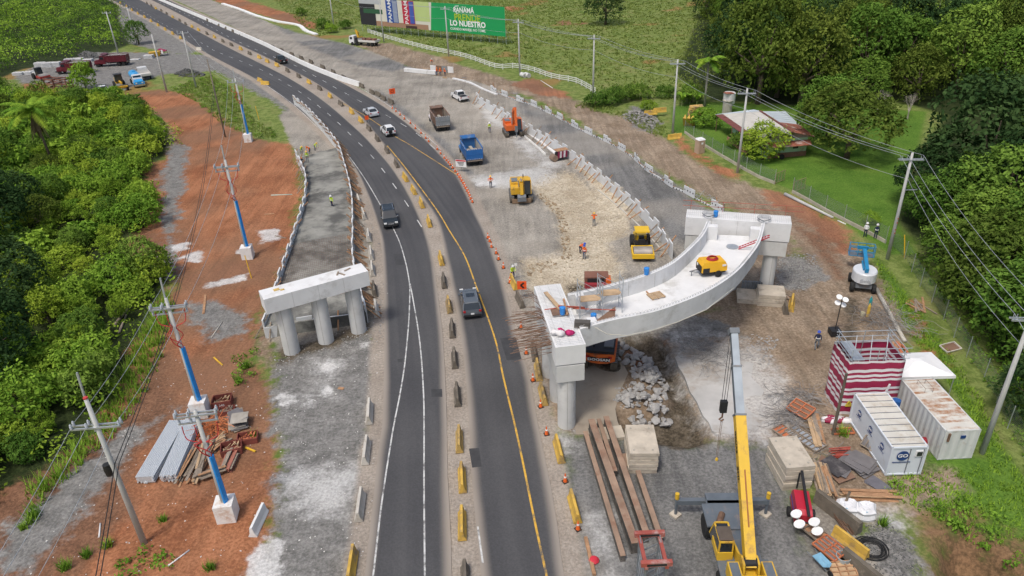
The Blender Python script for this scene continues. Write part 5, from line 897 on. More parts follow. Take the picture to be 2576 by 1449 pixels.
# boom lift
def boomlift():
    BLU=paint('lift_blue',(.02,.22,.42),.4); WT=paint('lift_white',(.62,.64,.66),.4); p=gp(2166,722); t=thing('boom_lift','blue and white boom lift with empty basket on the dirt track','boom lift',p,hd((2166,722),(2152,640)))
    MB().box((0,0,.75),(2.6,1.5,.45)).build('chassis',GRYM,t)
    for x in(1.05,-1.05):
        for s in(-1,1): wheel(t,(x,s*1.0,.48),.48,.36,rimc=WT)
    mb=MB().loft([[(-.3+1.35*k*math.cos(a),1.15*k*math.sin(a),z) for a in np.linspace(0,2*math.pi,20,endpoint=False)] for z,k in((1.05,.9),(1.15,1),(2.1,1),(2.2,.93))]); tb=mb.build('turret',WT,t); text_obj('lettering','Genie',.42,mat('print_grey',(.42,.44,.46),.5),face((-1.66,0,1.55),(0,-1,0),(0,0,1)),tb,.01,.01)
    MB().box((.3,0,2.28),(1.9,.55,.25)).build('boom_cradle',BLU,t); MB().bar((-1.3,0,2.5),(2.6,0,2.9),.34,.42).build('boom',BLU,t); MB().bar((2.6,0,2.9),(3.6,.0,2.2),.2,.22).build('jib',BLU,t)
    bk=MB()
    for z in(1.75,2.3,2.85):
        for a,b in(((3.6,-1.2),(3.6,1.2)),((4.5,-1.2),(4.5,1.2)),((3.6,-1.2),(4.5,-1.2)),((3.6,1.2),(4.5,1.2))): bk.bar((*a,z),(*b,z),.06,.06)
    for x in(3.6,4.5):
        for y in(-1.2,-.4,.4,1.2): bk.bar((x,y,1.72),(x,y,2.88),.05,.05)
    b=bk.build('basket',BLU,t); MB().box((4.05,0,1.72),(.9,2.4,.05)).build('basket_floor',GRYM,b); MB().box((3.7,0,2.7),(.25,1.,.3)).build('control_box',BLU,b)
boomlift()
# air compressor on the deck
def compressor():
    z=6.64; p=g(1788,688,z); t=thing('air_compressor','yellow trailer air compressor with coiled red hose standing on the curved deck','compressor',p,.15); YC=paint('compressor_yellow',(.74,.40,.015),.4)
    mb=MB(); prism_y(mb,[(-1.15,.5),(1.15,.5),(1.15,1.0),(.95,1.38),(-.95,1.42),(-1.15,1.1)],1.35,.06); b=mb.build('canopy',YC,t); MB().box((-1.15,0,.78),(.08,1.1,.62)).build('intake_panel',BLKP,b); MB().box((-.75,-.66,.7),(.6,.05,.4)).build('side_panel',BLKP,b); MB().box((.85,-.68,1.05),(.35,.03,.18)).build('maker_plate',WS,b); MB().lathe([(0,0),(.13,0),(.13,.02),(0,.02)],12).xf(Matrix.Rotation(-math.pi/2,4,'Y')).xf(Matrix.Translation((-1.2,.25,1.0))).build('round_badge',WS,b)
    MB().box((0,0,.38),(2.1,1.2,.16)).build('chassis',BLKP,t)
    for s in(-1,1): wheel(t,(.35,s*.72,.3),.3,.18)
    mb=MB().bar((-1.1,.3,.4),(-2.0,0,.45),.07,.07).bar((-1.1,-.3,.4),(-2.0,0,.45),.07,.07).cyl((-1.8,0,.45),(-1.8,0,0),.04,6); mb.build('drawbar',GRYM,t)
    mb=MB()
    for k in range(4): mb.tube([(.0+(.5-.04*k)*math.cos(a),(.5-.04*k)*math.sin(a)*.8,1.46+.05*k) for a in np.linspace(0,2*math.pi,25)],.035,5)
    mb.build('red_hose',REDC,t,smooth=True)
compressor()
# red light tower trailer
def lighttower():
    p=gp(2012,1296); t=thing('light_tower','red trailer light tower with four white lamps near the stacked slabs','light tower',p,hd((2008,1260),(2020,1330))); RP_=paint('lt_red',(.45,.02,.04),.3)
    mb=MB(); prism_y(mb,[(-1.1,.45),(1.1,.45),(1.1,1.1),(.8,1.35),(-.9,1.35),(-1.1,1.1)],1.15,.1); b=mb.build('canopy',RP_,t); MB().box((0,-.59,.95),(1.6,.02,.06)).build('blue_stripe',mat('print_blue',(.02,.05,.35),.5),b)
    for s in(-1,1): wheel(t,(.1,s*.75,.33),.33,.2)
    MB().box((0,0,.38),(2.2,1.0,.12)).build('chassis',BLKP,t); MB().bar((-2.3,.15,1.75),(1.5,.15,1.5),.16,.16).build('mast',BLKP,t); MB().cyl((-2.1,0,.4),(-2.1,0,1.75),.06,6).build('jack',BLKP,t)
    LR_=mat('lamp_reflector',(.80,.80,.78),.3,.03)
    for x,y,z in((1.35,-.55,1.35),(1.7,.5,1.2),(1.95,-.4,1.1),(2.2,.65,.95)): l=MB().lathe([(.06,-.22),(.2,-.16),(.36,.1),(.34,.12),(0,.1)],14).xf(Matrix.Rotation(.4,4,'X')).xf(Matrix.Translation((x,y,z))).build('lamp',LR_,t)
    MB().bar((1.5,-.6,1.15),(1.9,.7,1.05),.06,.06).build('lamp_bar',BLKP,t)
lighttower()
# small tandem roller under striped cover by the panel wall
t=thing('plate_roller','small rusty walk-behind roller under a maroon and white striped cover','compactor',gp(1409,402),.4); d=MB().lathe([(0,-.55),(.5,-.55),(.5,.55),(0,.55)],18).xf(Matrix.Rotation(math.pi/2,4,'X')).xf(Matrix.Translation((-1.1,0,.5))); d.build('drum',mat('rust_drum',(.24,.17,.12),.7,.2),t); MB().box((.1,0,.75),(1.5,1.0,.9)).build('body',BLKP,t); MB().box((.2,0,1.62),(2.,1.2,.08)).build('board',WOOD,t)
for k in range(5): MB().box((-.5+k*.32,-.55,1.0),(.32,.1,1.0),0,0,.1).build('cover_stripe',mat('stripe_white',(.72,.70,.70),.7) if k%2 else mat('stripe_maroon',(.26,.015,.06),.7),t)
# tracked loader with red hopper behind the deck
t=thing('hopper_machine','red and orange machine with black hopper half hidden behind the curved deck','machine',gp(1500,742),1.5); MB().box((0,0,1.1),(1.8,2.4,1.2)).build('body',mat('hopper_red',(.28,.03,.04),.6,.15),t); MB().box((.3,0,2.0),(1.4,2.4,.5)).build('hopper',mat('hopper_brown',(.20,.09,.06),.7),t); MB().box((-.2,.1,1.9),(.5,1.7,.5)).build('roller_screen',BLKP,t); MB().box((-.4,-1.15,1.6),(1.2,.5,1.2)).build('engine_cover',ORG,t)
for y in(-1,1): wheel(t,(.3,y*1.0,.5),.5,.3,rimc=ORG)
# ---------------------------------------------------------------- containers, tower wrap, crane, site clutter
CWH=mat('container_white',(.62,.66,.70),.5,.04,.5,dirt=((.50,.50,.48),.15,.6)); CRO=mat('container_roof',(.58,.56,.50),.7,.08,.8,dirt=((.38,.30,.20),.35,.5)); CRU=mat('container_rusty',(.60,.58,.52),.7,.08,.8,dirt=((.34,.16,.07),.5,.45)); CSD=mat('container_corrugated',(.58,.59,.57),.6,.07,.6,dirt=((.36,.28,.20),.15,1.)); NAV=mat('print_navy',(.015,.05,.18),.5)
def container(label,fl,fr,L,H,side,roof,corr,logo):
    a=Vector((*fl,0));b=Vector((*fr,0)); x=(b-a).normalized(); W_=2.44; t=thing('shipping_container',label,'container',(a.x,a.y,.08),math.atan2(x.y,x.x))
    mb=MB(); n=24
    if corr:
        for y0,y1,fx in((0,L,0),(0,L,W_)):
            k=int(L/.14); r=[(fx+(-.04 if fx==0 else .04)*((i//2)%2),y0+(y1-y0)*i/k) for i in range(k+1)]
            mb.loft([[(p[0],p[1],.1) for p in r],[(p[0],p[1],H-.1) for p in r]],False,False)
        for fy in(0,L):
            k=16; r=[(W_*i/k,fy+(-.035 if fy==0 else .035)*((i//2)%2)) for i in range(k+1)]; mb.loft([[(p[0],p[1],.1) for p in r],[(p[0],p[1],H-.1) for p in r]],False,False)
        mb.box((W_/2,L/2,.1),(W_-.1,L-.1,.1)); mb.build('walls',side,t,fix=False)
    else: mb.box((W_/2,L/2,H/2),(W_-.08,L-.08,H-.1)); mb.build('walls',side,t)
    fr_=MB()
    for x_ in(0.04,W_-.04):
        for y_ in(.04,L-.04): fr_.box((x_,y_,H/2),(.13,.13,H))
    for z in(.06,H-.05):
        fr_.box((W_/2,.03,z),(W_,.1,.12)).box((W_/2,L-.03,z),(W_,.1,.12)).box((.03,L/2,z),(.1,L,.12)).box((W_-.03,L/2,z),(.1,L,.12))
    fr_.build('corner_frame',side,t); rf=MB().box((W_/2,L/2,H-.03),(W_-.12,L-.12,.06)).build('roof',roof,t)
    for k in range(9): MB().box((W_/2,L*(k+.5)/9,H+.01),(W_-.14,.05 if not corr else .22,.04 if not corr else .03)).build('roof_rib',roof if corr else GRYM,rf)
    if logo:
        def badge(o,x,z,s,par):
            q=MB().lathe([(0,0),(s,0),(s,.012),(0,.012)],24); M_=face(o,x,z); q.xf(M_); bd=q.build('round_logo',NAV,par); text_obj('lettering','GO',s*.95,WS,M_@Matrix.Translation((0,0,.016)),bd,.004,.01,1.15); MB().box((0,-s*1.35,.006),(s*3,s*.16,.012)).xf(M_).build('blue_strip',NAV,par)
        badge((.85,-.01,1.75),(1,0,0),(0,0,1),.42,t); MB().box((1.95,-.0,1.9),(.5,.08,.5)).build('window',WF,t); MB().box((1.95,-.05,1.9),(.36,.03,.36)).build('window_pane',GLS,t); MB().box((1.3,.0,1.25),(.02,.09,2.2)).build('door_seam',GRYM,t); MB().box((2.2,-.02,1.2),(.04,.06,2.2)).build('door_edge',GRYM,t)
        for y in(1.2,3.0,4.8): badge((-.0,y,1.6),(0,-1,0),(0,0,1),.26,t)
    else:
        MB().box((1.3,-.06,2.05),(.34,.05,.24)).build('patch',NAV,t); MB().box((.25,-.1,2.1),(.14,.1,.7)).build('bent_pipe',STEEL,t); mb=MB().tube([(.8,4.3,H+.05),(.8,4.3,H+.4),(1.4,4.3,H+.4),(1.4,4.3,H+.05)],.02,4).tube([(.8,5.4,H+.05),(.8,5.4,H+.4),(1.4,5.4,H+.4),(1.4,5.4,H+.05)],.02,4).tube([(.8,4.3,H+.4),(.8,5.4,H+.4)],.02,4).tube([(1.4,4.3,H+.4),(1.4,5.4,H+.4)],.02,4); mb.build('roof_rail',STEEL,t)
    return t
container('white office container with round blue GO logos on its side and end',(25.45,37.3),(27.8,37.28),6.05,2.5,CWH,CRO,False,True); container('corrugated white container with rust-streaked roof beside the GO office',(29.8,38.6),(32.2,38.65),6.05,2.6,CSD,CRU,True,False)
def barrel(p,label,mt,lying=None):
    t=thing('barrel',label,'barrel',p); mb=MB().lathe([(0,0),(.29,0),(.3,.04),(.285,.3),(.3,.32),(.285,.6),(.3,.62),(.29,.88),(.25,.86),(0,.86)],16)
    if lying is not None: mb.xf(Matrix.Translation((0,0,.3))@Matrix.Rotation(lying,4,'Z')@Matrix.Rotation(math.pi/2,4,'X'))
    mb.build('drum',mt,t); MB().box((0,-.31,.45) if lying is None else (.2,.0,.58),(.2,.02,.2) if lying is None else (.2,.25,.02)).build('paper_label',WS,t); return t
o=barrel(Vector((28.35,42.6,.9)),'blue plastic barrel strapped upright between the two containers',mat('barrel_blue',(.02,.10,.30),.5)); o.scale=(1.05,1.05,1.7); MB().box((0,0,-.28),(.7,.7,.5)).build('stand',WOODG,o)
barrel(Vector((28.9,40.3,.1)),'dark red steel drum lying between the two containers',mat('barrel_red',(.28,.02,.03),.45),1.5)
# striped wrapped formwork tower
def striped():
    c=(25.0,44.1); W_,D_,H=4.2,2.8,5.0; t=thing('wrapped_tower','tall square tower wrapped in maroon and white striped sheeting with scaffold on top','wrapped tower',(c[0],c[1],0),-.02); MRN=mat('sheet_maroon',(.30,.02,.065),.55,.12,.8); SW=mat('sheet_white',(.70,.68,.68),.6,.05)
    r=random.Random(5); z=0.; k=0; hs_=[.28,.55,.3,.17,.26,.34,.26,.17,.22,.6,.22,.17,.22,.22,.26,.56,.24]
    fx=lambda z:1+.02*math.sin(z*1.7)
    while k<len(hs_) and z<H:
        h=min(hs_[k],H-z); w0=.05 if k%2 else .0; n=10; ring0=[];ring1=[]
        for zz,rg in((z,ring0),(z+h,ring1)):
            o_=.03*math.sin(k*1.3); pts=[]
            for i in range(n): pts.append((W_*i/n,-.03+.05*math.sin(i*2.1+zz*1.1)))
            for i in range(n): pts.append((W_+.04*math.sin(i*1.7+zz),D_*i/n))
            for i in range(n): pts.append((W_-W_*i/n,D_+.04*math.sin(i*1.3+zz)))
            for i in range(n): pts.append((-.03+.05*math.sin(i*2.3+zz*1.2),D_-D_*i/n))
            rg+= [(p[0],p[1],zz+.02*math.sin(p[0]*.9+1+k*.3)+.015*math.sin(p[1]*2)) for p in pts]
        mb=MB().loft([ring0,ring1],False); mb.build('sheet_stripe',SW if k%2==0 else MRN,t,smooth=True); z+=h; k+=1
    # scaffold inside/top
    for x in(.15,W_/2,W_-.15):
        for y in(.15,D_-.15): MB().cyl((x,y,2.5),(x,y,H+1.0),.035,6).build('scaffold_tube',GALV,t)
    for zz in(H+.05,H+.5,H+.95):
        for y in(.15,D_-.15): MB().cyl((-.1,y,zz),(W_+.3,y,zz),.03,6).build('scaffold_tube',GALV,t)
        for x in(.15,W_-.15): MB().cyl((x,-.1,zz),(x,D_+.2,zz),.03,6).build('scaffold_tube',GALV,t)
    for k in range(3): MB().bar((.4+k*1.2,.15,H-.6),(1.5+k*1.2,D_-.2,H+.6),.05,.05).build('diagonal_tube',GALV,t)
    for k in range(3): MB().box((.45+.28*k,D_/2,H+.02),(.26,D_-.2,.05)).build('deck_board',GALV,t)
    s=obj('warning_sign',MB().add([(0,0,0),(.5,0,0),(.25,0,.42),(0,.02,0),(.5,.02,0),(.25,.02,.42)],[(0,1,2),(5,4,3),(0,3,4,1),(1,4,5,2),(2,5,3,0)]).mesh('warning_sign',mat('warning_yellow',(.70,.55,.05),.5)),t,(.35,-.1,1.0)); MB().box((.25,-.01,.16),(.05,.02,.18)).build('printed_mark',BLK,s); MB().box((.25,-.005,-.1),(.5,.02,.12)).build('printed_caption',mat('warning_yellow',(.70,.55,.05),.5),s)
    MB().box((3.2,-.12,2.1),(.14,.08,1.6),0,.2,0).build('torn_flap',SW,t)
striped()
def heap_cloth(p,label,m1,m2,n=7,s=.5):
    t=thing('sheet_heap',label,'sheeting',p); r=random.Random(3)
    for k in range(n):
        c=(r.uniform(-.9,.9),r.uniform(-.4,.4)); pts=[]
        mb=MB(); rings=[[(c[0]+s*rr*math.cos(a)*(1+.3*math.sin(3*a+k)),c[1]+s*.6*rr*math.sin(a),z+.05*math.sin(5*a+k)) for a in np.linspace(0,2*math.pi,12,endpoint=False)] for rr,z in((1,0.02),(.8,.2),(.35,.32+.1*r.random()))]; mb.loft(rings); mb.build('fold',m1 if k%2 else m2,t,smooth=True)
heap_cloth(gp(2110,1062),'crumpled maroon and white sheeting at the foot of the wrapped tower',bpy.data.materials['sheet_maroon'],bpy.data.materials['sheet_white']); t_=[Vector((3.6,44.9,7.98))]
heap_cloth(Vector((3.9,44.9,7.96)),'crumpled pink and white cloth on the near pier block',mat('cloth_pink',(.50,.02,.14),.7),bpy.data.materials['sheet_white'],4,.35)
# tent
t=thing('canopy_tent','white canopy tent behind the wrapped tower and the rusty container','tent',(32.0,46.9,0)); TW=mat('tent_white',(.78,.78,.77),.6,.03); q=[(-2.2,-1.5),(2.3,-1.6),(2.1,1.7),(-1.6,1.8)]
mb=MB(); n=8; top=[(x*.15,y*.15,2.85) for x,y in q]; e=[(x,y,2.35) for x,y in q]; lo=[(x*1.01,y*1.01,2.1) for x,y in q]; mb.loft([lo,e,[(x*.6,y*.6,2.55) for x,y in q],top]); mb.build('canopy',TW,t)
for x,y in q: MB().cyl((x*.97,y*.97,0),(x*.97,y*.97,2.3),.04,6).build('leg',GALV,t)
MB().box((0,0,.5),(1.6,.8,.9)).build('table',WOODG,t)
# lamp mast and wooden post
t=thing('lamp_mast','slim mast with four round white lamps on the dirt track','lamp mast',gp(2098,843)); MB().tube([(0,0,-.2),(.05,0,4.0)],.05,6).build('shaft',BLKP,t)
for x,y,z in((-.25,0,4.0),(.3,-.1,3.75),(-.3,0,3.4),(.3,.1,3.1)): l=MB().lathe([(.05,-.15),(.16,-.1),(.27,.08),(0,.08)],12).xf(Matrix.Rotation(.5,4,'X')).xf(Matrix.Translation((x,y,z))).build('lamp',bpy.data.materials['lamp_reflector'],t)
MB().box((0,0,.4),(.9,.9,.5)).build('base',BLKP,t)
MB().tube([(0,0,-.3),(.0,0,5.6)],[.13,.1],8).build('timber_post',mat('dark_timber_post',(.12,.10,.075),.9,.2),loc=gp(2095,1092),label='dark wooden post standing in front of the wrapped tower',cat='post')
# stacked slabs
def slabs(p,rz,w,d,n,h,label,z0=0):
    t=thing('slab_stack',label,'concrete slabs',p,rz)
    for k in range(n): MB().box((rng.uniform(-.05,.05),rng.uniform(-.05,.05),z0+h*(k+.5)),(w*rng.uniform(.98,1.01),d*rng.uniform(.98,1.01),h-.05),rng.uniform(-.012,.012)).build('slab',CONB,t)
    if n>3: [MB().lathe([(0,0),(.08,0),(.08,.012),(0,.012)],10,(x*w*.32,y*d*.38,z0+h*n)).build('lifting_socket',CONO,t) for x in(-1,1) for y in(-1,1)]
    return t
slabs(Vector((8.85,40.15,0)),-.06,2.05,3.1,6,.31,'stack of six pale slabs beside the long steel beams'); slabs(Vector((18.85,37.9,0)),.06,2.0,3.1,6,.35,'stack of six brownish slabs beside the red light tower')
slabs(gp(1886,752),-.25,2.5,2.2,1,.55,'single stained slab on the ground under the far pier'); slabs(gp(1936,758),-.25,2.5,2.2,3,.42,'three stained slabs stacked at the foot of the far pier column'); slabs(Vector((7.1,42.9,.0)),.1,1.9,1.4,1,.3,'flat slab lying at the far end of the steel beams')
t=thing('sheet_pile_crib','ribbed dark crib of sheet piles behind the far pier column','sheet piles',gp(1890,735),-.2); [MB().box((-.9+.26*k,.1,.6),(.2,.3,1.2)).build('sheet_pile',GRYM,t) for k in range(8)]
# steel beams lying beside the road
BT=mat('beam_flange',(.30,.205,.145),.85,.25,.8,dirt=((.22,.11,.07),.4,.5)); BS=mat('beam_side',(.085,.078,.07),.9,.25,1.,dirt=((.30,.26,.22),.3,.8))
def beam(a,b,w,h,label,z=.0):
    a=Vector(a);b=Vector(b); M_,L_=frame(a,b,z); t=thing('steel_beam',label,'beam',a); tm=Matrix.Translation(-a); child(MB().box((L_/2,0,h/2),(L_,w*.7,h-.08)).xf(M_),'web',BS,t,tm); child(MB().box((L_/2,0,h-.02),(L_,w,.06)).xf(M_),'top_flange',BT,t,tm); child(MB().box((L_/2,0,.04),(L_,w,.06)).xf(M_),'bottom_flange',BS,t,tm)
beam((5.1,42.8,0),(6.15,31.0,0),.34,.55,'leftmost long brown steel beam lying beside the road'); beam((5.65,43.7,0),(7.0,31.6,0),.5,.95,'tallest long steel beam, second from the road'); beam((6.3,44.2,0),(6.75,38.4,0),.32,.55,'short rusty beam between the two tall steel beams'); beam((6.85,44.1,0),(7.85,32.4,0),.42,.85,'third tall steel beam from the road, under the red lattice piece'); beam((8.35,38.4,0),(8.75,32.3,0),.36,.5,'beam running from the slab stack toward the red lattice piece'); beam((7.65,40.2,0),(7.75,38.9,0),.3,.5,'short pinkish steel stub between the beams and the slab stack')
def plank(a,b,w,h,mt,label,z=.05,name='plank'):
    a=gp(*a,z);b=gp(*b,z); c=(a+b)/2; return MB().bar(a-c,b-c,w,h).build(name,mt,loc=c,label=label,cat=name.replace('_',' '))
plank((1473,1355),(1495,1449),.22,.18,WOOD,'pale timber beam along the right shoulder at the bottom edge',.12,'timber_beam'); MB().lathe([(0,0),(.3,.02),(.34,.14),(.2,.28),(0,.3)],10).build('red_bag',mat('bag_red',(.55,.03,.05),.6),loc=gp(1494,1412),label='small red bag on the ground beside the timber beam',cat='bag')
# red lattice crane section
def lattice():
    RL_=mat('lattice_red',(.34,.08,.06),.6,.15,1,dirt=((.45,.36,.33),.3,.8)); c=Vector((7.35,28.6,0)); t=thing('lattice_tower','red-topped grey lattice tower section standing on the beams at the bottom','lattice tower',c)
    W_=1.15; H=3.3; D_=1.9
    for x in(-W_/2,W_/2):
        for y in(-D_/2,D_/2): MB().box((x,y,H/2+.2),(.13,.13,H+.4)).build('leg',GRYM,t)
        MB().box((x,0,H+.35),(.2,D_+.5,.2)).build('side_rail',RL_,t)
    for y in(-D_/2-.1,D_/2+.1): MB().box((0,y,H+.58),(1.75,.26,.3)).build('head_beam',RL_,t); MB().box((0,y-.14,H+.58),(1.1,.03,.14)).build('beam_slot',BLKP,t)
    for k in range(5):
        z0=.3+k*.72
        for s in(-1,1):
            MB().bar((s*W_/2,-D_/2,z0),(s*W_/2,D_/2,z0+.72),.05,.05).build('lattice_bar',GRYM,t); MB().bar((-W_/2,s*D_/2,z0),(W_/2,s*D_/2,z0+.72),.05,.05).build('lattice_bar',GRYM,t)
lattice()
# mobile crane
def crane():
    o=Vector((12.95,30.3,0)); t=thing('mobile_crane','yellow telescopic mobile crane with outriggers and raised boom at the bottom','crane',o,math.pi/2-.05); CY=paint('crane_yellow',(.66,.41,.03),.5,((.33,.18,.06),.36,1.)); CG=mat('crane_grey',(.115,.135,.155),.6,.12,1,dirt=((.24,.19,.16),.3,.8))
    MB().box((.2,0,1.25),(7.6,1.15,.6)).build('chassis',CG,t); mb=MB().box((2.6,0,1.62),(2.4,2.35,.14)).box((4.0,0,1.62),(.9,2.2,.14)); mb.build('front_deck',CG,t); MB().box((-1.2,0,1.6),(3.6,2.3,.14)).build('rear_deck',CG,t)
    for x in(2.55,-1.9):
        for s in(-1,1): wheel(t,(x,s*1.2,.78),.78,.6,rimc=CY); MB().box((x,s*1.2,1.66),(1.9,.62,.1)).build('fender',CG,t)
    for x in(4.15,):
        MB().box((x,0,1.2),(.5,2.2,.55)).build('outrigger_housing',CG,t)
        for s in(-1,1): MB().box((x,s*1.95,1.25),(.32,2.1,.36)).build('outrigger_beam',CG,t); MB().cyl((x,s*2.95,.1),(x,s*2.95,1.9),.1,8).build('outrigger_jack',CG,t); MB().cyl((x,s*2.95,1.5),(x,s*2.95,1.95),.14,8).build('jack_cap',CY,t); MB().box((x,s*2.95,.08),(.6,.6,.12),.7).build('outrigger_pad',CONB,t)
    # turntable superstructure (boom toward +x)
    MB().lathe([(.95,1.55),(.95,1.8)],20,(-1.0,0,0)).build('turntable',CG,t)
    for s in(-1,1): mb=MB(); mb.ext([(-2.8,1.8),(.6,1.8),(.3,2.3),(-1.4,2.75),(-1.9,3.15),(-2.5,3.1)],s*.42-.06,s*.42+.06); mb.build('boom_cheek',CY,t)
    cb=MB(); cb.add([(x,y,z) for x,y,z in((-1.0,.62,1.75),(1.1,.62,1.75),(1.1,1.5,1.75),(-1.0,1.5,1.75),(-.95,.66,3.15),(.55,.66,3.15),(.55,1.44,3.15),(-.95,1.44,3.15))],[(3,2,1,0),(4,5,6,7),(0,1,5,4),(1,2,6,5),(2,3,7,6),(3,0,4,7)]); c=cb.build('cab',GLS,t)
    mb=MB()
    for x0,x1,y0,y1 in((-.97,-.93,.64,.67),(-.97,-.93,1.48,1.43),(1.08,.54,.64,.67),(1.08,.54,1.48,1.43)): mb.bar((x0,y0,1.75),(x1,y1,3.15),.09,.09)
    for y in(.66,1.44): mb.bar((-.95,y,3.17),(.55,y,3.17),.09,.09)
    mb.bar((.55,.66,3.17),(.55,1.44,3.17),.09,.09).bar((-.95,.66,3.17),(-.95,1.44,3.17),.09,.09).box((-.3,1.5,2.0),(1.4,.05,.5)).box((-1.0,1.06,2.05),(.06,.9,.65)); mb.build('cab_frame',CY,c); MB().box((-.35,1.05,3.24),(1.05,.84,.04)).build('roof_grating',mat('grating_brown',(.10,.08,.065),.8,.2),c)
    mb=MB(); mb.box((-3.2,0,2.3),(.35,2.5,1.1)).box((-2.75,.95,2.45),(1.3,.65,.9)).box((-2.75,-.95,2.45),(1.3,.65,.9)).box((-2.6,0,2.0),(1.2,1.2,.4)); mb.build('counterweight',CY,t)
    for s in(-1,1): MB().box((-2.75,s*.95,2.91),(1.15,.5,.03)).build('engine_cover',CG,t); w_=MB().box((-3.39,s*.85,2.35),(.02,.5,.55)).build('warning_placard',WS,t); MB().box((-3.4,s*.85,2.4),(.02,.26,.26),0,0,math.pi/4).build('printed_diamond',BLK,w_); MB().box((-3.41,s*.85,2.4),(.02,.2,.2),0,0,math.pi/4).build('printed_symbol',WS,w_)
    for k in range(5):
        for j in range(3): MB().box((-3.385,-.3+.15*k+.07*(j%2),2.1+.14*j),(.02,.12,.09)).build('vent_slot',BLK,t)
    R=Matrix.Rotation(math.pi/2,4,'X'); MB().lathe([(0,-.36),(.34,-.36),(.34,-.32),(.26,-.3),(.26,.3),(.34,.32),(.34,.36),(0,.36)],18).xf(R).xf(Matrix.Translation((-2.15,0,2.85))).build('winch_drum',BLKP,t)
    Mi=(Matrix.Translation(o)@Matrix.Rotation(math.pi/2-.05,4,'Z')).inverted(); tip=Mi@g(1846,838,12.); piv=Vector((-2.0,-.05,2.75)); d=(tip-piv); Lb_=d.length; d.normalize(); at=lambda u:piv+d*u
    MB().bar(at(-.3),at(Lb_*.62),.62,.72).build('boom_base_section',CY,t); b2=MB().bar(at(Lb_*.62),at(Lb_*.84),.50,.58).build('boom_second_section',mat('boom_grey',(.33,.37,.41),.5,.12,1.),t); MB().bar(at(Lb_*.84),at(Lb_),.42,.48).build('boom_tip_section',mat('boom_grey',(.33,.37,.41),.5,.12,1.),t); mb=MB(); 
    for u in(.62,.84): MB().bar(at(Lb_*u-.06),at(Lb_*u+.06),.68 if u<.7 else .56,.78 if u<.7 else .64).build('boom_collar',GRYM,t)
    side=d.cross(Vector((0,0,1))).normalized(); up=side.cross(d)
    for u0_,u1_,w_ in((.63,.835,.252),(.85,.99,.212)):
        for s_ in(-1,1): MB().bar(at(Lb_*u0_)+side*s_*w_,at(Lb_*u1_)+side*s_*w_,.012,.34,up).build('boom_side_plate',CG,t)
    MB().bar(at(Lb_*.14)+up*.365,at(Lb_*.38)+up*.365,.09,.012,up).build('rust_streak',mat('rust_streak',(.30,.12,.04),.8),t)
    for s_,txt,u,sz in((-1,'SHL',.36,.55),(-1,'GRUAS',.50,.42)): text_obj('lettering',txt,sz,BLK,face(at(Lb_*u)+side*s_*.325,-d if s_<0 else d,up if s_>0 else up),t,.006,.015)
    MB().box(tip+d*.1,(.35,.6,.6),0,-.7).build('boom_head',GRYM,t)
    q=MB()
    for s in(-.16,.0,.16): q.cyl(tip+Vector((.15,s,-.2)),tip+Vector((.15,s,-5.6)),.018,4)
    q.build('hoist_rope',BLKP,t); hb=tip+Vector((.15,0,-5.9)); MB().box(hb,(.3,.45,.9)).build('hook_block',BLKP,t); MB().tube([hb+Vector((0,0,-.4)),hb+Vector((0,0,-.9)),hb+Vector((0,.18,-1.1)),hb+Vector((0,.05,-1.25)),hb+Vector((0,-.12,-1.1))],.06,6).build('hook',STEEL,t); MB().cyl(hb+Vector((0,.05,-1.2)),hb+Vector((.0,.06,-4.6)),.015,4).cyl(hb+Vector((0,-.05,-1.2)),hb+Vector((.0,-.03,-4.6)),.015,4).build('sling',STEEL,t); MB().lathe([(.02,0),(.1,.05),(.1,.2),(.03,.3)],8,hb+Vector((0,0,-4.8))).build('sling_end',CY,t)
    MB().cyl((1.5,.9,1.75),(2.6,.4,1.75),.2,10).build('coiled_chain',STEEL,t)
crane()
# pipes, timber and sheet piles ----------------------------------------
PIPE=mat('galvanised_pipe',(.60,.63,.65),.4,.06,3,metal=.25)
def pipe_bundle(a,b,cols,rows,label,r=.066):
    a=gp(*a);b=gp(*b); d=(b-a); L_=d.length; t=thing('pipe_bundle',label,'pipes',a,math.atan2(d.y,d.x)); me_=MB().tube([(0,0,0),(L_,0,0)],r,8).mesh('pipe',PIPE); inn=MB().lathe([(0,0),(r*.8,0)],8).mesh('bore',BLKP) if 0 else None
    for j in range(rows):
        for i in range(cols-(j%2)): obj('pipe',me_,t,(rng.uniform(-.2,.2) if rng.random()<.3 else 0,(i-(cols-1)/2+.5*(j%2))*r*2.06,r+.06+j*r*1.8))
    for x in(.8,L_/2,L_-.8): MB().box((x,0,.03),(.1,cols*r*2.1,.06)).build('bearer',WOODG,t)
pipe_bundle((369,1216),(452,1074),10,5,'left bundle of long bright galvanised pipes on the red soil'); pipe_bundle((427,1212),(491,1068),9,5,'right bundle of long bright galvanised pipes beside the timber heap')
WDS=[WOOD,WOODG,mat('fresh_timber',(.46,.32,.19),.85,.2,2),mat('wet_timber',(.17,.135,.10),.9,.25,2)]
def timber(c,dr,L_,n,w,label,seed=1,mats=None,fan=.05,pw=(.1,.22),lay=4,name='timber_heap'):
    r=random.Random(seed); a=gp(*c); b=gp(*dr); h=ang(a,b); t=thing(name,label,'timber' if name=='timber_heap' else name.replace('_',' '),a,h)
    for k in range(n):
        l=L_*r.uniform(.6,1.05); ly=int(k*lay/n); wd=r.uniform(*pw)
        o=MB().box((0,0,0),(l,wd,.05)).build('plank',r.choice(mats or WDS),t,loc=(r.uniform(-.1,.1)*L_,r.uniform(-w/2,w/2),.05+ly*.075+r.uniform(0,.04))); o.rotation_euler=(r.uniform(-.08,.08),r.uniform(-.03,.03),r.uniform(-fan,fan))
    return t
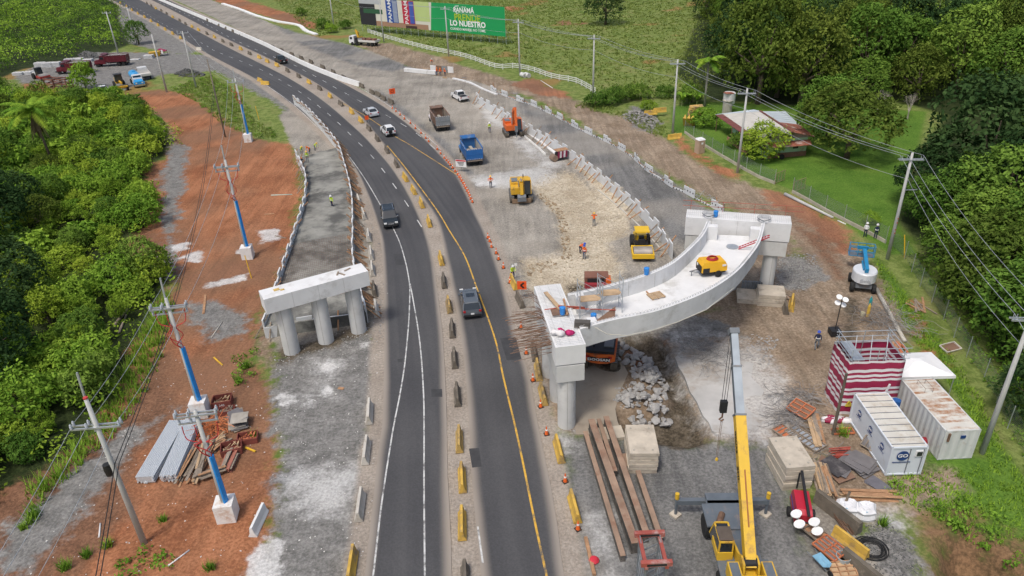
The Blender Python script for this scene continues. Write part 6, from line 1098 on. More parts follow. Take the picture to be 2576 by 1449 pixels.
timber((497,1165),(525,1095),4.4,42,1.5,'loose heap of long weathered planks beside the pipe bundles',1,lay=7,fan=.14); timber((530,1195),(560,1185),1.9,18,1.1,'short stack of boards under the near blue-conduit pole',2,lay=8); timber((580,1165),(600,1120),2.2,20,.9,'bundle of reddish formwork boards right of the near pole',3,[mat('red_board',(.34,.13,.09),.8,.2),WOODG],lay=7,fan=.04); timber((545,1120),(575,1100),2.,22,1.2,'pale offcut boards behind the near pole shaft',4,lay=5,fan=.3)
t=timber((2068,1215),(2048,1150),3.6,34,1.1,'long pile of old boards beside the brownish slab stack',5,lay=8,fan=.05); timber((2185,1248),(2240,1250),3.4,16,.9,'fresh sawn boards lying behind the white bulk bags',6,[WDS[2],WOOD],lay=4,fan=.05); timber((2052,1082),(2030,1000),4.6,9,.75,'long heavy boards below the orange grid frame',7,lay=3,fan=.015,pw=(.25,.3)); timber((2120,1145),(2150,1143),1.7,16,.8,'small bundle of red-painted bars near the dark plywood',8,[mat('red_bar',(.36,.07,.05),.7,.15)],lay=5,pw=(.05,.09)); timber((2310,772),(2340,800),3.2,7,1.4,'grey planks thrown on the grass by the right fence',9,[WOODG,WOOD],lay=2,fan=.5); timber((1960,745),(1990,760),2.4,10,1.3,'scrap boards and white offcuts beside the far pier column',10,lay=3,fan=.8); timber((2060,1010),(2080,1000),1.,1,.2,'single short board on the dirt beside the wire tangle',11)
timber((2265,880),(2276,905),2.2,9,.8,'orange formwork grid and boards behind the wrapped tower',12,[mat('form_orange',(.50,.16,.07),.7,.15),WOOD],lay=2,fan=.3)
timber((2108,1288+18),(2125,1330),2.6,24,.5,'bundle of rusty steel rods beside the concrete barrier',13,[STEEL],lay=5,pw=(.03,.05),name='rod_bundle')
def sheets(c,rz,n,s,label,mats,seed=1,name='sheet_pile_heap'):
    r=random.Random(seed); t=thing('sheet_heap',label,'sheets',gp(*c),rz)
    for k in range(n): 
        o=MB().box((0,0,0),(s[0]*r.uniform(.6,1),s[1]*r.uniform(.6,1),.03)).build('sheet',r.choice(mats),t,loc=(r.uniform(-.5,.5)*s[0]*.5,r.uniform(-.5,.5)*s[1]*.5,.04+k*.05)); o.rotation_euler=(r.uniform(-.06,.06),r.uniform(-.06,.06),r.uniform(-.3,.3))
PLY=[mat('black_plywood',(.06,.055,.055),.45,.3,1.,dirt=((.22,.20,.19),.35,.7)),mat('grey_plywood',(.16,.15,.15),.55,.2,1),mat('brown_plywood',(.20,.12,.08),.7,.2,1),mat('tread_plate',(.14,.135,.15),.5,.15,3)]
sheets((2098,1185),-1.0,9,(1.9,1.6),'left heap of dark shiny plywood sheets before the GO container',PLY,1); sheets((2150,1165),-1.0,9,(2.,1.7),'right heap of grey plywood sheets against the GO container',PLY[:2]+[PLY[1]],2); sheets((2195,1210),-1.15,2,(2.,1.2),'grey tread plate leaning at the end of the plywood heap',[PLY[3]],3)
sheets((605,1062),-1.1,16,(1.9,1.3),'square stack of weathered plywood panels beside the red bins',[PLY[1],WOODG,mat('pale_ply',(.36,.33,.28),.8,.2)],4); sheets((1165,196),.3,1,(1,.6),'small flat sheet by the kerb blocks',[PLY[1]],5)
def gridframe(c,rz,L_,W_,nx_,ny_,mt,back,label,tilt=0,z=.15):
    t=thing('formwork_panel',label,'formwork',gp(*c,z),rz)
    for k in range(nx_+1): MB().box((-L_/2+L_*k/nx_,0,0),(.07,W_,.12)).build('rib',mt,t)
    for k in range(ny_+1): MB().box((0,-W_/2+W_*k/ny_,0),(L_,.07,.12)).build('rail',mt,t)
    MB().box((0,0,-.05),(L_,W_,.02)).build('facing',back,t); t.rotation_euler=(tilt,0,rz)
FO=mat('form_orange',(.50,.16,.07),.7,.15)
gridframe((2012,1042),-.95,1.7,1.3,2,3,FO,PLY[2],'orange steel grid frame propped on long boards',.25,.55); gridframe((2025,1106),-1.05,2.8,1.2,8,2,WOODG,mat('grey_facing',(.30,.33,.37),.6),'grey ladder-like formwork panel beside the brownish slabs'); gridframe((1980,1095),-1.05,2.,1.1,5,1,WOODG,FO,'smaller formwork panel with orange ribs left of the grey one'); gridframe((2058,1358),-1.05,2.6,.95,6,1,WOODG,WOOD,'wooden formwork panel beside the red light tower',0,.45); gridframe((2085,1392),-1.05,1.6,1.3,2,4,FO,PLY[1],'orange grid formwork panel near the blue wheelbarrow',0,.5); gridframe((2118,1438),.05,1.5,.9,3,3,WOOD,WDS[2],'wooden pallet beside the green tub at the bottom',.3,.25); gridframe((2120,1088),.0,1.5,.6,3,1,FO,PLY[2],'small orange form behind the dark wooden post'); gridframe((2390,878),.3,1.6,.9,1,1,mat('white_frame',(.60,.57,.50),.7),PLY[2],'white window frame lying on the grass by the fence',.2,.2); gridframe((2206,1144),-1.0,2.4,.8,7,1,WOODG,PLY[1],'wooden ladder leaning on the side of the GO container',.9,.6)
o=gridframe; p=g(1650,745,6.66); t=thing('pallet','wooden pallet lying on the curved deck','pallet',p,.35); [MB().box((0,-.45+.18*k,.1),(1.3,.12,.03)).build('slat',WDS[2],t) for k in range(6)]; [MB().box((-.55+.55*k,0,.04),(.1,1.,.08)).build('runner',WDS[2],t) for k in range(3)]
# bins
def bin_(c,rz,label,mt,fill,s=(1.5,1.1,.7),num=None):
    t=thing('steel_bin',label,'bin',gp(*c),rz); x,y,z=s; mb=MB().box((0,0,.06),(x,y,.06))
    for a in(-1,1): mb.box((a*x/2,0,z/2),(.06,y,z)).box((0,a*y/2,z/2),(x,.06,z))
    b=mb.build('shell',mt,t); r=random.Random(4)
    for k in range(22): q=MB().box((0,0,0),(r.uniform(.2,.5),.06,.04)).build('offcut',fill,t,loc=(r.uniform(-.4,.4)*x,r.uniform(-.35,.35)*y,z*.55+r.uniform(0,.25))); q.rotation_euler=(r.uniform(-.5,.5),r.uniform(-.5,.5),r.uniform(0,3))
    if num: text_obj('stencil_number',num,.3,WS,face((0,-y/2-.035,z/2),(1,0,0),(0,0,1)),b,.002)
RB=mat('bin_rust',(.20,.055,.04),.8,.2,1.5); bin_((562,1018),.2,'rust-red steel bin of pale wood offcuts beside the blue-conduit pole',RB,WDS[2],num='240'); bin_((572,1038),.2,'low rust-red bin in front of the full one',RB,WOODG,(1.2,.8,.4)); bin_((625,1108),.2,'rust-red bin holding orange scrap boards',RB,FO,(1.5,1.,.5)); bin_((585,1135),.3,'rust-red bin of pale scrap behind the board bundle',RB,WDS[2],(1.5,1.1,.6))
def tangle(c,label,mt,n=60,s=1.2,h=.6,r_=.016,seed=1,sx=1.):
    r=random.Random(seed); mb=MB()
    for k in range(n):
        a=r.uniform(0,6.28); x,y=r.gauss(0,s*.4)*sx,r.gauss(0,s*.4); p=[(x,y,r.random()*h)]
        for j in range(4): a+=r.uniform(-.9,.9); p.append((p[-1][0]+s*.35*math.cos(a),p[-1][1]+s*.35*math.sin(a),max(.02,min(h,p[-1][2]+r.uniform(-.25,.25)))))
        mb.tube(p,r_,3,False)
    return mb.build('wire_tangle',mt,loc=gp(*c),label=label,cat='wire tangle')
GW=mat('grey_wire',(.24,.23,.22),.7,.2)
tangle((1978,1050),'tangle of grey wire left of the orange grid frame',GW,80,1.3,.5); tangle((2010,1005),'tangle of grey wire beside the wrapped tower',GW,80,1.5,.5,seed=2); tangle((2232,812),'tangle of grey wire over the white pole on the verge',GW,110,2.2,.9,seed=3); tangle((1795,895),'tangle of twisted rebar on the grey rubble below the deck',GW,120,2.0,.7,seed=4); tangle((542,1085),'bunch of orange cable behind the crossarm of the near pole',mat('orange_cable',(.60,.18,.06),.6),70,1.1,.8,.02,5); tangle((2060,1165),'loose thin rods near the plywood heaps',GW,20,1.5,.2,seed=6)
mb=MB(); r2=random.Random(8)
for k in range(16): R0=.55+.03*k+r2.uniform(-.05,.05); ox,oy=r2.uniform(-.07,.07),r2.uniform(-.07,.07); mb.tube([(ox+R0*math.cos(a),oy+R0*math.sin(a)*.93,.05+.02*(k%5)+.02*math.sin(a*3+k)) for a in np.linspace(0,2*math.pi,33)],.018,4)
mb.build('cable_coil',BLKC,smooth=True,loc=gp(2192,1382),label='large coil of black cable on the dark gravel',cat='cable coil')
# bulk bags, wheelbarrow, tub, cylinders
for k,(c,lab) in enumerate((((2128,1290),'left white bulk bag with a post sticking out of it'),((2172,1298),'right white bulk bag slumped beside the sawn boards'))):
    t=thing('bulk_bag',lab,'bulk bag',gp(*c),.3*k); n=11; mb=MB(); rings=[[((.75+.1*math.sin(3*a+k))*rr*math.cos(a),(.62+.1*math.sin(4*a))*rr*math.sin(a),z+.06*math.sin(5*a+z*3)) for a in np.linspace(0,2*math.pi,n,endpoint=False)] for rr,z in((.95,0.),(1.06,.22),(.9,.5),(1.0,.72),(.7,.95),(.4,.8))]; mb.loft(rings); mb.build('bag',mat('bag_white',(.70,.70,.71),.6,.08),t)
    for a in(.4,2.2,4.): MB().tube([(.5*math.cos(a),.45*math.sin(a),.72),(.6*math.cos(a+.15),.5*math.sin(a+.15),.9),(.5*math.cos(a+.5),.45*math.sin(a+.5),.74)],.03,5).build('lifting_loop',mat('loop_blue',(.25,.50,.66),.6),t)
    if k==0: MB().bar((-.2,.1,.2),(.15,.4,1.5),.14,.12).build('post_stub',WDS[3],t)
t=thing('wheelbarrow','pale blue wheelbarrow on the bottom edge of the yard','wheelbarrow',gp(2066,1428),-1.2); mb=MB(); mb.loft([[(x*s,y*s,z) for x,y in((-.5,-.3),(.35,-.3),(.5,0),(.35,.3),(-.5,.3))] for s,z in((.6,.35),(1.1,.62),(1.06,.62),(.55,.38))]); mb.build('tray',mat('tray_blue',(.22,.42,.55),.5,.12),t); [MB().bar((.5,s*.12,.3),(-1.0,s*.3,.5),.04,.04).build('handle',GRYM,t) for s in(-1,1)]; wheel(t,(.7,0,.2),.2,.1)
t=thing('open_tub','green-based open tub beside the wooden pallet','tub',gp(2118,1415)); MB().lathe([(0,.05),(.38,.05),(.4,.0),(.42,.3)],18).build('tub_base',mat('tub_green',(.02,.22,.10),.5),t); MB().lathe([(.42,.3),(.44,.6),(.40,.6),(.38,.12)],18).build('tub_wall',mat('tub_grey',(.36,.40,.40),.5),t)
for c,mt,lab in(((2182,795),mat('cyl_yellow',(.55,.36,.06),.5),'yellow gas cylinder standing on the dirt track'),((2186,778),mat('cyl_teal',(.03,.30,.32),.5),'teal gas cylinder behind the yellow one'),((2169,795),mat('bucket_cream',(.55,.52,.36),.6),'cream bucket beside the gas cylinders')):
    MB().lathe([(0,0),(.14,0),(.14,1.1),(.06,1.3),(.05,1.4),(0,1.4)] if 'cyl' in lab and 'bucket' not in lab else [(0,0),(.16,0),(.2,.4),(.18,.4),(.15,.05),(0,.05)],12).build('gas_cylinder' if 'bucket' not in lab else 'bucket',mt,loc=gp(*c),label=lab,cat='gas cylinder' if 'bucket' not in lab else 'bucket')
def log(a,b,r1,r2_,mt,label,name='fallen_pole'):
    a=gp(*a,r1);b=gp(*b,r2_); MB().tube([Vector((0,0,0)),(b-a)/2,b-a],[r1,(r1+r2_)/2,r2_],12).build(name,mt,smooth=True,loc=a,label=label,cat='pole' if name=='fallen_pole' else name.replace('_',' '))
log((1974,492),(2095,550),.22,.14,POLE,'long concrete pole lying along the lawn fence'); log((2204,732),(2275,862),.2,.16,BPC,'pale pole lying on the verge behind the wire tangle'); log((2107,556),(2127,565),.07,.07,WF,'short white pipe beyond the end of the lying pole','white_pipe'); log((682,492),(735,490),.06,.06,mat('pvc_green',(.45,.62,.56),.5),'pale green plastic pipe on the bare red earth','plastic_pipe'); log((423,1425),(477,1385),.05,.05,WF,'white plastic pipe on the red soil at the bottom','plastic_pipe'); log((250,1352),(253,1318),.05,.05,WF,'short white pipe near the foot of the lower left pole','plastic_pipe')
log((532,850),(560,810),.05,.05,BPC,'thin pale pole on the dark gravel left of the pier','timber_pole'); log((290,820),(330,770),.16,.13,WOODG,'grey log half hidden at the edge of the left thicket','log'); log((300,840),(318,795),.12,.1,WOODG,'thinner grey log below the other at the thicket edge','log'); log((1360,203),(1390,222),.06,.06,WF,'white rail lying beside the two concrete pipes','rail')
plank((512,790),(517,742),.25,.05,WOOD,'single fresh plank lying on the red soil'); plank((538,900),(560,920),.12,.08,mat('yellow_plastic',(.70,.42,.03),.5),'yellow strip lying in the weeds by the left pole',.06,'yellow_strip'); plank((618,1128),(643,1138),.14,.08,mat('yellow_plastic',(.70,.42,.03),.5),'yellow strip lying beside the red bins',.1,'yellow_strip'); plank((692,594),(720,600),.15,.06,WOODG,'board on the red earth near the white lime patch'); plank((665,540),(690,538),.3,.03,WOOD,'thin wooden sheet on the red earth'); plank((851,977),(865,979),.3,.03,WOOD,'scrap of plywood on the grey lot below the left pier')
for c,lab in(((1321,196),'left of two short concrete pipes by the white fence'),((1331,196),'right of two short concrete pipes by the white fence')):
    MB().lathe([(.35,0),(.5,0),(.5,1.6),(.35,1.6),(.35,0)],18).xf(Matrix.Translation((0,0,.5))@Matrix.Rotation(-math.pi/2,4,'X')@Matrix.Rotation(0,4,'Z')).build('concrete_pipe',CON,loc=gp(*c),rz=.5,label=lab,cat='concrete pipe')
# white slab stacks in the left yard
for k,(x,y,n,nm) in enumerate([(410,672,5,'leftmost of the three white slab stacks behind the near maroon truck'),(490,672,5,'middle of the three white slab stacks behind the near maroon truck'),(570,668,5,'rightmost of the three white slab stacks behind the near maroon truck'),(190,752,3,'low white slab stack at the far left of the yard'),(290,745,3,'white slab stack beside the white and red roller'),(700,605,2,'thin white slab stack between the maroon trucks, left one'),(790,600,2,'thin white slab stack between the maroon trucks, right one'),(890,618,3,'white slab stack touching the farther maroon truck'),(1360,600,1,'single white slab behind the farther maroon truck'),(1505,585,4,'white slab stack beside the maroon canopy')]):
    t=thing('slab_stack',nm,'concrete slabs',gp(x/4,y/4),rng.uniform(-.1,.1))
    for j in range(n): MB().box((0,0,.1+.24*j),(2.4,1.6,.16)).build('slab',WPAN,t); MB().box((0,0,.22+.24*j),(2.,.12,.08)).build('spacer',WOODG,t)
t=thing('site_hopper','orange-yellow steel hopper beside the white slabs in the left yard','hopper',gp(393,142),.2); mb=MB(); mb.loft([[(x*s,y*s,z) for x,y in((-1.6,-1),(1.6,-1),(1.6,1),(-1.6,1))] for s,z in((.6,.1),(1,1.3))]); mb.build('hopper_body',YEL,t); t=thing('site_canopy','maroon and white canopy shelter beside the yellow hopper','canopy',gp(412,140)); MB().box((0,0,1.5),(1.8,1.8,.15),0,.3).build('cover',bpy.data.materials['sheet_maroon'],t); MB().box((.2,-.93,1.2),(.5,.06,1.0)).build('white_stripe',bpy.data.materials['sheet_white'],t); [MB().box((x,y,.7),(.08,.08,1.4)).build('leg',GRYM,t) for x in(-.8,.8) for y in(-.8,.8)]
# rubble and stones
def rock(seed,mt,fl=.7):
    r=random.Random(seed); bm=bmesh.new(); vs=[]
    for k in range(11):
        d=Vector((r.gauss(0,1),r.gauss(0,1),r.gauss(0,1))).normalized()*r.uniform(.38,.6); d.z*=fl; vs.append(bm.verts.new(d))
    q=bmesh.ops.convex_hull(bm,input=bm.verts); bmesh.ops.delete(bm,geom=[v for v in bm.verts if not v.link_faces],context='VERTS'); bmesh.ops.recalc_face_normals(bm,faces=bm.faces)
    me=bpy.data.meshes.new('rock'); bm.to_mesh(me); bm.free(); me.materials.append(mt); return me
CHM=mat('broken_concrete',(.34,.33,.315),.9,.28,2.,bump=.3,dirt=((.26,.24,.21),.3,1.5)); RK=[rock(k,CHM,.75) for k in range(8)]; DST=mat('dark_stone',(.12,.12,.115),.9,.3,2); TST=mat('tan_stone',(.42,.36,.26),.9,.25,2); GST=mat('grey_stone',(.28,.27,.25),.9,.25,2)
hp=W((1590,870),(1640,880),(1660,930),(1680,950),(1672,1000),(1690,1040),(1640,1060),(1580,1040),(1540,1000),(1600,980),(1590,930)); r2=random.Random(11); n_=0
lo_,hi_=hp.min(0),hp.max(0)
while n_<215:
    x,y=r2.uniform(lo_[0],hi_[0]),r2.uniform(lo_[1],hi_[1]); s_=sdist(hp,np.array([x]),np.array([y]))[0]
    if s_<-.1: continue
    sz=r2.uniform(.28,.62) if r2.random()<.75 else r2.uniform(.6,.95); o=obj('concrete_lump',RK[n_%8],None,(x,y,hz(x,y)+sz*.15+max(0,min(.8,s_*.4))*r2.random()),label='jagged lump of broken concrete in the rubble heap behind the excavator',cat='rubble',group='lumps of the concrete rubble heap'); o.scale=(sz*r2.uniform(.8,1.6),sz,sz*r2.uniform(.6,1)); o.rotation_euler=(r2.uniform(-.5,.5),r2.uniform(-.5,.5),r2.uniform(0,6)); n_+=1
for px,py in((1548,875),(1560,890),(1575,878),(1555,905),(1580,900),(1600,895),(1563,868),(1540,888),(1575,915)):
    p=gp(px,py); sz=r2.uniform(.7,1.1); o=obj('concrete_lump',RK[int(px)%8],None,p+Vector((0,0,sz*.2)),label='rounded concrete lump in the row beside the excavator track',cat='rubble',group='lumps beside the excavator track'); o.scale=(sz*1.2,sz,sz*.8); o.rotation_euler=(.3,.2,px)
def scatter(name,polys,n,smin,smax,mt,seed,label=None,inset=0,heap=0,fl=.7,seeds=3):
    r=np.random.default_rng(seed); P=polys; vs=[];fs=[]; base=[rock(seed*10+k,mt,fl) for k in range(seeds)]; data=[]
    for b in base:
        co=np.zeros(len(b.vertices)*3,'f'); b.vertices.foreach_get('co',co); data.append((co.reshape(-1,3),[tuple(p.vertices) for p in b.polygons]))
    V=[];Fs=[];off=0; cnt=0
    lo=np.min([p.min(0) for p in P],0); hi=np.max([p.max(0) for p in P],0)
    while cnt<n:
        xs=r.uniform(lo[0],hi[0],4000); ys=r.uniform(lo[1],hi[1],4000); s=np.max([sdist(p,xs,ys) for p in P],0); ok=s>inset; xs,ys,s=xs[ok],ys[ok],s[ok]; hzs=terr(xs,ys)
        if not len(xs): break
        for x,y,q,h in zip(xs,ys,s,hzs):
            if cnt>=n: break
            co,fc=data[cnt%seeds]; sz=r.uniform(smin,smax)*(.6+.4*r.random()); a=r.uniform(0,6.28); c_,s_=math.cos(a),math.sin(a); k=co*sz*np.array([1,r.uniform(.6,1),.8]); k=np.c_[k[:,0]*c_-k[:,1]*s_,k[:,0]*s_+k[:,1]*c_,k[:,2]]; V.append(k+[x,y,h+sz*.12+(min(q*.45,heap)*r.uniform(.75,1) if heap else 0)]); Fs+=[tuple(i+off for i in f) for f in fc]; off+=len(co); cnt+=1
    me=bpy.data.meshes.new(name); me.from_pydata(np.vstack(V).tolist(),[],Fs); me.materials.append(mt); return obj(name,me,label=label,cat='stones' if label else None,kind='stuff')
scatter('tan_rubble',[WC['tan'][0]],2000,.10,.32,TST,21,'scattered tan rock fragments over the excavated strip'); scatter('brown_rocks',[W((1345,485),(1380,515),(1402,545),(1412,590),(1410,645),(1440,648),(1432,580),(1424,540),(1398,505),(1368,476)),W((1320,660),(1400,645),(1400,660),(1330,690))],260,.2,.55,mat('brown_rock',(.30,.225,.14),.9,.3,2),35,'brown broken rock along the edge of the tan cutting'); scatter('grey_rubble',[W((1540,980),(1600,960),(1640,1010),(1560,1030)),W((1700,850),(1740,840),(1800,900),(1780,960),(1730,900)),W((1880,840),(1960,850),(1930,930),(1880,900))],420,.12,.4,CHM,22,'small pale concrete crumbs around the rubble heap'); scatter('grey_gravel',[W((1955,640),(2045,640),(2078,700),(2010,735),(1950,722)),W((1770,480),(1830,520),(1810,530),(1740,490)),W((1640,425),(1700,460),(1690,470),(1625,435))],1100,.1,.36,GST,23,'loose grey gravel beside the far pier and ramp edge')
scatter('dark_gravel',[W((2150,1330),(2230,1310),(2290,1360),(2330,1449),(2360,1560),(2200,1560),(2150,1400))],1100,.06,.22,DST,24,'dark crushed stone around the black cable coil'); scatter('dark_stone_pile',[W((436,187),(455,180),(490,178),(520,188),(505,194),(455,194))],420,.4,.75,DST,25,'heap of dark stones beside the crossarm pole in the left yard',heap=1.6); scatter('gravel_heap',[W((195,140),(215,131),(240,134),(252,144),(225,150))],420,.4,.9,DST,26,'heap of dark gravel behind the maroon trucks',heap=2.2); scatter('stone_pile',[W((1562,290),(1590,280),(1650,290),(1660,310),(1640,325),(1580,310))],380,.25,.7,GST,27,'pile of grey stones under the two yellow barriers',heap=1.)
scatter('litter_bits',[WC['gravel'][2],W((60,1449),(240,1110),(420,900),(640,900),(690,1200),(600,1449))],480,.06,.2,mat('white_litter',(.62,.60,.56),.8,.1),28,'pale crumbs and litter over the left lot and red soil',seeds=2); scatter('litter_bits',[WC['dirt'][0]],500,.07,.22,mat('pale_crumb',(.50,.46,.40),.8,.15),29,'pale crumbs over the brown working area on the right',seeds=2); scatter('edge_rubble',[W((675,870),(700,905),(800,878),(945,815),(950,850),(960,800),(930,740),(965,750),(960,640),(925,560),(940,560),(975,700),(975,860),(800,920),(690,930))],260,.08,.3,GST,30,'crumbled stone and offcuts around the left pier footing',seeds=2)
# deck clutter
zb=7.84
def scaf(c,label):
    t=thing('scaffold_tower',label,'scaffold',c,.1)
    for x in(-.9,.9):
        for y in(-.55,.55): MB().cyl((x,y,0),(x,y,3.2),.035,6).build('standard',GALV,t)
    for k in range(6):
        for x in(-.9,.9): MB().cyl((x,-.55,.4+k*.5),(x,.55,.4+k*.5),.025,5).build('rung',GALV,t)
    for y in(-.55,.55): MB().cyl((-.9,y,.3),(.9,y,1.9),.025,5).build('diagonal_brace',GALV,t); MB().cyl((.9,y,1.9),(-.9,y,3.1),.025,5).build('diagonal_brace',GALV,t)
    MB().box((0,0,1.65),(1.7,.9,.06)).build('deck_board',WDS[2],t)
scaf(g(1483,795,6.64),'left scaffold tower with a pale board beside the near pier block'); scaf(g(1533,780,6.64),'right scaffold tower with a pale board on the curved deck')
def deckbar(a,b,za,zb_,w,h,mt,label,name='timber_beam'):
    a=g(*a,za);b=g(*b,zb_); c=(a+b)/2; MB().bar(a-c,b-c,w,h).build(name,mt,loc=c,label=label,cat=name.replace('_',' '))
deckbar((1372,735),(1410,778),8.1,8.1,.32,.08,WDS[2],'pale plank lying across the near pier block'); deckbar((1418,752),(1427,792),8.1,8.1,.16,.1,WOOD,'short timber beam standing beside the plank on the pier block'); deckbar((1405,770),(1470,774),8.25,7.4,.12,.12,mat('prop_red',(.45,.10,.06),.6),'red steel prop lying from the pier block toward the deck','steel_prop'); deckbar((1440,776),(1550,780),7.6,7.4,.06,.06,mat('prop_red',(.45,.10,.06),.6),'thin red prop lying across the scaffold feet','steel_prop'); deckbar((1370,779),(1400,775),8.05,8.05,.06,.06,mat('prop_red',(.45,.10,.06),.6),'thin red rod on the left edge of the pier block','steel_prop')
deckbar((1445,814),(1485,816),8.1,8.1,.5,.5,BS,'dark timber block on the near rim of the deck','timber_block'); deckbar((1626,733),(1633,740),6.7,6.7,.1,.08,WOOD,'short stick lying on the curved deck')
p=g(1408,784,8.0); MB().box((0,0,0),(1.3,1.0,.05),.1).build('plywood_sheet',PLY[2],loc=p,label='brown plywood sheet on the near pier block',cat='plywood'); p=g(1525,806,6.7); MB().add([(-.9,-.1,.0),(.7,.1,0),(.8,.6,.9)],[(0,1,2)]).add([(-.9,-.06,.0),(.7,.14,0),(.8,.64,.9)],[(0,2,1)]).build('plywood_sheet',PLY[2],loc=p,label='brown plywood offcut leaning on the deck rim',cat='plywood')
BU=mat('bucket_blue',(.03,.22,.60),.5)
for c,z,lab in(((1493,806),6.66,'blue water drum on the deck beside the scaffold'),((1800,545),7.95,'blue bucket on top of the far pier'),((1626,690),8.05,'blue bucket on the far rim of the deck'),((1415,790),8.0,'pale blue bottle on the near pier block')): MB().lathe([(0,0),(.2,0),(.24,.6),(.2,.62),(.1,.66),(0,.66)],12).build('bucket',BU,loc=g(*c,z),label=lab,cat='bucket')
a=g(1858,624,6.7);b=g(1936,594,8.2); t=thing('ladder','red ladder leaning from the deck floor over its rim','ladder',a); tm=Matrix.Translation(-a); LRD=mat('ladder_red',(.42,.02,.04),.5); u=(b-a).normalized(); sd_=u.cross(Vector((0,0,1))).normalized()*.22
for s in(-1,1): child(MB().bar(a+sd_*s,b+sd_*s,.06,.09),'rail',LRD,t,tm)
for k in range(1,11): q=a.lerp(b,k/11); child(MB().bar(q-sd_,q+sd_,.05,.05),'rung',WF,t,tm)
MB().lathe([(0,0),(.55,0),(.55,.05),(0,.06)],20).build('metal_disc',GALV,loc=g(1842,621,6.65),label='round metal disc lying at the foot of the red ladder',cat='disc')
mb=MB()
for k in range(5): mb.tube([((.45+.05*k)*math.cos(a),(.45+.05*k)*math.sin(a),.05*k+.04*math.sin(4*a)) for a in np.linspace(0,6.28,25)],.015,4)
cm=mb.mesh('wire_coil',GRYM); obj('wire_coil',cm,None,g(1922,552,8.05),label='loose wire coil on the right end of the far pier',cat='wire coil'); obj('wire_coil',cm,None,g(1783,541,8.05),label='loose wire coil on the left end of the far pier',cat='wire coil')
ROPE=mat('rope_pale',(.60,.57,.48),.8); pts=[g(x,y,z) for x,y,z in((1490,818,7.95),(1520,836,7.2),(1570,840,6.9),(1640,825,6.8),(1700,805,6.9),(1770,775,7.3),(1840,720,7.9))]; mb=MB(); mb.tube([p+Vector((.15,-.25,0)) for p in pts],.03,5); mb.build('rope',ROPE,smooth=True,label='pale rope drooping along the outer face of the curved deck',cat='rope')
# formwork and beam being set near the top
t=thing('concrete_beam','white precast beam wrapped in plastic at the top of the right ramp','beam',gp(1058,184),-.55); MB().box((0,0,.45),(9,.8,.8)).build('beam_body',CONW,t); [MB().box((-3.6+1.8*k,0,.45),(.1,.84,.84)).build('strap',WF,t) for k in range(5)]
t=thing('form_wall','rusty form panels standing beside the orange-clad workers','formwork',gp(1112,182),-.5); [MB().box((-2.4+1.6*k,0,.75),(1.5,.1,1.4)).build('form_panel',(CONW,PLY[2],GAT)[k%3],t) for k in range(4)]
timber((1072,176),(1090,180),3.,14,2.,'loose boards behind the precast beam',31,lay=3,fan=1.); timber((1120,196),(1135,200),1.6,5,.6,'fresh boards at the feet of the three orange-clad workers',32,[WDS[2]],lay=2)
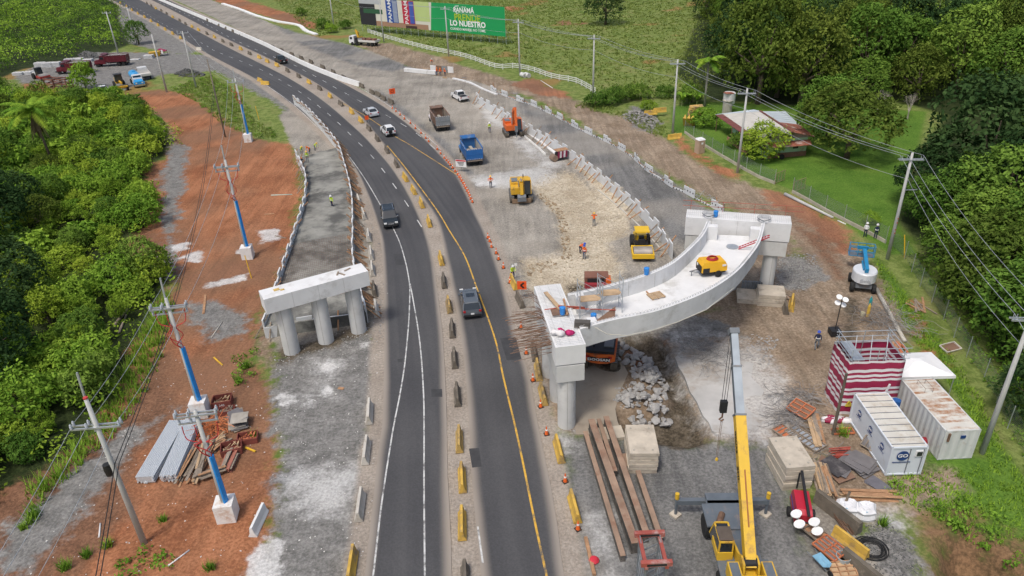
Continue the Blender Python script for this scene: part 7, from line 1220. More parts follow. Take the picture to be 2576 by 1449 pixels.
# ---------------------------------------------------------------- people
SKIN=mat('skin',(.28,.16,.10),.6); BOOT=mat('boots',(.03,.025,.02),.7)
def person_mesh(pose):
    J={}; E=[]; rad={}
    def jt(n,p,r): J[n]=Vector(p); rad[n]=r
    bend,crouch,walk,arms=pose
    jt('pel',(0,0,.95-.42*crouch),.125); b=bend; c_,s_=math.cos(b),math.sin(b)
    sp=lambda d,y=0,x=0:J['pel']+Vector((x,-(d*s_)-y*c_,d*c_-y*s_))
    jt('waist',sp(.16),.12); jt('chest',sp(.38),.14); jt('neck',sp(.53),.06); jt('head0',sp(.60,.02),.075); jt('head1',sp(.70,.03),.095); jt('head2',sp(.79,.02),.08); jt('nose',sp(.67,.13),.016)
    E+=[('pel','waist'),('waist','chest'),('chest','neck'),('neck','head0'),('head0','head1'),('head1','head2'),('head1','nose')]
    for s,sg in(('l',-1),('r',1)):
        w=walk*sg; kz=.5-.12*crouch; jt(s+'hip',J['pel']+Vector((.1*sg,0,-.05)),.095); jt(s+'kn',(.11*sg,-.06-w*.18-.38*crouch,kz),.062); jt(s+'an',(.12*sg,w*.28*(.4 if w<0 else 1)+.0,.09),.042); jt(s+'toe',(.13*sg,w*.28-.17,.04),.04); E+=[('pel',s+'hip'),(s+'hip',s+'kn'),(s+'kn',s+'an'),(s+'an',s+'toe')]
        sh=sp(.47,0,.19*sg); jt(s+'sh',sh,.062)
        if arms=='hips': el=sh+Vector((.2*sg,.06,-.26)); wr=J['pel']+Vector((.17*sg,-.05,.1))
        elif arms=='up': el=sh+Vector((.17*sg,-.12,.0)); wr=J['head1']+Vector((.12*sg,-.05,.02))
        elif arms=='fwd': el=sh+Vector((.05*sg,-.12,-.25)); wr=el+Vector((-.06*sg,-.22,-.05))
        elif arms=='down': el=sh+Vector((.03*sg,-.1,-.28)); wr=el+Vector((-.02*sg,-.1,-.25))
        else: el=sh+Vector((.05*sg,.03-.1*w,-.28)); wr=el+Vector((.0,-.08-.08*w,-.24))
        jt(s+'el',el,.042); jt(s+'wr',wr,.03); d=(wr-el).normalized(); jt(s+'palm',wr+d*.07,.036); E+=[('chest',s+'sh'),(s+'sh',s+'el'),(s+'el',s+'wr'),(s+'wr',s+'palm')]
        px=d.cross(Vector((0,1,0))).normalized() if abs(d.y)<.9 else Vector((1,0,0))
        for k in range(4): o_=px*(-.03+.02*k); n1=f'{s}f{k}'; jt(n1,J[s+'palm']+o_+d*.05,.009); jt(n1+'b',J[s+'palm']+o_+d*(.085+.012*(k in(1,2)))+Vector((0,-.012,0)),.008); E+=[(s+'palm',n1),(n1,n1+'b')]
        jt(s+'th',J[s+'wr']+d*.05+px*.045*(-1),.01); jt(s+'thb',J[s+'wr']+d*.085+px*-.06,.009); E+=[(s+'palm',s+'th'),(s+'th',s+'thb')]
    names=list(J); idx={n:i for i,n in enumerate(names)}; me=bpy.data.meshes.new('pm'); me.from_pydata([J[n] for n in names],[(idx[a],idx[b]) for a,b in E],[]); o=bpy.data.objects.new('pm',me); COL.objects.link(o); md=o.modifiers.new('s','SKIN'); sv=me.skin_vertices[0].data
    for n in names: sv[idx[n]].radius=(rad[n],rad[n]); sv[idx[n]].use_root=(n=='pel')
    o.modifiers.new('u','SUBSURF').levels=1; bpy.context.view_layer.update(); out=bpy.data.meshes.new_from_object(o.evaluated_get(bpy.context.evaluated_depsgraph_get())); bpy.data.objects.remove(o)
    hd_=J['head1']; neck=J['neck']; wr=[J['lwr'],J['rwr']]; pz=J['pel'].z; sax=(J['chest']-J['pel']).normalized(); mi=[]
    for p in out.polygons:
        c=p.center
        if (c-hd_).length<.155 or (c-J['head0']).length<.09: m_=3
        elif min((c-q).length for q in wr)<.05 or min((c-J[s+'palm']).length for s in 'lr')<.13: m_=3
        elif c.z<.13: m_=2
        elif (c-J['pel']).dot(sax)>.06: m_=1 if min((c-J[s+'el']).length for s in 'lr')>.2 or True else 0
        else: m_=0
        mi.append(m_)
    for k in range(4): out.materials.append(None)
    out.polygons.foreach_set('material_index',mi); out.polygons.foreach_set('use_smooth',[True]*len(mi)); hm_=MB().lathe([(.0,.15),(.07,.14),(.115,.08),(.13,.0),(.155,-.02),(.155,-.035),(.11,-.03)],14).xf(Matrix.Translation(J['head1']+(J['head2']-J['head1'])*.5+Vector((0,0,.0)))@(Matrix.Rotation(b,4,'X')))
    return out,hm_,(J['chest'],sax)
POSE={'stand':(0.05,0,.15,'rest'),'hips':(0,0,.2,'hips'),'up':(-.05,0,.1,'up'),'bend':(.95,.15,.3,'down'),'crouch':(.5,.75,.2,'fwd'),'walk':(.1,0,.9,'rest'),'work':(.25,.05,.3,'fwd')}
PMS={k:person_mesh(v) for k,v in POSE.items()}
cl=lambda n,c:mat('cloth_'+n,c,.85,.12,6)
LIME=cl('lime',(.50,.68,.04)); ORC=cl('orange',(.80,.15,.03)); NVY=cl('navy',(.015,.022,.06)); JEAN=cl('jeans',(.06,.09,.17)); GRYC=cl('grey',(.14,.16,.18)); WHC=cl('white',(.66,.66,.68)); HW=mat('helmet_white',(.75,.75,.74),.4); HB=mat('helmet_blue',(.03,.08,.45),.4); HY=mat('helmet_yellow',(.75,.45,.08),.4); HO=mat('helmet_orange',(.75,.2,.03),.4)
def person(px,py,rz,pose,top,leg,hel,label,dz=0,z=None):
    me,hm_,(ch,ax)=PMS[pose]; p=gp(px,py,dz) if z is None else g(px,py,z); t=thing('person',label,'person',p,rz); b=obj('body',me,t)
    for i,m_ in enumerate((leg,top,BOOT,SKIN)): b.material_slots[i].link='OBJECT'; b.material_slots[i].material=m_
    h=MB(); h.v=list(hm_.v); h.f=list(hm_.f); h.mi=list(hm_.mi); h.build('helmet',hel,t,smooth=True)
    if pose in('stand','hips','walk'): MB().lathe([(.185,-.03),(.19,0),(.185,.03)],12,(0,0,1.12)).build('reflective_stripe',mat('stripe_reflect',(.70,.72,.70),.4),t).scale=(1,.72,1)
    t.scale=(1.03,)*3; return t
person(1232,334,.4,'stand',LIME,JEAN,HW,'worker in lime vest and jeans beside the orange excavator'); person(1235,473,.1,'hips',ORC,NVY,HY,'worker in orange shirt with hands on hips below the blue truck'); person(1494,569,.0,'up',ORC,GRYC,HY,'worker in orange holding his head on the tan rock'); person(1459,636,.9,'bend',ORC,NVY,HB,'worker in orange bending down on the tan rock'); person(1470,652,-.6,'stand',ORC,JEAN,HB,'worker in orange with blue helmet standing beside the bending one')
person(840,540,-.2,'walk',LIME,NVY,HW,'worker in lime vest walking alone down the left ramp',.95); person(760,392,.6,'bend',LIME,GRYC,HY,'worker in lime bending at the head of the left ramp, leftmost',.35); person(782,392,-.5,'bend',ORC,GRYC,HO,'worker in orange bending among the lime vests on the left ramp',.35); person(794,383,.9,'bend',LIME,GRYC,HY,'worker in lime bending at the right of the ramp group',.3); person(776,416,.2,'stand',LIME,GRYC,HY,'worker in lime standing nearest in the left ramp group',.5); person(762,424,.4,'crouch',NVY,NVY,HO,'worker in dark clothes crouching on the wall end of the left ramp',.5)
person(2175,597,2.6,'stand',WHC,NVY,HW,'worker in white shirt and navy trousers at the lawn fence'); person(2201,601,2.8,'stand',NVY,NVY,HW,'worker in dark jacket with bright stripe at the lawn fence'); person(2053,878,2.9,'walk',NVY,GRYC,HB,'worker in striped navy jacket walking away on the brown dirt'); person(1290,702,.3,'work',LIME,NVY,HW,'worker in lime vest holding a white staff at the right shoulder')
person(1099,190,.5,'work',ORC,JEAN,HO,'left of three orange-clad workers at the form panels'); person(1108,191,.2,'work',ORC,JEAN,HO,'middle of three orange-clad workers at the form panels'); person(1120,192,-.2,'work',ORC,NVY,HO,'right of three orange-clad workers at the form panels'); person(1086,162,.2,'bend',ORC,GRYC,HW,'worker with white helmet bending behind the form panels')
b=gp(1294,702); MB().cyl((0,0,0),(.05,0,2.0),.02,6).box((.05,-.02,1.9),(.3,.02,.3)).build('staff',WS,loc=b+Vector((.15,-.25,0)),label='white staff held by the worker at the right shoulder',cat='staff')
# ---------------------------------------------------------------- vegetation
def leaf_mat(name,c1,c2,tr=.25,rand=.25):
    k=bpy.data.materials.new(name); k.use_nodes=True; n=k.node_tree; L=n.links.new; N=n.nodes.new; n.nodes.remove(n.nodes['Principled BSDF']); out=n.nodes['Material Output']
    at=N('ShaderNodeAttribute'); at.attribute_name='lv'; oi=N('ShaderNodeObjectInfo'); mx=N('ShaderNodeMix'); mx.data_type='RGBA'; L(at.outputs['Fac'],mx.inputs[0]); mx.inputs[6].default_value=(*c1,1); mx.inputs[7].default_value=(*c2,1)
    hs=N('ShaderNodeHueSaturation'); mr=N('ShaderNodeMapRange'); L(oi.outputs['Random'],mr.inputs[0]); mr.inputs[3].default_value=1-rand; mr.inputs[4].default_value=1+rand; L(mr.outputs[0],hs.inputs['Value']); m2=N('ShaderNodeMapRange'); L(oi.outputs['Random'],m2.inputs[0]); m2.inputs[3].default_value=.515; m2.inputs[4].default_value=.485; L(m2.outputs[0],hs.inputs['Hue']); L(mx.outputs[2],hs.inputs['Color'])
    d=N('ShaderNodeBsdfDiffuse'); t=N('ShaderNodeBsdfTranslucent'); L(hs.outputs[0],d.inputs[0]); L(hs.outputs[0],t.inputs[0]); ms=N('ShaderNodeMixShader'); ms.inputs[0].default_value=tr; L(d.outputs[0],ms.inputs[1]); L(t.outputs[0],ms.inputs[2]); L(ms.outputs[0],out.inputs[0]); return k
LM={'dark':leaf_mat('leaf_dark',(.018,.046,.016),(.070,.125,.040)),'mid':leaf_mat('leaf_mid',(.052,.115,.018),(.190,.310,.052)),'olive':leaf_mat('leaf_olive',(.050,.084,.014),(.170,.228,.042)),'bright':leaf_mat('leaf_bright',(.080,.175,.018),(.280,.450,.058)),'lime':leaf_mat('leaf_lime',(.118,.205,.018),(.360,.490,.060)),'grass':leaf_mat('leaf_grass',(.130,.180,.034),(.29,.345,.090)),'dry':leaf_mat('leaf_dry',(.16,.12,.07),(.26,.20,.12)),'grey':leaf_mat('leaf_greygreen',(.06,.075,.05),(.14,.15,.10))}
def quads_mesh(name,C,Nn,A,lw,ll,lv,mt):
    """leaves: centres, normals, axis directions, half width/length arrays -> mesh of bent quads"""
    n=len(C); B=np.cross(Nn,A); B/=np.linalg.norm(B,axis=1,keepdims=True)+1e-9; lw=lw[:,None]; ll=ll[:,None]
    v=np.stack([C-A*ll,C+B*lw-Nn*ll*.12,C+A*ll-Nn*ll*.3,C-B*lw-Nn*ll*.12],1).reshape(-1,3); me=bpy.data.meshes.new(name); me.vertices.add(4*n); me.vertices.foreach_set('co',v.astype('f').ravel()); me.loops.add(4*n); me.polygons.add(n)
    me.loops.foreach_set('vertex_index',np.arange(4*n,dtype='i')); me.polygons.foreach_set('loop_start',np.arange(0,4*n,4,dtype='i')); me.polygons.foreach_set('loop_total',np.full(n,4,'i')); me.update(); a=me.attributes.new('lv','FLOAT','POINT'); a.data.foreach_set('value',np.repeat(lv,4).astype('f')); me.materials.append(mt); return me
def unit(v): return v/(np.linalg.norm(v,axis=1,keepdims=True)+1e-9)
def crown_pts(r,n,lobes,flat=1.,zmin=-.35,lobr=(.32,.5),cl=None):
    """points and outward normals on a union of lumpy lobes, unit radius"""
    lc=[];
    while len(lc)<lobes:
        p=r.uniform(-1,1,3)
        if np.linalg.norm(p)<1 and p[2]>zmin: lc.append(p*[.68,.68,.62*flat])
    lc=np.array(lc); lr=r.uniform(*lobr,lobes); w=lr**2/np.sum(lr**2); k=r.choice(lobes,n,p=w); d=unit(r.normal(size=(n,3))); d[:,2]=np.where(d[:,2]<-.35,-d[:,2],d[:,2]); rad=lr[k]*(.62+.50*r.random(n)**.9)
    P=lc[k]+d*rad[:,None]*[1,1,.85]; ins=np.zeros(n,int)
    for c,q in zip(lc,lr): ins+=(np.linalg.norm((P-c)/[1,1,.85],axis=1)<q*.78)
    ok=ins==0; return P[ok],d[ok],lc,lr,k[ok]
def leaves_from(P,D,r,size,asp,mt,name,tint=None,up=.5,scale=1.):
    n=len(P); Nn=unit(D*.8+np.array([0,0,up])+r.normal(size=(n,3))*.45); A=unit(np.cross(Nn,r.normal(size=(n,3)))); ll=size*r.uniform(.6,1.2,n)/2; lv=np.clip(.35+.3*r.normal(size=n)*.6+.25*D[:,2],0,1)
    if tint is not None: lv=np.clip(lv+tint,0,1)
    return quads_mesh(name,P*scale,Nn,A,ll*asp,ll,lv,mt)
BARK=mat('bark',(.11,.085,.06),.9,.3,3); BARKP=mat('pale_bark',(.30,.28,.24),.9,.2,3)
def tree_proto(kind,R,H,n,lobes,size,asp,seed,flat=1.,zc=.46,zmin=-.85,lobr=(.32,.5),bark=None,up=.5,trunk=True):
    r=np.random.default_rng(seed); P,D,lc,lr,k=crown_pts(r,n,lobes,flat,zmin,lobr=lobr); zc_=H*zc; tn=(r.random(lobes)-.5)*.5
    S=np.array([R,R,H-zc_]); P=P*S; tk=tn[k]; ns=int(n/75); b=r.choice(len(P),ns); XP=[P];XD=[D];XT=[tk]
    for q in b:
        d=D[q]*.7+np.array([0,0,.45])+r.normal(size=3)*.35; d/=np.linalg.norm(d); m_=r.integers(7,15); u=np.linspace(0,1,m_)[:,None]*r.uniform(.12,.34)*min(R,3.2); XP.append(P[q]+d*u-np.array([0,0,1])*(u**2)*.35+r.normal(size=(m_,3))*size*.3); XD.append(np.tile(d,(m_,1))+r.normal(size=(m_,3))*.4); XT.append(np.full(m_,tk[q]+r.uniform(.0,.3)))
    P=np.vstack(XP); D=unit(np.vstack(XD)); cm=leaves_from(P,D,r,size,asp,LM[kind],'crown',np.concatenate(XT),up); cm.transform(Matrix.Translation((0,0,zc_)))
    mb=MB(); tr=.045*H*.6
    if trunk:
        mb.tube([(0,0,-.4),(.1,.05,zc_*.5),(0,0,zc_*.9)],[tr*1.3,tr,tr*.7],8)
        for c in lc[:9]: e=c*S+[0,0,zc_]; mb.tube([(0,0,zc_*.55),(e[0]*.5,e[1]*.5,(zc_*.6+e[2])/2),e],[tr*.55,tr*.35,tr*.12],5)
        tm=mb.mesh('trunk',bark or BARK,True)
    else: tm=None
    return cm,tm
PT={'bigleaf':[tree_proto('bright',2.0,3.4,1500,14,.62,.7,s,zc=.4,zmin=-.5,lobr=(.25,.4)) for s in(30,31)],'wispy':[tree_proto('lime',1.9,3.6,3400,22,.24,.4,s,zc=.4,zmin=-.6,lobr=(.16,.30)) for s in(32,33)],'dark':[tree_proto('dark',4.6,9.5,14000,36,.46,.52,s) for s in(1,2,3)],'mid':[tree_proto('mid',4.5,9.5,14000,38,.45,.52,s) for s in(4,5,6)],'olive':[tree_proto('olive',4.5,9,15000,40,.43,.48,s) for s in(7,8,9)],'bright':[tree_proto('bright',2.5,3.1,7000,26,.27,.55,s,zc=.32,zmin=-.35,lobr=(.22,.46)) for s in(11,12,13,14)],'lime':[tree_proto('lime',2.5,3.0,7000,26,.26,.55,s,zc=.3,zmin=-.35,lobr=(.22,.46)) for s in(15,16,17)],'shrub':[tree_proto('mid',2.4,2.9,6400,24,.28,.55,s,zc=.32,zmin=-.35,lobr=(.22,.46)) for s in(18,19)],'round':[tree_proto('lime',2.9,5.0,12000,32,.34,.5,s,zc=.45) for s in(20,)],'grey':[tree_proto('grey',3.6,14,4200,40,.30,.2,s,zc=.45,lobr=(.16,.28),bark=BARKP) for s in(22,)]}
def tree(kind,p,s,label,group=None,name=None,rz=None,sz=1.,rr=None):
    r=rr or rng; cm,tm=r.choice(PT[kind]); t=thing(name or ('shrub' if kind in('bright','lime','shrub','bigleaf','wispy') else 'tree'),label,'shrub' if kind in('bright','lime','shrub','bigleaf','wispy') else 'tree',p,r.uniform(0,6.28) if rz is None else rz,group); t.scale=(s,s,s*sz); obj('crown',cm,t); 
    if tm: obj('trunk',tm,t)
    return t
def inpoly(P,xs,ys): return sdist(P,np.asarray(xs,float),np.asarray(ys,float))
def poisson(P,d,seed,maxn=4000,tries=60000):
    r=np.random.default_rng(seed); lo,hi=P.min(0),P.max(0); xs=r.uniform(lo[0],hi[0],tries); ys=r.uniform(lo[1],hi[1],tries); ok=inpoly(P,xs,ys)>0; xs,ys=xs[ok],ys[ok]; cell={}; out=[]
    for x,y in zip(xs,ys):
        i,j=int(x//d),int(y//d)
        if any((x-a)**2+(y-b)**2<d*d for di in(-1,0,1) for dj in(-1,0,1) for a,b in cell.get((i+di,j+dj),())): continue
        cell.setdefault((i,j),[]).append((x,y)); out.append((x,y))
        if len(out)>=maxn: break
    return out
def clumps(name,pts,label,kinds,size,R,H,n,seed,lum=(.8,1.3),group=None,cat='undergrowth',mt='bright'):
    if not len(pts): return
    r=np.random.default_rng(seed); Cs=[];Ns=[];Ls=[]; base=[crown_pts(r,n,9,1.,lobr=(.4,.6)) for _ in range(5)]
    for x,y in pts:
        P,D,lc,lr,k=base[r.integers(5)]; s=r.uniform(*lum); a=r.uniform(0,6.28); c,q=math.cos(a),math.sin(a); Rm=np.array([[c,-q,0],[q,c,0],[0,0,1]]); Cs.append((P*[R*s,R*s,H*s])@Rm.T+[x,y,hz(x,y)+H*.3]); Ns.append(D@Rm.T); Ls.append(np.full(len(P),r.uniform(-.3,.3))+ .25*(r.random(9)-.5)[k])
    C=np.vstack(Cs);D=np.vstack(Ns); me=leaves_from(C,D,r,size,.55,LM[mt],name,np.concatenate(Ls)); return obj(name,me,label=label,cat=cat,kind='stuff')
# left thicket -------------------------------------------------------------
TH1=W((25,236),(150,245),(300,245),(385,300),(440,338),(425,385),(370,425),(383,500),(390,565),(300,600),(300,620),(420,690),(395,760),(335,810),(262,1000),(238,1090),(150,1180),(0,1265),(-140,1350),(-300,1100),(-260,700),(-200,300),(-120,225))
TH2=W((-420,-70),(60,-75),(255,-20),(295,40),(300,118),(205,124),(150,150),(60,160),(0,190),(-130,215),(-700,260))
rs=random.Random(77); P1=poisson(TH1,2.85,5); P1=sorted(P1,key=lambda q:q[0]**2+q[1]**2); near=[q for q in P1 if sdist(TH1,np.array([q[0]]),np.array([q[1]]))[0]>.9]
ind,rest=near[:285],near[285:]
for x,y in ind:
    k=rs.choice(['bright','bright','lime','shrub','lime','bigleaf','wispy','wispy']); tree(k,(x,y,hz(x,y)-.15),rs.uniform(.6,1.3),{'bigleaf':'large-leaved green shrub in the dense thicket left of the red earth','wispy':'thin wispy shrub in the dense thicket left of the red earth','bright':'bright green leafy shrub in the dense thicket left of the red earth','lime':'yellow-green leafy shrub in the dense thicket left of the red earth','shrub':'deep green leafy shrub in the dense thicket left of the red earth'}[k],'shrubs of the left thicket',rr=rs,sz=rs.uniform(.7,1.45))
clumps('thicket',[q for q in rest if q[1]<330],'dense green thicket farther up the left side',None,.46,3.1,2.7,620,31); clumps('thicket',poisson(TH1,5.,8)[:400],'yellow-green undergrowth between the left shrubs',None,.42,2.2,1.5,330,32,mt='lime')
p2=[q for q in poisson(TH2,5.4,9) if q[1]<345 and q[0]>-235]; clumps('far_thicket',p2[::2],'far green scrub at the upper left beyond the yard',None,.62,4.2,3.,560,33,(.6,1.5)); clumps('far_thicket',p2[1::2],'far darker scrub at the upper left beyond the yard',None,.62,4.2,3.4,560,34,(.6,1.6),mt='mid')
for px,py,s,k,lab in((-10,640,1.1,'dark','dark tree at the left edge beside the bright thicket'),(20,800,1.0,'dark','second dark tree at the left edge, below the first'),(-20,950,1.,'dark','third dark tree at the left edge, lowest of the three'),(60,560,.8,'dark','dark tree behind the left palm skirt'),(10,450,.9,'mid','pale-branched tree at the left edge below the palm'),(350,112,.75,'mid','small round tree on the gravel bank by the grey pole')): tree(k,gp(px,py),s,lab)
r3=random.Random(21)
for x,y in poisson(TH1,8.,19)[:46]:
    if sdist(TH1,np.array([x]),np.array([y]))[0]>1.5: tree(r3.choice(['mid','olive','mid']),(x,y,hz(x,y)-.2),r3.uniform(.36,.6),'small leafy tree rising above the left thicket shrubs','small trees in the left thicket',rr=r3)
tree('bright',gp(218,224),1.35,'round green bush in the middle of the left yard',sz=1.5); tree('bright',gp(292,246),.9,'low green bush in front of the motor grader'); tree('lime',gp(250,250),.9,'low light green bush in front of the half-hidden white car'); tree('shrub',gp(180,258),1.1,'deep green bush in front of the rust-red forms')
# palms
def palm(p,h,nf,fl,label,skirt=False,seed=1,lean=(0,0)):
    r=random.Random(seed); t=thing('palm_tree',label,'palm',p); top=Vector((lean[0],lean[1],h)); MB().tube([(0,0,-.4),(lean[0]*.3,lean[1]*.3,h*.5),top],[.24,.19,.16],8).build('trunk',BARKP if not skirt else BARK,t,smooth=True)
    def frond(az,el,l,mt,nm,wd=.5):
        C=[];Nn=[];A=[]; n=26; d=Vector((math.cos(az),math.sin(az),0)); pts=[]; p0=top.copy(); e=el
        for k in range(n): p0=p0+(d*math.cos(e)+Vector((0,0,math.sin(e))))*l/n; e-=(1.5 if el>-.6 else .25)/n; pts.append(p0.copy())
        sd=Vector((-d.y,d.x,0)); mb=MB(); mb.tube([top]+pts[::5],.03,4)
        vs=[];fs=[]
        for k,q in enumerate(pts[2:],2):
            w_=wd*math.sin(math.pi*(.15+.8*k/n)); fw_=(pts[min(k+1,n-1)]-pts[k-1]).normalized()
            for s in(-1,1):
                tip=q+sd*s*w_+fw_*w_*.5-Vector((0,0,w_*.45)); b=len(vs); vs+=[q-fw_*.08,q+fw_*.12,tip]; fs.append((b,b+1,b+2))
        mb.add(vs,fs); me=mb.mesh(nm,mt,False,False); a=me.attributes.new('lv','FLOAT','POINT'); a.data.foreach_set('value',np.random.default_rng(seed).random(len(me.vertices)).astype('f')); obj(nm,me,t)
    for k in range(nf): frond(k*2.4+r.uniform(-.2,.2),r.uniform(.1,1.2),fl*r.uniform(.85,1.1),LM['bright'] if k%3 else LM['lime'],'frond',.95)
    if skirt:
        for k in range(26): frond(k*2.4,-1.25+r.uniform(-.15,.15),fl*r.uniform(.6,.95),LM['dry'],'dead_frond',.4)
palm(gp(138,425),9.2,22,4.6,'palm with a skirt of dead brown fronds in the left thicket',True,3,(-.6,.3)); palm(gp(1772,268),8.2,15,3.,'slim coconut palm beside the big tree behind the house',False,4,(.1,0))
def banana(p,label,seed):
    r=np.random.default_rng(seed); t=thing('banana_plant',label,'plant',p)
    for k in range(7):
        a=k*2.4; d=np.array([math.cos(a),math.sin(a),0]); mb=MB(); L_=r.uniform(1.6,2.4); pts=[np.array([0,0,1.2])+d*L_*u*.8+np.array([0,0,1.3*math.sin(u*2.2)]) for u in np.linspace(0,1,7)]; sd_=np.array([-d[1],d[0],0]); row=[]
        for i,q in enumerate(pts): w_=.32*math.sin(math.pi*(.12+.85*i/6)); row.append([q-sd_*w_-[0,0,.08],q,q+sd_*w_-[0,0,.08]])
        mb.loft(row,False,False); me=mb.mesh('leaf',LM['bright'],True,False); a_=me.attributes.new('lv','FLOAT','POINT'); a_.data.foreach_set('value',np.full(len(me.vertices),.5,'f')); obj('leaf',me,t)
    MB().cyl((0,0,-.2),(0,0,1.6),.12,8,.08).build('stem',mat('banana_stem',(.14,.18,.06),.8),t)
banana(gp(1735,262),'banana plant at the left of the coconut palm',1); banana(gp(1752,268),'banana plant at the foot of the coconut palm',2); banana(gp(1715,268),'banana plant nearest the power pole by the verge',3)
# right side trees -----------------------------------------------------------
for px,py,s,k,sz,lab in((2455,520,1.65,'dark',1.1,'large dark glossy tree at the right edge of the lawn'),(2575,470,1.5,'dark',1.1,'second large dark tree cut by the right edge'),(2130,398,1.5,'olive',.82,'broad olive-green tree right of the house'),(2080,352,1.1,'mid',1.,'green tree touching the back of the house roof'),(1905,262,1.75,'olive',1.35,'tall olive tree crown standing behind the water tank'),(2010,268,1.5,'olive',1.3,'olive tree between the water tank and the forest'),(1835,215,1.3,'dark',1.2,'dark tree at the left corner of the forest edge'),(2165,262,.95,'mid',1.,'small bright tree behind the olive tree'),(1523,62,1.25,'dark',1.05,'lone dark tree in the pasture at the top'),(1775,45,1.2,'dark',.9,'spreading dark tree in the pasture near the forest, left one'),(1855,40,1.2,'dark',.9,'spreading dark tree in the pasture near the forest, right one'),(2400,600,1.0,'mid',1.,'light green tree on the slope behind the tall right pole'),(2500,640,1.2,'mid',1.1,'green tree beside the wires at the right edge'),(2470,780,1.15,'olive',1.,'spreading tree with long leaves below the wires'),(2575,760,1.2,'mid',1.,'green tree at the right edge below the wires'),(2590,900,1.1,'mid',1.,'green tree at the right edge above the container pole'),(2390,690,.8,'mid',.9,'small tree behind the chain link fence bend'),(2320,560,.7,'mid',.9,'small feathery tree on the lawn beside the tall pole'),(2560,600,1.3,'dark',1.1,'dark tree behind the wires at the right edge')): tree(k,gp(px,py),s,lab,sz=sz)
tree('round',gp(1917,402),1.15,'round yellow-green tree in front of the house porch',name='tree'); tree('shrub',gp(1862,372),.9,'dark shrub beside the house porch'); tree('grey',gp(2325,150),1.2,'tall thin grey-green tree rising above the forest'); tree('grey',gp(2120,70),1.1,'second thin grey-green tree at the top of the forest')
for i,(px,py,s,k,lab) in enumerate(((1498,268,1.,'shrub','dark bush at the foot of the pole by the fence end'),(1540,262,1.2,'shrub','dark bush right of the fence end pole'),(1575,252,1.1,'shrub','middle bush of the row behind the stone pile'),(1612,250,1.1,'shrub','right bush of the row behind the stone pile'),(1630,278,.75,'lime','light-leaved bush behind the yellow barriers'),(1675,245,.9,'shrub','bush between the barriers row and the banana plants'),(1770,318,1.15,'bright','green bush beside the leaning yellow barriers'),(1740,258,1.3,'shrub','tall bush below the coconut palm'),(815,72,1.2,'shrub','bush at the foot of the pole left of the billboard'),(835,82,1.,'bright','bright bush nearest the white kerb at the top'),(870,72,1.,'shrub','bush between the left pole and the billboard'),(760,40,1.,'shrub','bush on the red bank at the top'),(2190,560,.5,'bright','low weeds behind the two workers at the fence'))): tree(k,gp(px,py),s,lab)
def bare(p,h,label,seed,s=1.):
    r=random.Random(seed); mb=MB()
    def br(a,d,l,rad,dep):
        b=a+d*l; mb.tube([a,(a+b)/2+Vector((r.uniform(-.05,.05),r.uniform(-.05,.05),0))*l,b],[rad,rad*.8,rad*.6],5 if dep<2 else 3,False)
        if dep<5:
            for _ in range(3 if dep<4 else 2): q=(d+Vector((r.uniform(-.8,.8),r.uniform(-.8,.8),r.uniform(-.1,.5)))).normalized(); br(b,q,l*r.uniform(.62,.8),rad*.55,dep+1)
    br(Vector((0,0,-.2)),Vector((0,0,1)),h*.26,.16,0); t=thing('bare_tree',label,'tree',p); t.scale=(s,)*3; mb.build('branches',mat('grey_twig',(.30,.27,.23),.9,.2),t,fix=False)
bare(gp(2282,300),5.5,'bare grey tree with a round twig crown on the lawn',5); bare(gp(2205,292),6.,'pale bare tree left of the round twig tree',6)
FOR=W((1960,268),(1850,180),(1830,80),(1880,-40),(2100,-100),(2700,-130),(3000,100),(3100,420),(2700,480),(2560,300),(2400,255),(2310,262),(2240,235),(2100,225))
fr=random.Random(9); FP_=poisson(FOR,7.4,12); FP_=[q for q in FP_ if q[1]<290]; FP_.sort(key=lambda q:q[0]**2+q[1]**2)
BT_=[gp(2282,300),gp(2205,292)]; FP_=[q for q in FP_ if min((q[0]-b.x)**2+(q[1]-b.y)**2 for b in BT_)>49]
for x,y in FP_[:215]:
    k=fr.choice(['mid','olive','mid','dark','olive']); tree(k,(x,y,hz(x,y)-.3),fr.uniform(1.05,1.6),{'mid':'mid green tree in the dense forest at upper right','olive':'olive green tree in the dense forest at upper right','dark':'dark green tree in the dense forest at upper right'}[k],'trees of the upper right forest',sz=fr.uniform(.95,1.4),rr=fr)
FR2=W((2330,600),(2300,520),(2420,470),(2560,480),(2800,560),(3000,900),(2900,1250),(2660,1150),(2560,980),(2480,840),(2400,740))
for x,y in poisson(FR2,6.,13)[:70]:
    k=fr.choice(['mid','mid','dark']); tree(k,(x,y,hz(x,y)-.3),fr.uniform(.7,1.15),{'mid':'mid green tree on the wooded slope behind the right fence','dark':'dark green tree on the wooded slope behind the right fence'}[k],'trees of the slope behind the right fence',rr=fr)
# creeping ground cover and grass ------------------------------------------------
clumps('ground_cover',poisson(W((2290,640),(2330,700),(2420,850),(2520,1010),(2620,1200),(2640,1100),(2540,920),(2440,770),(2360,670)),1.3,14),'creeping green plants over the right fence line',None,.26,.9,.55,170,41,(.7,1.3),cat='ground cover',mt='bright')
clumps('weeds',poisson(W((480,205),(530,190),(600,235),(640,300),(700,340),(690,352),(640,345),(560,315),(500,260),(430,225)),2.1,15)+poisson(W((590,900),(640,890),(640,960),(600,970)),1.3,16)+poisson(W((2330,1290),(2420,1290),(2500,1370),(2480,1400),(2380,1330)),1.3,17)+poisson(W((310,1400),(400,1390),(420,1449),(300,1449)),1.1,18)[:9]+poisson(W((2240,1220),(2400,1240),(2540,1330),(2560,1420),(2440,1360),(2330,1290)),1.7,20),'low leafy weeds in the bare ground',None,.26,.75,.5,130,42,(.6,1.3),cat='weeds',mt='bright')
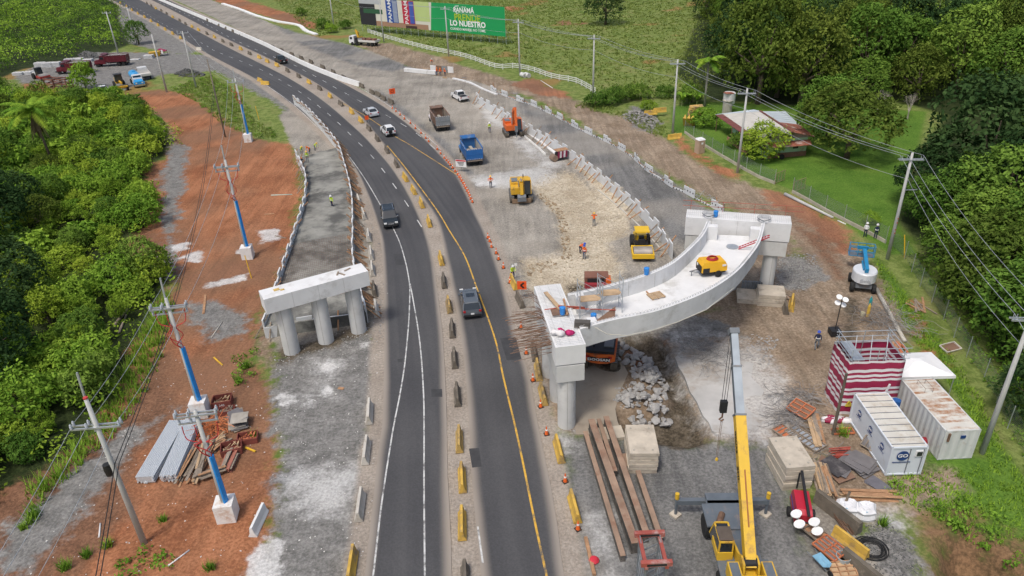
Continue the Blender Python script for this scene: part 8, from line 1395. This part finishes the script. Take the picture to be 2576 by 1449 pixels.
def grass(name,polys,dens,h,label,seed,mt='grass',wd=.05,bl=6,sp=.18):
    r=np.random.default_rng(seed); V=[];lv=[]
    for P in polys:
        lo,hi=P.min(0),P.max(0); n=int((hi-lo).prod()*dens); xs=r.uniform(lo[0],hi[0],n); ys=r.uniform(lo[1],hi[1],n); ok=inpoly(P,xs,ys)>0; xs,ys=xs[ok],ys[ok]; z=terr(xs,ys); patch=.5+.5*np.sin(xs*.5+1.7*np.sin(ys*.37))*np.sin(ys*.45+seed)
        for k in range(bl):
            a=r.uniform(0,6.28,len(xs)); hh=h*r.uniform(.5,1.2,len(xs))*(.6+.6*patch); b=np.c_[xs+r.normal(size=len(xs))*sp*.5,ys+r.normal(size=len(xs))*sp*.5,z-.02]; sdv=np.c_[-np.sin(a),np.cos(a),0*a]*wd; tip=b+np.c_[np.cos(a)*hh*.55,np.sin(a)*hh*.55,hh]; V.append(np.stack([b-sdv,b+sdv,tip],1)); lv.append(np.clip(.3+.45*patch+r.normal(size=len(xs))*.15,0,1))
    v=np.concatenate(V).reshape(-1,3); n=len(v)//3; me=bpy.data.meshes.new(name); me.vertices.add(3*n); me.vertices.foreach_set('co',v.astype('f').ravel()); me.loops.add(3*n); me.polygons.add(n); me.loops.foreach_set('vertex_index',np.arange(3*n,dtype='i')); me.polygons.foreach_set('loop_start',np.arange(0,3*n,3,dtype='i')); me.polygons.foreach_set('loop_total',np.full(n,3,'i')); me.update(); me.attributes.new('lv','FLOAT','POINT').data.foreach_set('value',np.repeat(np.concatenate(lv),3).astype('f')); me.materials.append(LM[mt]); return obj(name,me,label=label,cat='grass',kind='stuff')
PAST=W((800,95),(905,58),(960,88),(1076,116),(1249,160),(1340,172),(1443,200),(1500,232),(1640,260),(1760,250),(1820,190),(1800,60),(1860,-60),(640,-60),(720,30))
grass('pasture_grass',[PAST],.8,.42,'rough tufted pasture grass behind the white fence',51,wd=.16,bl=4,sp=.5); grass('tall_grass',[W((425,735),(400,765),(330,900),(240,1080),(150,1180),(60,1240),(80,1265),(190,1190),(290,1090),(360,1000),(410,890),(440,770)),W((100,1300),(110,1250),(60,1290),(70,1330))],5.,1.2,'tall green grass at the edge of the left thicket',52,'bright',.05,6,.3)
grass('weed_grass',[W((480,205),(530,190),(600,235),(640,300),(700,340),(690,352),(640,345),(560,315),(500,260),(430,225)),W((1440,268),(1500,250),(1560,280),(1660,300),(1690,350),(1640,340),(1560,295))],3.,.6,'weedy grass in the waste ground and verge',53,'grass',.05,5,.25); grass('verge_grass',[W((2200,640),(2330,800),(2440,960),(2540,1150),(2600,1260),(2540,1260),(2480,1150),(2420,1010),(2320,880),(2230,760)),W((2230,1195),(2330,1185),(2480,1165),(2590,1260),(2600,1420),(2440,1350),(2330,1295),(2230,1250))],8,.36,'short green verge grass behind the containers',54,'bright',.05,5,.25)
tf=random.Random(3)
for i,(px,py,s) in enumerate(((85,1300,.9),(272,1375,.7),(217,1400,.7),(165,1430,.8),(620,925,1.0),(600,960,.7),(415,650,.6),(410,1310,.5),(2120,1095,.9),(2220,1320,.7),(2405,1325,.8),(60,1330,.6),(530,1430,.6),(640,1100,.6))):
    r=np.random.default_rng(i+60); n=90; a=r.uniform(0,6.28,n); b=np.c_[r.normal(size=n)*.2*s,r.normal(size=n)*.2*s,np.zeros(n)]; hh=s*r.uniform(.5,1.1,n); tip=b+np.c_[np.cos(a)*hh*.6,np.sin(a)*hh*.6,hh]; sdv=np.c_[-np.sin(a),np.cos(a),0*a]*.035; v=np.stack([b-sdv,b+sdv,tip],1).reshape(-1,3); me=bpy.data.meshes.new('grass_tuft'); me.from_pydata(v.tolist(),[],[(3*k,3*k+1,3*k+2) for k in range(n)]); me.attributes.new('lv','FLOAT','POINT').data.foreach_set('value',np.repeat(r.random(n),3).astype('f')); me.materials.append(LM['bright'])
    obj('grass_tuft',me,None,gp(px,py),label=('grass tuft at the far left of the bottom soil','grass tuft beside the foot of the lower left pole','grass tuft left of the lower left pole foot','grass tuft at the bottom left edge','tall grass tuft below the left pier corner','smaller grass tuft below the tall one near the pier','grass tuft on the red earth by the white lime streaks','sparse grass tuft right of the lower left pole','tall grass clump at the dark wooden post','grass tuft between the bulk bags and the dark gravel','grass tuft at the top of the red cut bank','small grass tuft by the left thicket edge','grass tuft near the white plastic pipe at the bottom','grass tuft beside the stack of plywood panels')[i],cat='grass tuft')
